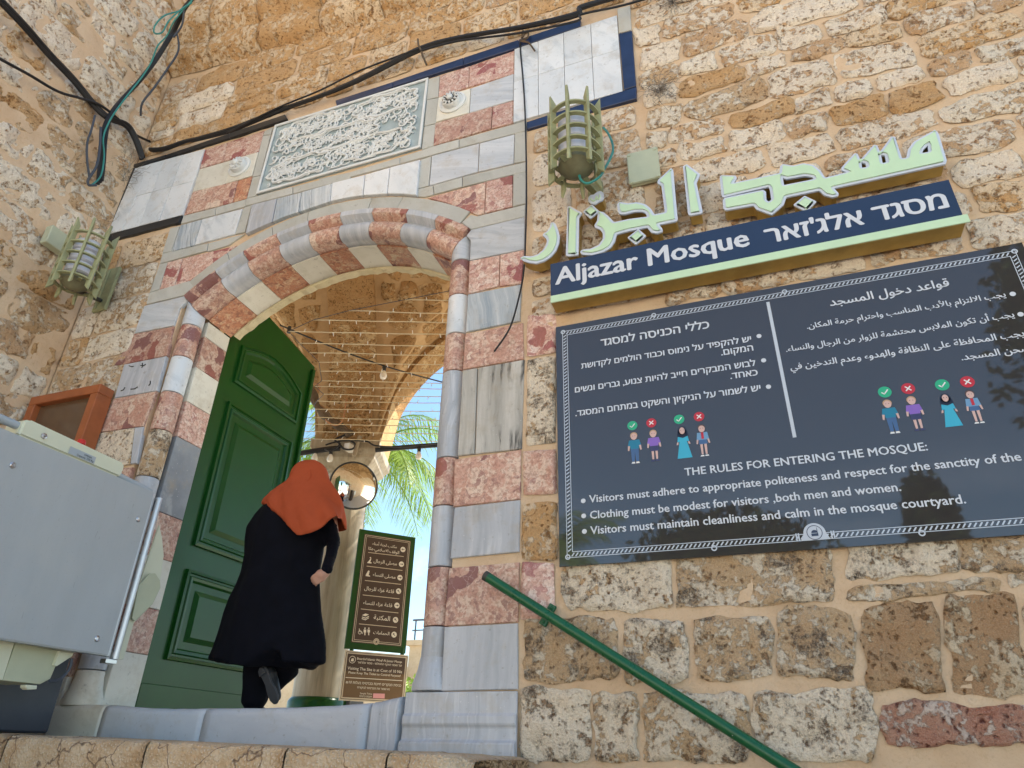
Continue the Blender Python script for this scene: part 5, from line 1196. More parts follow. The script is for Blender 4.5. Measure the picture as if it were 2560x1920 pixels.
LT('word2', 'raised mint joined Arabic word mosque at the right end', [[(1925, 82), (1955, 110), (1990, 220), (2030, 350), (2018, 378), (1400, 515), (1052, 590), (1095, 632), (1090, 655), (1040, 668), (970, 650), (925, 608), (640, 668), (620, 730), (570, 775), (515, 820), (440, 792), (385, 772), (358, 738), (120, 780), (98, 765), (92, 692), (108, 672), (442, 603), (467, 618), (470, 690), (490, 706), (512, 690), (500, 600), (488, 577), (97, 668), (84, 655), (66, 500), (75, 478), (205, 480), (215, 502), (185, 543), (583, 458), (588, 400), (610, 380), (700, 395), (790, 373), (880, 390), (940, 440), (978, 498), (1165, 450), (1118, 436), (1118, 410), (1230, 287), (1258, 290), (1282, 345), (1398, 213), (1427, 217), (1452, 275), (1548, 143), (1582, 143), (1642, 332), (1680, 325), (1692, 260), (1740, 190), (1830, 138), (1900, 100)],
    [(612, 497), (640, 510), (700, 500), (800, 483), (868, 492), (880, 510), (622, 562)], [(1290, 362), (1328, 375), (1336, 405), (1297, 413)], [(1460, 298), (1493, 305), (1506, 365), (1474, 372)], [(1815, 285), (1830, 250), (1865, 218), (1870, 275)]], t='K', inset=.015)
LT('dot3', 'raised mint diamond dot under the right Arabic word', [[(800, 653), (904, 703), (815, 795), (702, 732)]], t='K')

# ------------------------------------------------------------------ cage lamps
ya_ = -.36
pl_, pr_ = P('L', 160, 820, ya_), P('L', 885, 750, ya_); LR = (pr_.x-pl_.x)/2; lc = Vector(((pl_.x+pr_.x)/2, ya_, 0))
zT, zB = P('L', 480, 120, ya_-LR).z, P('L', 515, 1060, ya_-LR).z; zM = (zT+zB)/2; LH = (zT-zB)
def cage_lamp(c, label, plate):
    t = empty('wall_lamp', c, label, 'lamp', 'caged lamps either side of the gateway'); hh = LH/2
    for k in range(8):
        a = -math.pi/2+k*math.pi/4; d = Vector((math.cos(a), math.sin(a), 0)); s = Vector((-d.y, d.x, 0)); w_ = .0095; dp_ = .042
        z1 = hh*.97; z0 = -hh*.97; vs = []
        pr = [(LR-dp_, z0+.02), (LR, z0-.02), (LR, z1+.03), (LR-dp_, z1-.035)]
        g = G(); g.prism([c+d*r+s*w_+ZU*z for r, z in pr], -s*2*w_); g.mk('slat', 'cage', t, bevel=.003)
    for j in range(5):
        z = lerp(hh*.62, -hh*.72, j/4); g = G()
        n = 40; prof = [(LR-.038, z-.006), (LR-.010, z-.006), (LR-.010, z+.006), (LR-.038, z+.006)]; vs = []
        for k in range(n):
            th = 2*math.pi*k/n
            vs += [c+Vector((r*math.cos(th), r*math.sin(th), zz)) for r, zz in prof]
        fs = [(k*4+m_, k*4+(m_+1) % 4, ((k+1) % n)*4+(m_+1) % 4, ((k+1) % n)*4+m_) for k in range(n) for m_ in range(4)]
        g.add(vs, fs); g.mk('hoop', 'cage', t)
    for z0 in (-hh*.5, -hh*.14, hh*.22):
        g = G(); g.lathe([(LR*.50, 0), (LR*.60, .01), (LR*.60, hh*.30), (LR*.52, hh*.33)], c+ZU*z0, 28); g.mk('glass_ring', 'glass', t, smooth=True)
    g = G(); g.lathe([(LR*.12, -hh*.5), (LR*.16, -hh*.3), (LR*.18, hh*.1), (LR*.1, hh*.3), (.001, hh*.34)], c, 16); g.mk('lamp_bulb', 'bulb', t, smooth=True)
    g = G(); g.lathe([(LR*.16, -hh*.92), (LR*.3, -hh*.88), (LR*.62, -hh*.72), (LR*.6, -hh*.58), (LR*.5, -hh*.52)], c, 20); g.mk('lamp_base', 'dark_olive', t, smooth=True)
    g = G()
    for k in range(4):
        a = math.pi/4+k*math.pi/2+.4; d = Vector((math.cos(a), math.sin(a), 0)); s = Vector((-d.y, d.x, 0)); z = -hh*.7
        g.prism([c+d*LR*.3+s*.02+ZU*(z-.01), c+d*(LR-.03)+s*.012+ZU*(z-.02), c+d*(LR-.03)-s*.012+ZU*(z-.02), c+d*LR*.3-s*.02+ZU*(z-.01)], (0, 0, -.006))
    g.mk('base_spider', 'cage', t)
    return t
lc.z = zM
t = cage_lamp(lc, 'olive caged barrel lamp on an arm above the left end of the name sign', 0)
g = G(); a0 = lc-ZU*LH*.44; w_pt = P('L', 800, 1590, -.02); dirv = (w_pt-a0).normalized(); s = XU*.022
g.prism([a0+s, a0-s, w_pt-s, w_pt+s], Vector((0, .03, .03))); g.mk('arm', 'cage', t, bevel=.003)
g = G(); g.box((w_pt.x-.05, -.03, w_pt.z-.06), (w_pt.x+.05, -.004, w_pt.z+.10)); g.mk('wall_plate', 'cage', t, bevel=.003)
g = G(); g.tube(spline([P('L', x, y, Y) for x, y, Y in ((900, 690, -.1), (960, 760, -.12), (1015, 880, -.15), (1030, 1000, -.18), (985, 1120, -.2), (925, 1230, -.25), (850, 1350, -.34), (700, 1435, -.36), (610, 1400, -.36), (575, 1320, -.35))], 5), .008, 6); g.mk('teal_flex', 'cable_t', t)
c2 = P('q', 362, 1130, -.42)
t = cage_lamp(c2, 'olive caged barrel lamp in the left corner beside the white tiles', 1)
g = G(); a_, b_ = P('q', 505, 1165, -.02), P('q', 430, 1350, -.02); xm = (a_.x+b_.x)/2; g.box((xm-.07, -.05, b_.z), (xm+.075, -.022, a_.z)); g.box((xm-.05, -.062, b_.z+.02), (xm-.02, -.05, a_.z-.02)); g.mk('wall_plate', 'cage', t, bevel=.004)
g = G(); g.tube([c2-ZU*LH*.44, Vector((xm, -.055, b_.z+.10))], .018, 8); g.mk('arm', 'dark_metal', t)
jb = empty('junction_box', P('L', 1430, 1200, -.02), 'square olive plastic junction box with four screws right of the caged lamp', 'box')
q = [P('L', 1212, 1045, -.055), P('L', 1625, 940, -.055), P('L', 1668, 1345, -.055), P('L', 1245, 1460, -.055)]; X0, X1 = (q[0].x+q[3].x)/2, (q[1].x+q[2].x)/2; Z1, Z0 = (q[0].z+q[1].z)/2, (q[2].z+q[3].z)/2
g = G(); g.box((X0+.006, -.046, Z0+.006), (X1-.006, -.01, Z1-.006)); g.mk('case', 'olive_box', jb, bevel=.006); g = G(); g.box((X0, -.057, Z0), (X1, -.0465, Z1)); g.mk('lid', 'olive_box', jb, bevel=.005, seg=2)
for x in (X0+.018, X1-.018):
    for z in (Z0+.018, Z1-.018): g = G(); g.lathe([(.013, .0575), (.013, .061), (.006, .0615)], (x, 0, z), 14, ax=(0, -1, 0)); g.mk('screw', 'olive_box', jb)
gb = empty('junction_box', P('q', 250, 1045, -.3), 'small grey junction box on the left wall beside the corner lamp', 'box')
pgb = PX('q', 250, 1045, -5.22); g = G(); g.box((-5.26, pgb.y-.11, pgb.z-.09), (-5.18, pgb.y+.11, pgb.z+.09)); g.mk('case', 'olive_box', gb, bevel=.006)

# ------------------------------------------------------------------ handrail
hr = empty('handrail', P('F', 900, 540, -.09), 'green painted round steel handrail running down the wall under the rules board', 'handrail')
pa, pb = P('F', 590, 330, -.10), P('t', 1170, 1640, -.10); d = (pb-pa).normalized(); pe = pa+d*((pb-pa).length+1.1)
g = G(); g.tube([pa, pe], .0245, 20); g.mk('rail', 'rail_paint', hr, smooth=True)
g = G(); g.tube([pa-d*.003, pa+d*.02], .0255, 20); g.mk('end_cap', 'dark_metal', hr, smooth=True)
for f in (.235, 1.25):
    c = lerp(pa, pb, f) if f < 1 else pa+d*(pb-pa).length*f
    br = Vector((-d.z, 0, d.x)); 
    g = G(); g.tube([c+Vector((0, .02, -.0)), c+Vector((0, .085, 0))], .012, 10)
    pc_ = [c+br*sx*.055+d*sy*.022 for sx, sy in ((-1, -.9), (1, -.9), (1, .9), (-1, .9))]; g.prism([Vector((p.x, -.02, p.z)) for p in pc_], (0, .018, 0)); g.mk('bracket', 'rail_paint', hr, bevel=.004)
    g = G()
    for sx in (-.8, .8): pp_ = c+br*sx*.048; g.lathe([(.009, .0), (.008, .006), (.003, .008)], (pp_.x, -.021, pp_.z), 10, ax=(0, -1, 0))
    g.mk('screw', 'rail_paint', hr)

# ------------------------------------------------------------------ platform stair lift, folded up at the left
LX = -3.4
lf = empty('stair_lift', (LX, -.8, H0+.05), 'folded grey wheelchair platform lift in the left foreground with cream control box', 'lift')
def LQ(x, y, X=LX): return PX('M', x, y, X)
tR, bR = LQ(750, 640), LQ(520, 1375); tL, bL = LQ(0, 290), LQ(0, 1280)
yR = (tR.y+bR.y)/2; zT_, zB_ = (tR.z+tL.z)/2, (bR.z+bL.z)/2; yL = yR-1.25
g = G(); g.box((LX-.05, yL, zB_), (LX, yR-.05, zT_)); g.mk('platform_panel', 'lift_panel', lf, bevel=.006, seg=2)
g = G(); g.box((LX-.055, yR-.047, zB_), (LX-.02, yR-.02, zT_)); g.mk('edge_profile', 'alu', lf, bevel=.004)
g = G(); g.tube([(LX-.005, yR, zB_-.01), (LX-.005, yR, zT_-.02)], .017, 16); g.mk('edge_tube', 'alu', lf, smooth=True)
g = G(); g.box((LX-.03, yR-.02, zT_-.035), (LX, yR+.012, zT_-.02)); g.box((LX-.04, yR-.06, zB_-.035), (LX+.004, yR+.012, zB_-.012)); g.mk('hinge', 'steel', lf, bevel=.002)
for x, y in ((58, 485), (637, 735), (447, 1285)):
    p = LQ(x, y); g = G(); g.lathe([(.016, .0), (.016, .003), (.011, .006), (.010, .004), (.004, .003)], (LX, p.y, p.z), 18, ax=(1, 0, 0)); g.mk('screw', 'steel', lf, smooth=True)
c1_, c2_, c3_ = LQ(125, 262, LX-.0), LQ(590, 460, LX-.0), LQ(560, 535, LX)
g = G(); g.prism([(LX-.012, c1_.y, zT_+.004), (LX-.012, c3_.y, zT_+.004), (LX-.012, c2_.y+.01, zT_+.05), (LX-.012, c2_.y, zT_+.095), (LX-.012, c1_.y+.03, zT_+.105), (LX-.012, c1_.y, zT_+.085)], (-.13, 0, 0)); g.mk('control_box', 'lift_cream', lf, bevel=.012, seg=3)
zq = zT_+.05
g = G(); g.tube([(LX-.05, yL-.1, zq+.01), (LX-.05, c1_.y+.02, zq+.01)], .021, 14); g.mk('guard_bar', 'lift_grey', lf, smooth=True)
g = G(); g.tube([(LX-.05, c3_.y-.02, zT_+.03), (LX-.05, yR-.04, zT_+.012)], .018, 14); g.mk('guard_bar', 'lift_grey', lf, smooth=True)
p = LQ(205, 345, LX-.01); g = G(); g.lathe([(.016, 0), (.016, .006), (.007, .008), (.007, .016)], (LX-.012, p.y, zq+.0), 16, ax=(1, 0, 0)); g.mk('key_lock', 'steel', lf)
p = LQ(397, 352, LX-.06); g = G(); g.lathe([(.016, zT_+.095), (.016, zT_+.12), (.022, zT_+.121), (.022, zT_+.14), (.017, zT_+.146)], (LX-.08, p.y, 0), 18); g.mk('stop_button', 'red_plastic', lf, smooth=True)
a_, b_ = LQ(312, 430, LX-.012), LQ(432, 478, LX-.012); xl = LX-.0105
zc_ = zT_+.045
flat('label_plate', [[(xl, a_.y, zc_-.028), (xl, b_.y, zc_-.028), (xl, b_.y, zc_+.012), (xl, a_.y, zc_+.012)]], 'lift_grey', lf, Vector((1, 0, 0)), .0015)
NX = Vector((1, 0, 0))
writing('OMEGA', Vector((xl, lerp(a_.y, b_.y, .55), zc_-.006)), Vector((xl, lerp(a_.y, b_.y, .85), zc_-.006)), lf, 'dark_metal', NX, lift=.0025)
writing('Capacity: 225 Kg', Vector((xl, lerp(a_.y, b_.y, .3), zc_-.022)), Vector((xl, lerp(a_.y, b_.y, .95), zc_-.022)), lf, 'dark_metal', NX, lift=.0025)
def LS(name, pts, X, th, m, t='M', bev=.002):
    g = G(); g.prism([PX(t, x, y, X) for x, y in pts], (-th, 0, 0)); return g.mk(name, m, lf, bevel=bev)
LS('side_flap', [(735, 760), (748, 820), (756, 900), (735, 1050), (705, 1125), (618, 1212), (570, 1380), (540, 1380), (590, 1200)], LX-.06, .012, 'lift_cream')
LS('ramp_flap', [(640, 1040), (690, 985), (716, 983), (738, 1015), (741, 1050), (705, 1125), (622, 1205), (610, 1190)], LX-.035, .01, 'olive_box')
LS('drive_cover', [(-160, 1270), (68, 1302), (12, 1476), (-200, 1440)], LX-.10, .25, 'lift_cream'); LS('drive_cover', [(74, 1303), (274, 1340), (262, 1400), (232, 1470), (185, 1495), (12, 1477)], LX-.10, .25, 'olive_box')
LS('drive_bracket', [(277, 1342), (340, 1350), (335, 1365), (262, 1412), (250, 1408)], LX-.08, .03, 'lift_cream')
LS('bumper', [(120, 1497), (172, 1500), (170, 1518), (130, 1520), (118, 1510)], LX-.09, .04, 'lift_cream')
g = G(); g.tube(spline([PX('M', x, y, LX-.07) for x, y in ((330, 1375), (325, 1410), (305, 1445), (270, 1475), (225, 1480))], 5), .008, 8); g.mk('flex_hose', 'cable_g', lf)
xg = -3.85; ye = PX('M', 290, 1500, xg).y
g = G(); g.box((xg-.55, yL+.1, H0+.065), (xg, ye, H0+.60)); g.mk('drive_cabinet', 'cable_g', lf, bevel=.01)
g = G(); g.box((xg-.1, yL+.2, H0+.58), (LX-.10, yL+.5, zT_-.05)); g.box((xg-.1, ye-.5, H0+.45), (LX-.18, ye-.2, zT_-.1)); g.mk('carriage', 'lift_cream', lf, bevel=.006)
# orange framed notice case
nf = empty('notice_case', P('M', 300, 140, -.13), 'orange wooden glass fronted notice case on the wall behind the lift', 'notice case')
yf = -.14; a_, b_ = P('M', 145, 170, yf), P('M', 465, 108, yf); zt_n = (a_.z+b_.z)/2; x0n, x1n = a_.x, b_.x; zbn = zt_n-.62; fw = P('M', 405, 168, yf); fw = .075
g = G(); g.box((x0n, yf, zt_n-fw), (x1n, -.01, zt_n)); g.mk('top_rail', 'frame', nf, bevel=.005); g = G(); g.box((x0n, yf, zbn), (x1n, -.01, zbn+fw)); g.mk('bottom_rail', 'frame', nf, bevel=.005)
for xa, xb in ((x0n, x0n+fw), (x1n-fw, x1n)): g = G(); g.box((xa, yf+.0015, zbn+fw+.001), (xb, -.01, zt_n-fw-.001)); g.mk('stile', 'frame', nf, bevel=.004)
g = G(); g.box((x0n+fw+.002, yf+.05, zbn+fw), (x1n-fw-.002, yf+.055, zt_n-fw)); g.mk('back_panel', plain('brown_notice_back', (.12, .07, .04), .15, spec=.6), nf)
g = G(); g.box((x0n-.006, yf-.006, zt_n-.30), (x0n+.03, yf, zt_n-.24)); g.mk('hinge', 'dark_metal', nf, bevel=.002)

# ------------------------------------------------------------------ the woman
YW = .60
wm = empty('person', (P('W', 470, 1600, YW).x, YW, YF), 'person seen from behind in rust orange headscarf and long black coat on the threshold', 'person')
def loft(rings, m, name, parent, n=40, cap=True, sub=True):
    vs = []; fs = []
    for (c, a, b, fn) in rings:
        for k in range(n):
            t = 2*math.pi*k/n; f = 1+(fn(t) if fn else 0); vs.append(Vector(c)+Vector((a*math.cos(t)*f, b*math.sin(t)*f, 0)))
    for j in range(len(rings)-1): fs += [(j*n+k, j*n+(k+1) % n, (j+1)*n+(k+1) % n, (j+1)*n+k) for k in range(n)]
    if cap: fs += [tuple(range(n))[::-1], tuple((len(rings)-1)*n+k for k in range(n))]
    return vs, fs
def remesh(parts, name, m, parent, vox=.012, disp=None):
    g = G()
    for vs, fs in parts: g.add(vs, fs)
    me = bpy.data.meshes.new('tmp'); me.from_pydata(g.v, [], g.f); bm = bmesh.new(); bm.from_mesh(me); bmesh.ops.recalc_face_normals(bm, faces=bm.faces); bm.to_mesh(me); bm.free()
    o = bpy.data.objects.new('tmp', me); COL.objects.link(o); md = o.modifiers.new('r', 'REMESH'); md.mode = 'VOXEL'; md.voxel_size = vox; md.use_smooth_shade = True
    sm = o.modifiers.new('s', 'SMOOTH'); sm.iterations = 5; sm.factor = .5
    bpy.context.view_layer.update(); dg = bpy.context.evaluated_depsgraph_get(); m2 = bpy.data.meshes.new_from_object(o.evaluated_get(dg)); bpy.data.objects.remove(o)
    if disp:
        for v in m2.vertices: v.co += disp(v.co, v.normal)
    return mko(name, m2, m, parent, True)
def capsule(p0, p1, r0, r1, n=14, k=6):
    g = G(); pts = [lerp(Vector(p0), Vector(p1), i/k) for i in range(k+1)]; d = (pts[-1]-pts[0]).normalized()
    pts = [pts[0]-d*r0*.8]+pts+[pts[-1]+d*r1*.8]; rs = [r0*.45]+[lerp(r0, r1, i/k) for i in range(k+1)]+[r1*.45]; g.tube(pts, rs, n); return g.v, g.f
def ell(c, rx, ry_, rz, n=20, m_=12):
    g = G(); vs = []; fs = []
    for j in range(m_+1):
        ph = math.pi*j/m_
        for k in range(n): vs.append(Vector(c)+Vector((max(.02, math.sin(ph))*rx*math.cos(2*math.pi*k/n), max(.02, math.sin(ph))*ry_*math.sin(2*math.pi*k/n), rz*math.cos(ph))))
    for j in range(m_): fs += [(j*n+k, j*n+(k+1) % n, (j+1)*n+(k+1) % n, (j+1)*n+k) for k in range(n)]
    fs += [tuple(range(n))[::-1], tuple(m_*n+k for k in range(n))]; return vs, fs
rows = [(330, 520, 770, .62, .13), (372, 412, 820, .62, .15), (440, 350, 815, .62, .16), (520, 300, 770, .62, .165), (600, 288, 755, .62, .165), (700, 285, 745, .62, .165), (800, 265, 728, .62, .17), (880, 235, 724, .61, .18), (960, 195, 722, .60, .19), (1050, 165, 724, .60, .20), (1150, 140, 732, .59, .21), (1250, 112, 745, .59, .22), (1330, 80, 750, .58, .23)]
rings = []
for y, xl_, xr_2, yc, dpt in rows:
    a, b = P('W', xl_, y, yc), P('W', xr_2, y, yc); s = max(0, (y-650)/700)
    rings.append((Vector(((a.x+b.x)/2, yc, (a.z+b.z)/2)), (b.x-a.x)/2*(.985-.03*s), dpt, (lambda s, ph: lambda t: s*(.035*math.sin(7*t+ph)+.03*math.sin(4*t+1+ph)+.015*math.sin(13*t)))(s, y*.0006)))
def hem(v): return v
# hem ring shaped: front/back lower, raised at the lifted leg
vs, fs = loft(rings, 'coat', 'coat', wm)
n = 40
for k in range(n):                                             # underside: push the hem inward to give the cloth an inner face
    pass
zs_hem = P('W', 300, 1395, .58).z
last = len(rings)-1
for k in range(n):
    t = 2*math.pi*k/n; v = vs[last*n+k]; side = math.cos(t)
    v.z = lerp(P('W', 75, 1345, .58).z, P('W', 750, 1362, .58).z, (side+1)/2)-.045*(1-abs(side))+.03*math.sin(5*t+1.2)*(1-abs(side))
    if side > -.05 and side < .55 and math.sin(t) < 0: v.z += .075*math.exp(-((side-.42)/.2)**2)
parts = [(vs, fs)]
# sleeves
shR = P('W', 800, 455, .62); elR = P('W', 818, 620, .66); wrR = P('W', 775, 800, .50)
parts += [capsule(shR+Vector((-.03, 0, -.02)), elR, .072, .055), capsule(elR, wrR, .055, .042)]
shL = P('W', 400, 430, .62); elL = P('W', 335, 570, .56); wrL = P('W', 345, 690, .82); parts += [capsule(shL+Vector((.03, 0, -.02)), elL, .075, .058), capsule(elL, wrL, .058, .042)]
def cd_(co, nn):
    f = noise.noise(Vector((co.x*5, co.y*5, co.z*1.3)))*.018+noise.noise(Vector((co.x*14, co.y*12, co.z*2.2)))*.008; return Vector(nn)*f
coat = remesh(parts, 'coat', 'coat', wm, .0125, cd_)
# trousers
hipc = P('W', 370, 1330, .6); kneeL = P('W', 330, 1440, .62); ankL = Vector((P('W', 320, 1560, .63).x, .66, YF+.09)); kneeR = P('W', 450, 1365, .58); ankR = P('W', 425, 1470, .66)
tp_ = [capsule(hipc+Vector((-.06, .02, .12)), Vector((P('W', 320, 1450, .62).x, .64, H0+.62)), .12, .10), capsule(Vector((P('W', 320, 1450, .62).x, .64, H0+.62)), ankL+Vector((0, 0, .02)), .10, .085),
       capsule(hipc+Vector((.07, -.02, .12)), kneeR+Vector((0, .12, .0)), .12, .10), capsule(kneeR+Vector((0, .12, 0)), ankR+Vector((0, .05, -.02)), .10, .062)]
remesh(tp_, 'trousers', 'coat', wm, .012, lambda co, nn: Vector(nn)*noise.noise(Vector(co)*9)*.008)
# shoes: the left one flat behind the threshold, the right one lifted with its sole towards us
def shoe(heel, toe, upv, name):
    s = empty(name, heel); s.parent = wm; s.location = Vector(heel)-wm.location
    d = (Vector(toe)-Vector(heel)); Ln = d.length; d.normalize(); upv = (Vector(upv)-d*Vector(upv).dot(d)).normalized(); sv = d.cross(upv)
    out = [(-.02, .0), (0, .028), (.04, .036), (.11, .030), (.18, .042), (.23, .040), (.265, .022), (.275, 0)]; k = Ln/.275
    pol = [(a*k, b) for a, b in out]+[(a*k, -b) for a, b in out[::-1][1:-1]]
    def P3(a, b, h): return Vector(heel)+d*a+sv*b+upv*h
    g = G(); g.prism([P3(a, b, 0) for a, b in pol], upv*.016); g.mk('sole', 'sole', s, bevel=.003)
    g = G(); g.prism([P3(a, b*.95, -.014) for a, b in pol if a < .085*k and a > -.03], upv*.0135); g.mk('heel_block', 'sole', s, bevel=.003)
    prt = [ell(P3(.06*k, 0, .045), .04, .04, .04), capsule(P3(.02, 0, .045), P3(.12*k, 0, .045), .036, .034), capsule(P3(.12*k, 0, .04), P3(.235*k, 0, .03), .036, .026)]
    remesh(prt, 'upper', 'shoe', s, .009)
shoe(Vector((ankL.x+.01, .62, YF+.016)), Vector((ankL.x-.03, .88, YF+.016)), (0, 0, 1), 'shoe')
hl = P('W', 378, 1398, .50); te = P('W', 462, 1612, .56); shoe(hl, te, (0.25, 1, .35), 'shoe')
# body: head, neck, trunk and limbs as one skin surface; right hand with fingers
hc = P('W', 668, 215, .66)
hdp = [ell(hc, .075, .095, .115), capsule(hc+Vector((-.02, -.03, -.06)), hc+Vector((-.05, -.05, -.20)), .055, .06), capsule(P('W', 420, 470, .66), P('W', 760, 440, .66), .075, .075), capsule(P('W', 560, 480, .63), P('W', 500, 900, .62), .13, .12), capsule(P('W', 480, 900, .62), P('W', 470, 1100, .61), .13, .13),
       capsule(P('W', 420, 1100, .62), kneeL+Vector((0, 0, .05)), .075, .06), capsule(kneeL, ankL, .05, .035), capsule(P('W', 540, 1100, .6), kneeR+Vector((0, .12, 0)), .075, .055), capsule(kneeR+Vector((0, .12, 0)), ankR+Vector((0, .05, -.03)), .05, .035),
       capsule(shR, elR, .04, .036), capsule(elR, wrR, .034, .024), capsule(shL, elL, .04, .036), capsule(elL, wrL, .034, .024)]
face = hc+Vector((0, .088, -.01)); hdp += [capsule(face+Vector((0, .0, .015)), face+Vector((0, .022, -.012)), .010, .013, 8, 2), capsule(face+Vector((-.018, .003, -.045)), face+Vector((.018, .003, -.045)), .008, .008, 8, 2)]
def hand(wr, d, palmn, s=1.0, curl=1.0):
    d = Vector(d).normalized(); pn = Vector(palmn); pn = (pn-d*pn.dot(d)).normalized(); sv = d.cross(pn); out = [capsule(wr, wr+d*.045*s, .021*s, .030*s)]
    out.append(capsule(wr+d*.04*s-sv*.022*s, wr+d*.065*s-sv*.025*s, .017*s, .015*s)); out.append(capsule(wr+d*.04*s+sv*.022*s, wr+d*.06*s+sv*.025*s, .017*s, .014*s))
    for i, (o_, l) in enumerate(((-.030, .9), (-.010, 1.0), (.010, .95), (.029, .78))):
        p0 = wr+d*.065*s+sv*o_*s; a = .25*curl; p = p0; dd = d
        for j, ln in enumerate((.036*l, .026*l, .02*l)):
            a += .75*curl*(1 if j else .5); dd = (d*math.cos(a)+pn*math.sin(a)); q = p+dd*ln*s; out.append(capsule(p, q, (.0095-.0012*j)*s, (.0088-.0012*j)*s, 8, 3)); p = q
    p0 = wr+d*.02*s-sv*.026*s; p1 = p0+(d*.6-sv*.5+pn*.5).normalized()*.036*s; p2 = p1+(d*.8+pn*.6+sv*.1).normalized()*.028*s; out += [capsule(p0, p1, .013*s, .010*s, 8, 3), capsule(p1, p2, .0095*s, .008*s, 8, 3)]; return out
hdir = (P('W', 725, 838, .47)-P('W', 790, 805, .5)).normalized()
hdp += hand(P('W', 782, 808, .5), hdir+Vector((0, -.15, -.1)), (0.1, .9, .35), 1.0, .8); hdp += hand(wrL+Vector((0, .02, -.02)), (0, .5, -.8), (0.6, .3, 0), 1.0, .7)
remesh(hdp, 'body', 'skin', wm, .0068)
for sx in (-1, 1):
    g = G(); c = hc+Vector((sx*.030, .084, .012)); v_, f_ = ell(c, .010, .008, .007, 12, 8); g.add(v_, f_); g.mk('eye', 'dark_metal', wm, smooth=True)
# headscarf: dome over the head, cape over the shoulders with a point at the back
sec = []
def SP(x, y, Y=.62): return P('W', x, y, Y)
vs = []; fs = []; n = 56; prof = []
# levels: (y_img, xleft, xright, ycenter, depth)
lev = [(133, 655, 690, .66, .02), (142, 625, 718, .66, .065), (165, 600, 745, .66, .098), (195, 582, 758, .655, .113), (225, 574, 765, .65, .115), (250, 560, 770, .64, .112), (275, 520, 782, .635, .118), (310, 466, 802, .63, .135), (345, 418, 822, .625, .155), (385, 400, 842, .62, .17)]
R3 = []
for y, xl_, xr_2, yc, dpt in lev:
    a, b = SP(xl_, y, yc), SP(xr_2, y, yc); R3.append(((a+b)/2, (b.x-a.x)/2+.004, dpt))
edge = []                                                      # hanging edge: traced on the back, mirrored forward
back = [(420, 352), (480, 440), (530, 512), (597, 590), (690, 566), (740, 530), (790, 486), (830, 466), (852, 478)]
for k in range(n):
    t = 2*math.pi*k/n; s = math.cos(t); f = (s+1)/2*(len(back)-1); i = min(len(back)-2, int(f)); bxp = lerp(Vector(back[i]), Vector(back[i+1]), f-i)
    if math.sin(t) <= 0: y_ = .62-.20*abs(math.sin(t))**.6-.004; p = SP(bxp.x, bxp.y, y_)
    else: y_ = .62+.19*abs(math.sin(t))**.6; q0 = SP(bxp.x, 470, .62); p = Vector((q0.x, y_, q0.z-.05+.0*math.sin(t)))
    edge.append(p)
def foldf(t, j): return 1+(.03*math.sin(5*t+.8)+.022*math.sin(9*t+j*.25))*min(1, max(0, (j-3)/4))
for j, (c, a, b) in enumerate(R3):
    for k in range(n):
        t = 2*math.pi*k/n; f = foldf(t, j); vs.append(c+Vector((a*math.cos(t)*(f if j > 5 else 1), b*math.sin(t)*f, 0)))
base = [vs[(len(R3)-1)*n+k] for k in range(n)]
for q in (.35, .7, 1.0):
    for k in range(n):
        t = 2*math.pi*k/n; v = lerp(base[k], edge[k], q); out = Vector((math.cos(t), math.sin(t), 0))*(.012*math.sin(math.pi*q)+.010*math.sin(7*t+1)*q); vs.append(v+out*(1 if math.sin(t) < .2 else .6))
nl_ = len(R3)+3
for j in range(nl_-1): fs += [(j*n+k, j*n+(k+1) % n, (j+1)*n+(k+1) % n, (j+1)*n+k) for k in range(n)]
fs.append(tuple(range(n))[::-1])
g = G(); g.v = vs; g.f = fs; me = bpy.data.meshes.new('s'); me.from_pydata(vs, [], fs); 
# opening for the face (front side, away from us)
o = bpy.data.objects.new('tmp', me); COL.objects.link(o); bm = bmesh.new(); bm.from_mesh(me)
dl = [f for f in bm.faces if f.calc_center_median().y > hc.y+.055 and abs(f.calc_center_median().z-hc.z+.01) < .085]
bmesh.ops.delete(bm, geom=dl, context='FACES'); bmesh.ops.recalc_face_normals(bm, faces=bm.faces); bm.to_mesh(me); bm.free()
sb = o.modifiers.new('u', 'SUBSURF'); sb.levels = 2; sf = o.modifiers.new('t', 'SOLIDIFY'); sf.thickness = .007; sf.offset = 1
bpy.context.view_layer.update(); m2 = bpy.data.meshes.new_from_object(o.evaluated_get(bpy.context.evaluated_depsgraph_get())); bpy.data.objects.remove(o)
for v in m2.vertices:
    c = v.co; dz_ = hc.z-.12-c.z
    if dz_ > 0: v.co += Vector(v.normal)*min(1, dz_*6)*(.006*math.sin(c.x*46+c.z*26+3*noise.noise(Vector((c.x*3, c.y*3, c.z*3))))+.003*math.sin(c.x*95-c.z*20))*max(0, -v.normal.y+.2)
    v.co += Vector(v.normal)*(noise.noise(Vector((c.x*9, c.y*9, c.z*5)))*.008+noise.noise(Vector((c.x*22+c.z*10, c.y*20, c.z*9)))*.003)
mko('headscarf', m2, 'scarf', wm, True)
g = G(); g.tube(spline([SP(x, y, Y) for x, y, Y in ((582, 262, .50), (620, 268, .515), (655, 250, .52), (672, 215, .535), (668, 180, .545))], 5), [.006+.004*math.sin(i/20*3.1) for i in range(21)], 8); g.mk('scarf_fold', 'scarf', wm, smooth=True)

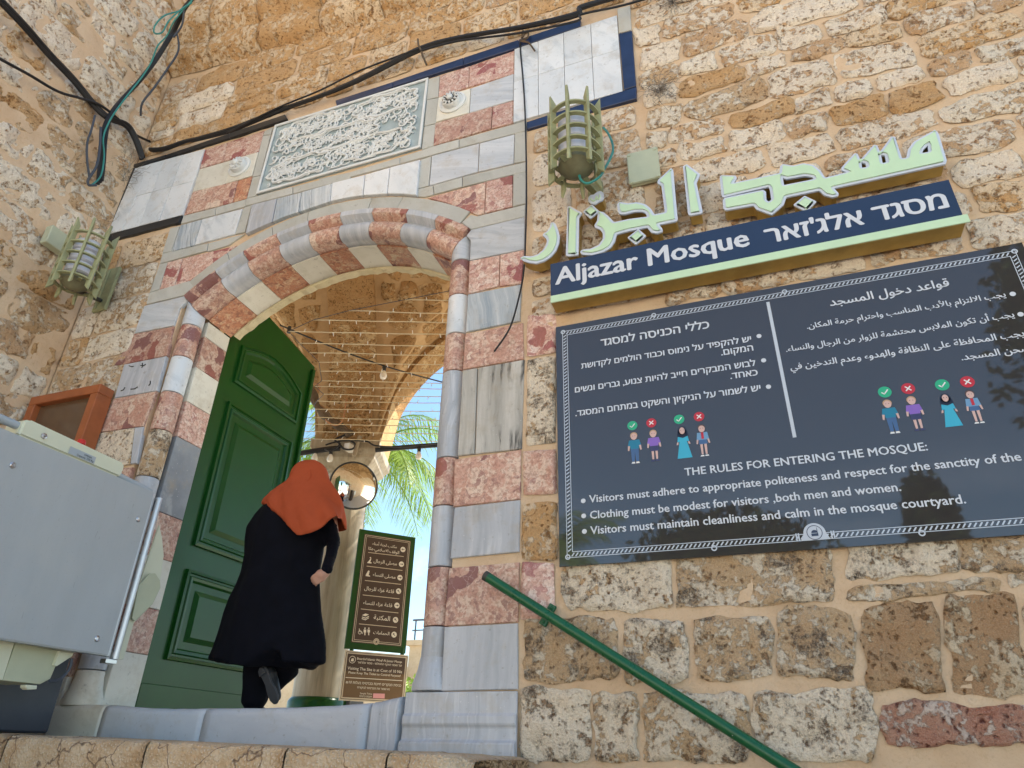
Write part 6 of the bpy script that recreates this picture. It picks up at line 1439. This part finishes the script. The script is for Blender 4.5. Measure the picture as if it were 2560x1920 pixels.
# ------------------------------------------------------------------ convex mirror, wayfinding sign, ticket sign
NS = Vector((.743, -.669, 0)).normalized(); US = Vector((-NS.y, NS.x, 0))*1; US = Vector((.669, .743, 0)).normalized()
mc = P('S', 884, 1214, 3.08); mr = 59/FPX*(mc-CAM).dot(fwd); mt = empty('convex_mirror', mc, 'round convex safety mirror with black rim fixed to the cream column', 'mirror')
mn = ((CAM-mc).normalized()+(Vector((-.2, .46, H0+1.2))-mc).normalized()); mn.z *= .25; mn.normalize()
g = G(); Rr = mr*2.0; hgt = Rr-math.sqrt(Rr*Rr-mr*mr); pr = []
for i in range(14): r = mr*(1-i/13.0)+.0005; pr.append((r, math.sqrt(Rr*Rr-r*r)-(Rr-hgt)+.012))
g.lathe([(mr, .0)]+pr, mc, 48, ax=mn); g.mk('mirror_face', 'mirror', mt, smooth=True)
g = G(); q = mn.to_track_quat('Z', 'Y').to_matrix(); g.tube([mc+q @ Vector((mr*math.cos(2*math.pi*k/48), mr*math.sin(2*math.pi*k/48), .01)) for k in range(48)], .012, 8, closed=True); g.mk('rim', 'dark_metal', mt, smooth=True)
g = G(); g.tube([mc-mn*.005, mc-mn*.10, Vector((c0.x, c0.y, mc.z+.02))+(mc-Vector((c0.x, c0.y, mc.z))).normalized()*.255], .016, 8); g.mk('arm', 'dark_metal', mt)
SO = Vector((-4.13, 3.06, 0))
def SG(x, y, lift=0): return PP('N', x, y, SO+NS*lift, NS)
ws = empty('wayfinding_sign', SG(860, 1130), 'tall green framed brown Arabic wayfinding sign with arrows beside the column', 'sign')
def quad_box(pts, m, name, parent, y0, y1, bev=.002):
    g = G(); p = [Vector(q)+NS*y1 for q in pts]; g.prism(p, NS*(y0-y1)); return g.mk(name, m, parent, bevel=bev)
fr = [SG(693, 85), SG(1172, 143), SG(1085, 1155), SG(555, 1108)]
def rectify(f):
    a, b, c, d = f; u0 = ((a-d)+(b-c))/2; wv = ((b-a)+(c-d))/2; wv = US*wv.dot(US); hv = ZU*u0.z; ce = sum(f, Vector())/4; return [ce-wv/2+hv/2, ce+wv/2+hv/2, ce+wv/2-hv/2, ce-wv/2-hv/2]
fr = rectify(fr); print('sign', fr)
SM = lambda x, y, lift=0: SG(x, y, lift)
quad_box(fr, 'green_paint', 'green_frame', ws, -.03, .0)
inn = rectify([SG(728, 128), SG(1135, 172), SG(1045, 1092), (SG(612, 1058))]); quad_box(inn, 'brown_sign', 'brown_face', ws, .0005, .004)
L0 = .004
def seg(x0, y0, x1, y1, w_, par, m='tan_print', lift=L0, name='rule'): flat(name, [bar(SG(x0, y0, lift), SG(x1, y1, lift), w_, NS)], m, par, NS, .001)
for q in ((762, 280, 1068, 316), (748, 398, 1057, 436), (733, 522, 1045, 556), (714, 647, 1031, 681), (698, 768, 1022, 803), (682, 897, 1008, 928)): seg(*q, .007, ws)
def frame_lines(f, ins, w_, par, m, lift):
    a, b, c, d = f; u = (b-a).normalized(); v = (a-d).normalized(); a, b, c, d = a+(u-v)*ins, b+(-u-v)*ins, c+(-u+v)*ins, d+(u+v)*ins
    flat('border_line', [bar(a, b, w_, NS), bar(b, c, w_, NS), bar(c, d, w_, NS), bar(d, a, w_, NS)], m, par, NS, lift)
frame_lines(inn, .012, .006, ws, 'tan_print', .0052); frame_lines(inn, .028, .004, ws, 'tan_print', .0052)
for s, a, b in [('مكتب لجنة أمناء', (797, 218), (1008, 240)), ('الوقف الاسلامي-عكا', (762, 262), (1028, 288)), ('مصلى الرجال', (808, 368), (1008, 390)), ('مصلى النساء', (800, 485), (996, 505)), ('قاعة عزاء للرجال', (727, 605), (983, 630)), ('قاعة عزاء للنساء', (717, 728), (967, 752)), ('المكتبة', (808, 858), (948, 872)), ('الحمامات', (805, 982), (943, 998))]:
    writing(s, SG(*a, L0), SG(*b, L0), ws, 'pale_print', NS, off=.01, lift=.0012, level=True)
def arrow(x, y, ang_):
    c = SG(x, y, L0); flat('arrow_disc', [disc(c, .030, US, ZU, 20)], 'pale_print', ws, NS, .001); d = US*math.cos(ang_)+ZU*math.sin(ang_); s = NS.cross(d)
    flat('arrow', [bar(c-d*.018, c+d*.012, .006, NS), [c+d*.02, c+d*.004+s*.012, c+d*.004-s*.012]], 'brown_sign', ws, NS, .002)
for x, y, a in ((1062, 255, math.pi), (1049, 382, 0), (1036, 498, 0), (1024, 615, R_(135)), (1010, 738, 0), (998, 863, R_(135)), (985, 990, R_(135))): arrow(x, y, a)
def icon(ps, name='icon'): flat(name, [[SG(x, y, L0) for x, y in p][::1] for p in ps], 'pale_print', ws, NS, .0012)
icon([[(753, 372), (790, 376), (790, 366), (756, 362)], [(760, 362), (785, 330), (788, 336), (778, 366)]]); c = SG(781, 326, L0); flat('icon', [disc(c, .008, US, ZU, 10)], 'pale_print', ws, NS, .0012)
icon([[(738, 484), (778, 490), (776, 480), (765, 478), (774, 440), (762, 436), (742, 470)]])
icon([[(708, 822), (738, 808), (768, 816), (738, 832)], [(708, 834), (738, 844), (768, 828), (768, 836), (738, 852), (708, 842)], [(706, 848), (738, 858), (768, 842), (768, 848), (738, 866), (706, 856)]])
for cx_ in (733, 766):
    icon([[(cx_-11, 945), (cx_+11, 947), (cx_+11, 970), (cx_+5, 972), (cx_+4, 996), (cx_-4, 995), (cx_-5, 972), (cx_-11, 970)]]); flat('icon', [disc(SG(cx_+1, 935, L0), .008, US, ZU, 10)], 'pale_print', ws, NS, .0012)
flat('icon', ringp(SG(690, 970, L0), .015, .020, US, ZU, 16)+[bar(SG(684, 938, L0), SG(688, 965, L0), .007, NS), bar(SG(688, 965, L0), SG(708, 967, L0), .006, NS), bar(SG(708, 967, L0), SG(713, 984, L0), .006, NS)], 'pale_print', ws, NS, .0012)
ce = SG(832, 1050, L0); flat('emblem_disc', [disc(ce, .032, US, ZU, 24)], 'tan_print', ws, NS, .002); flat('emblem_ring', ringp(ce, .022, .025, US, ZU, 20), 'brown_sign', ws, NS, .003); mosque_mark(ce, .024, US, ZU, NS, ws, 'brown_sign', .003)
g = G()
for x in (620, 1060): p = SG(x, 1110, -.015); g.tube([p, Vector((p.x, p.y, YF))], .022, 10)
g.mk('post', 'green_paint', ws)
SO2 = SO; ts = empty('ticket_sign', SG(520, 1570), 'brown glossy ticket price sign in English and Hebrew under the wayfinding sign', 'sign')
tf = rectify([SG(562, 1124, .03), SG(1112, 1170, .03), SG(1070, 1565, .03), SG(505, 1580, .03)])
quad_box(tf, 'tan_print', 'pale_frame', ts, -.012, .008)
def SG2(x, y): return SG(x, y, .0405)
a, b, c, d = tf; u = (b-a).normalized(); v = (a-d).normalized(); ti = [a+(u-v)*.03, b+(-u-v)*.03, c+(-u+v)*.03, d+(u+v)*.03]
quad_box(ti, 'tan_sign', 'brown_face', ts, .0085, .0105, .0005); hd_ = [ti[0], ti[1], ti[1]-v*.16, ti[0]-v*.16]; quad_box(hd_, 'brown_sign', 'header_band', ts, .0108, .0118, .0003)
frame_lines(tf, .015, .006, ts, 'brown_sign', .0085)
for s, a, b, m in [('Boardof Islamic Waqf Al-Jazzar Mosqe', (665, 1205), (1052, 1236), 'pale_print'), ("ועד נאמני הווקף המוסלמי - מסגד אלג'זאר", (668, 1240), (1050, 1264), 'pale_print'), ('Visiting The Site is at Cost of 10 Nis', (582, 1292), (1052, 1322), 'pale_print'), ('Please Keep The Ticket to Control Purpose!', (590, 1326), (1040, 1355), 'pale_print'),
                   ('כניסת מבקרים חייבת בכרטיס בעלות 10₪', (568, 1412), (1046, 1438), 'pale_print'), ('נא שמור את הכרטיס לביקורת', (665, 1455), (945, 1470), 'pale_print'), ('Sample Ticket', (690, 1505), (795, 1508), 'pale_print'), ('דוגמת כרטיס', (685, 1529), (792, 1533), 'pale_print')]:
    writing(s, SG2(*a), SG2(*b), ts, m, NS, off=.012, lift=.0022)
flat('rule', [bar(SG2(566, 1360), SG2(1055, 1388), .006, NS)], 'pale_print', ts, NS, .002); flat('ticket_picture', [[SG2(805, 1497), SG2(905, 1500), SG2(903, 1542), SG2(802, 1538)]], 'pink_print', ts, NS, .002)
ce = SG2(625, 1206); flat('emblem_ring', ringp(ce, .030, .035, US, ZU, 20), 'pale_print', ts, NS, .0022); mosque_mark(ce, .032, US, ZU, NS, ts, 'pale_print', .0022)
g = G()
for x in (600, 1000): p = SG(x, 1500, .01); g.tube([p, Vector((p.x, p.y, YF))], .02, 10)
g.mk('post', 'dark_metal', ts)

# ------------------------------------------------------------------ strings, cables, bulbs
starts = []; rg = random.Random(12); ZF = H0+3.14
ys = [400, 510, 620, 700, 805, 905, 985, 1065, 1140, 1225, 1275, 1345, 1400, 1470, 1545, 1600, 1665, 1730]
for i, y in enumerate(ys):
    c = PZ('V', 1500, y, ZF); pts = []
    for k in range(64):
        p = c+U*(-2.6+k*.075)
        if p.y < .50 or (p.x < -3.90 and p.y < 1.72): continue
        hx = CAM+(p-CAM)*((DX-CAM.x)/(p.x-CAM.x))
        if D0 < hx.y < D1+.03 and hx.z < dtop(hx.y)+.02: continue        # they are tied off clear of the open door leaf
        p = Vector((p.x, p.y, ZF+noise.noise(Vector((p.x*2, i*5, 0)))*.012+.0*k)); pts.append(p)
    if len(pts) < 4: continue
    starts.append(pts[0])
    st_ = empty('fairy_light_string', pts[len(pts)//2], ['nearest and highest', 'second nearest', 'third nearest', 'fourth nearest', 'fifth nearest', 'sixth nearest', 'seventh nearest', 'eighth nearest', 'ninth nearest', 'tenth nearest', 'eleventh nearest', 'twelfth nearest', 'thirteenth nearest', 'fourteenth nearest', 'fifteenth nearest', 'third lowest', 'second lowest', 'lowest and farthest'][i]+' of the thin fairy light strings under the porch vault', 'string lights', 'fairy light strings under the porch vault')
    g = G(); g.tube(pts, .0042, 5); g.mk('wire', 'string', st_)
    g = G()
    for k in range(2, len(pts)-1, 3):
        q = pts[k]+U*rg.uniform(-.03, .03); d = Vector((rg.uniform(-.4, .4), rg.uniform(-.3, .3), rg.choice([-1, -1, 1]))).normalized(); g.tube([q, q+d*.036], [.0042, .0035], 5)
    g.mk('bulbs', 'bulb', st_)
sw_ = empty('support_wire', starts[len(starts)//2], 'thin wire that the left ends of the fairy light strings are tied to', 'wire'); g = G(); g.tube(starts, .003, 5); g.mk('wire', 'cable_g', sw_)
def bulb(c, parent, s=1.0):
    g = G(); g.lathe([(.022*s, .0), (.022*s, .05*s), (.014*s, .06*s)], c+ZU*.0, 12); g.mk('socket', 'dark_metal', parent, smooth=True)
    g = G(); g.lathe([(.018*s, -.002), (.035*s, -.04*s), (.038*s, -.065*s), (.028*s, -.09*s), (.002, -.10*s)], c, 16); g.mk('bulb_glass', 'bulb', parent, smooth=True)
bc = empty('bulb_cable', P('V', 1400, 1000, 2.5), 'black cable with one white bulb slung from the door top under the porch vault', 'cable')
A_, B_ = P('V', 690, 735, 1.72), P('V', 2120, 1235, 3.6); g = G(); pts = [lerp(A_, B_, k/20)-ZU*.06*math.sin(math.pi*k/20) for k in range(21)]; g.tube(pts, .009, 6); g.mk('wire', 'cable', bc)
best = min(pts, key=lambda p: (p-CAM).normalized().angle(ray('V', 1612, 1100).normalized())); bulb(best-ZU*.07, bc, 1.15)
best = min(pts, key=lambda p: (p-CAM).normalized().angle(ray('V', 790, 790).normalized())); g = G(); g.lathe([(.02, -.05), (.02, .03)], best, 10); g.mk('socket', 'dark_metal', bc)
def AP(t, x, y, off=-.45): return PP(t, x, y, C0+V*off, V)
tb = empty('tie_cable', AP('X', 1700, 210), 'thick black cable bundle running level across the arcade at capital height with hanging bulbs', 'cable')
g = G(); g.tube(spline([AP('X', x, y) for x, y in ((-200, 350), (245, 300), (640, 240), (830, 225))], 4), .032, 8); g.tube(spline([AP('X', x, y) for x, y in ((1320, 250), (1700, 215), (2180, 180), (2700, 150))], 4), .030, 8); g.mk('wire', 'cable', tb)
g = G(); g.tube(spline([AP('X', x, y, -.5) for x, y in ((630, 180), (800, 130), (1000, 120), (1200, 130), (1330, 190), (1700, 205), (2180, 160))], 5), .010, 6); g.tube(spline([AP('X', x, y, -.5) for x, y in ((620, 230), (700, 260), (830, 170), (760, 110), (900, 40))], 5), .012, 6); g.tube(spline([AP('X', x, y, -.5) for x, y in ((800, 130), (880, 230), (1000, 235), (1040, 170), (960, 110))], 5), .012, 6); g.mk('loose_wires', 'cable', tb)
for x, y in ((1922, 275), (490, 300), (700, 310)): bulb(AP('X', x, y), tb, 1.0)
sb_ = empty('socket_box', AP('X', 940, 200, -.47), 'small pale cable box fixed on the column capital', 'box'); p = AP('X', 940, 205, -.47); g = G(); g.box((p.x-.04, p.y-.03, p.z-.04), (p.x+.04, p.y+.1, p.z+.04)); g.mk('case', 'bulb', sb_, bevel=.004)
vt = empty('branch', AP('V', 1100, 1530, -.55), 'twisted bare brown branch leaning down to the column capital', 'branch')
g = G(); g.tube(spline([AP('V', x, y, o_) for x, y, o_ in ((880, 1230, -.75), (960, 1300, -.7), (1010, 1430, -.65), (1100, 1530, -.6), (1180, 1590, -.55), (1270, 1650, -.5), (1300, 1690, -.48))], 5), [.05, .05, .05, .05, .05]+[.05+.012*math.sin(i*.9) for i in range(26)], 9); g.mk('limb', 'bark', vt, smooth=True)
g = G(); g.tube(spline([AP('V', x, y, -.62) for x, y in ((970, 1230), (1040, 1270), (960, 1380), (1060, 1440), (1100, 1500), (1090, 1560), (1170, 1600), (1230, 1560), (1260, 1420), (1265, 1370))], 6), .009, 6); g.mk('orange_flex', plain('orange_flex', (.42, .20, .09), .5), vt)
peg = empty('wooden_stick', AP('X', 1050, 200, -.5), 'pale wooden stick leaning on the capital edge', 'stick'); g = G(); g.tube([AP('X', 1105, 60, -.46), AP('X', 1020, 330, -.52)], .024, 8); g.mk('stick', 'column', peg)
# black service cables over the gateway
def cable(tl, pts, r, label, Y=-.07, m='cable', name='cable', group=None, par=None, strands=1):
    P3 = []
    for p in pts:
        P3.append(P(tl if len(p) < 4 else p[3], p[0], p[1], p[2] if len(p) > 2 and p[2] is not None else Y))
    o = empty(name, P3[len(P3)//2], label, 'cable', group)
    for s in range(strands):
        off = Vector((0, -.004*s, .008*math.sin(s*2.4))) if strands > 1 else Vector(); sp_ = spline([p+off*(1+math.sin(i*1.7+s)) for i, p in enumerate(P3)], 6); g = G(); g.tube(sp_, r, 7); g.mk('strand', m, o, smooth=True)
    return o
cable('B', [(1300, 1300, -.02, 'Z'), (1300, 1300, -.02, 'Z'), (1420, 1290, -.05, 'Z'), (1600, 1222, -.07, 'Z'), (860, 600, -.07, 'q'), (1010, 560, -.07, 'q'), (1200, 482, -.07, 'q'), (0, 692, -.08), (350, 550, -.08), (850, 300, -.09), (1200, 190, -.09), (1750, 95, -.09), (2212, -5, -.09), (300, 35, -.09, 'r'), (480, -20, -.09, 'r'), (700, -80, -.09, 'r')][1:], .019, 'thick black cable draped along the top of the marble gateway', strands=2)
cable('B', [(980, 575, -.10, 'q'), (1190, 470, -.10, 'q'), (0, 642, -.11), (350, 470, -.11), (850, 283, -.11)], .008, 'thin black cable just above the thick one over the carved panel')
cable('B', [(870, 300, -.12), (1200, 215, -.11), (1700, 150, -.11), (2212, 45, -.11), (300, 62, -.11, 'r'), (470, 25, -.11, 'r'), (700, -40, -.11, 'r')], .009, 'thin black cable sagging below the thick one over the white tiles')
PZL = -5.2
def lc_(pts, r, label, m='cable', strands=1, group=None):
    P3 = [PX('Z', x, y, X) for x, y, X in pts]; o = empty('cable', P3[len(P3)//2], label, 'cable', group)
    for s in range(strands):
        off = Vector((.01*s, .004*s, .022*s)); g = G(); g.tube(spline([p+off for p in P3], 6), r, 8); g.mk('strand', m, o, smooth=True)
    return o
lc_([(-120, -100, -5.1), (0, 20, -5.12), (210, 240, -5.15), (420, 480, -5.2), (630, 700, -5.22), (810, 920, -5.22), (930, 1025, -5.2), (1080, 1085, -5.2), (1150, 1180, -5.2), (1205, 1320, -5.2), (1222, 1380, -5.2)], .021, 'thick black cable slanting down the left wall into the tile corner', strands=2)
lc_([(-100, 440, -5.15), (0, 508, -5.15), (250, 645, -5.17), (500, 790, -5.2), (700, 850, -5.2), (860, 905, -5.18), (1000, 1010, -5.18), (1150, 1150, -5.2), (1300, 1225, -5.24)], .013, 'thinner black cable crossing the left wall below the thick one')
lc_([(1700, -60, -4.6), (1640, 5, -4.7), (1570, 100, -4.8), (1490, 270, -4.95), (1430, 370, -5.0), (1330, 530, -5.08), (1200, 700, -5.15), (1060, 850, -5.18), (970, 960, -5.18), (905, 1090, -5.18), (875, 1250, -5.17), (865, 1400, -5.17), (845, 1590, -5.17)], .018, 'black cable bundle hanging through the upper left corner', strands=3)
lc_([(1720, -60, -4.6), (1650, 10, -4.66), (1590, 80, -4.75), (1500, 190, -4.85), (1440, 310, -4.95), (1360, 400, -4.98), (1310, 530, -5.03), (1230, 660, -5.1), (1120, 800, -5.12), (1000, 960, -5.13), (930, 1080, -5.12), (892, 1200, -5.12), (900, 1350, -5.12), (870, 1520, -5.12), (790, 1600, -5.12)], .0075, 'teal green wire running down with the black bundle', 'cable_t')
lc_([(1660, 20, -4.6), (1560, 90, -4.7), (1420, 135, -4.75), (1340, 220, -4.78), (1335, 285, -4.78), (1400, 280, -4.77), (1460, 180, -4.74), (1560, 85, -4.68), (1640, 30, -4.62)], .0075, 'teal green wire loop near the top edge', 'cable_t')
lc_([(1590, 90, -4.75), (1570, 220, -4.8), (1500, 320, -4.85), (1530, 300, -4.83), (1540, 440, -4.85), (1450, 590, -4.9), (1330, 760, -5.0), (1230, 890, -5.08), (1215, 1000, -5.15)], .010, 'slate grey cable looping out right of the black bundle', 'cable_g')
lc_([(820, 1000, -5.15), (790, 1120, -5.1), (755, 1230, -5.1), (752, 1380, -5.1), (775, 1550, -5.12)], .010, 'grey cable hanging left in the lower loop of the bundle', 'cable_g')
lc_([(870, 1100, -5.15), (862, 1280, -5.1), (835, 1430, -5.1), (790, 1510, -5.1), (760, 1560, -5.12), (770, 1600, -5.12), (830, 1600, -5.12)], .011, 'dark cable forming the bottom curl of the hanging bundle', 'cable_g')
cable('B', [(1735, 205, -.03), (1732, 300, -.02), (1750, 500, -.02), (1770, 800, -.025), (1782, 0, -.025, 'C'), (1783, 400, -.02, 'C'), (1775, 700, -.02, 'C'), (1762, 950, -.03, 'C'), (1720, 1180, -.05, 'C'), (1640, 1450, -.05, 'C'), (1505, 1655, -.03, 'C')], .006, 'thin black wire hanging down the right edge of the gateway')
hk = empty('wire_tie', P('B', 1760, 170, -.05), 'rusty twisted wire tie above the white tiles', 'wire'); g = G(); g.tube(spline([P('B', x, y, -.04) for x, y in ((1755, 130), (1745, 190), (1770, 150), (1800, 140), (1790, 190), (1735, 215), (1800, 230), (1855, 300))], 4), .008, 6); g.mk('twist', 'bark', hk)
hk = empty('wire_tie', P('B', 880, 300, -.1), 'rusty strap holding the thick cable above the carved panel', 'wire'); g = G(); g.tube([P('B', x, y, -.115) for x, y in ((845, 200), (850, 250), (875, 300), (890, 350), (920, 420))], .009, 6); g.mk('strap', 'bark', hk)
# dry tufts rooted in the joints
def tuft(c, r, n, seed, label):
    rg = random.Random(seed); t = empty('dry_weed', c, label, 'weed'); g = G()
    for k in range(n):
        d = Vector((rg.gauss(0, 1), -abs(rg.gauss(0, .6)), rg.gauss(-.2, 1))).normalized(); p = Vector(c); pts = [p.copy()]
        for j in range(6): d = (d+Vector((rg.gauss(0, .8), rg.gauss(0, .4), rg.gauss(-.08, .8)))).normalized(); p = p+d*r*rg.uniform(.12, .3); p.y = min(p.y, -.01); pts.append(p.copy())
        g.tube(pts, .0013, 3, cap=False)
    g.mk('twigs', 'dry', t)
tuft(P('Z', 1080, 1500, -.03), .30, 110, 1, 'grey dry weed clinging at the left edge of the white tiles'); tuft(P('q', 430, 1000, -.05), .20, 70, 2, 'small dry weed behind the corner lamp')
tuft(P('L', 1660, 190, -.03), .16, 60, 3, 'dry weed in a joint right of the navy corner border'); tuft(P('r', 690, 10, -.03), .14, 50, 4, 'dark dry weed at the top edge of the right wall')
# paint marks on the grey slab
for x, y, w_, h in ((1320, 1, 0, 0),): pass
sc_ = [('D', [(285, 948), (325, 952)]), ('D', [(400, 925), (395, 965)]), ('D', [(385, 945), (430, 935)]), ('D', [(215, 1165), (250, 1135)]), ('D', [(300, 1150), (360, 1130)]), ('D', [(455, 1120), (470, 1080)])]
g = G()
for tl, ((x0, y0), (x1, y1)) in sc_: g.tube([P(tl, x0, y0, -.003), P(tl, (x0+x1)/2+5, (y0+y1)/2+6, -.003), P(tl, x1, y1, -.003)], .004, 5)
g.mk('paint_marks', 'dark_metal', PT)
# ------------------------------------------------------------------ inside the porch (seen in the round mirror)
lk = empty('locker', (-1.0, 1.0, YF), 'dark brown cupboard inside the porch against the gate wall', 'cupboard'); g = G(); g.box((-1.4, .46, YF), (-.78, .9, YF+2)); g.mk('case', 'brown_sign', lk, bevel=.01)
hg = empty('hanging_scarves', (-.55, .55, YF+1.75), 'dark and red scarves hanging by the pale board inside the porch', 'scarves')
for i_, m_ in enumerate(('coat', 'coat', 'scarf', 'coat', 'scarf')):
    g = G(); x_ = -.66+i_*.055; g.tube([(x_, .55, YF+1.78), (x_+.01, .56, YF+1.5), (x_-.01, .55, YF+1.0)], [.018, .035, .03], 8); g.mk('scarf', m_, hg, smooth=True)
wb = empty('notice_board', (.1, .5, YF+1.2), 'pale board on the inner face of the gate wall', 'board'); g = G(); g.box((-.45, .46, YF+.9), (.6, .49, YF+1.9)); g.mk('panel', 'cream', wb, bevel=.004)
print('objects', len(bpy.data.objects))
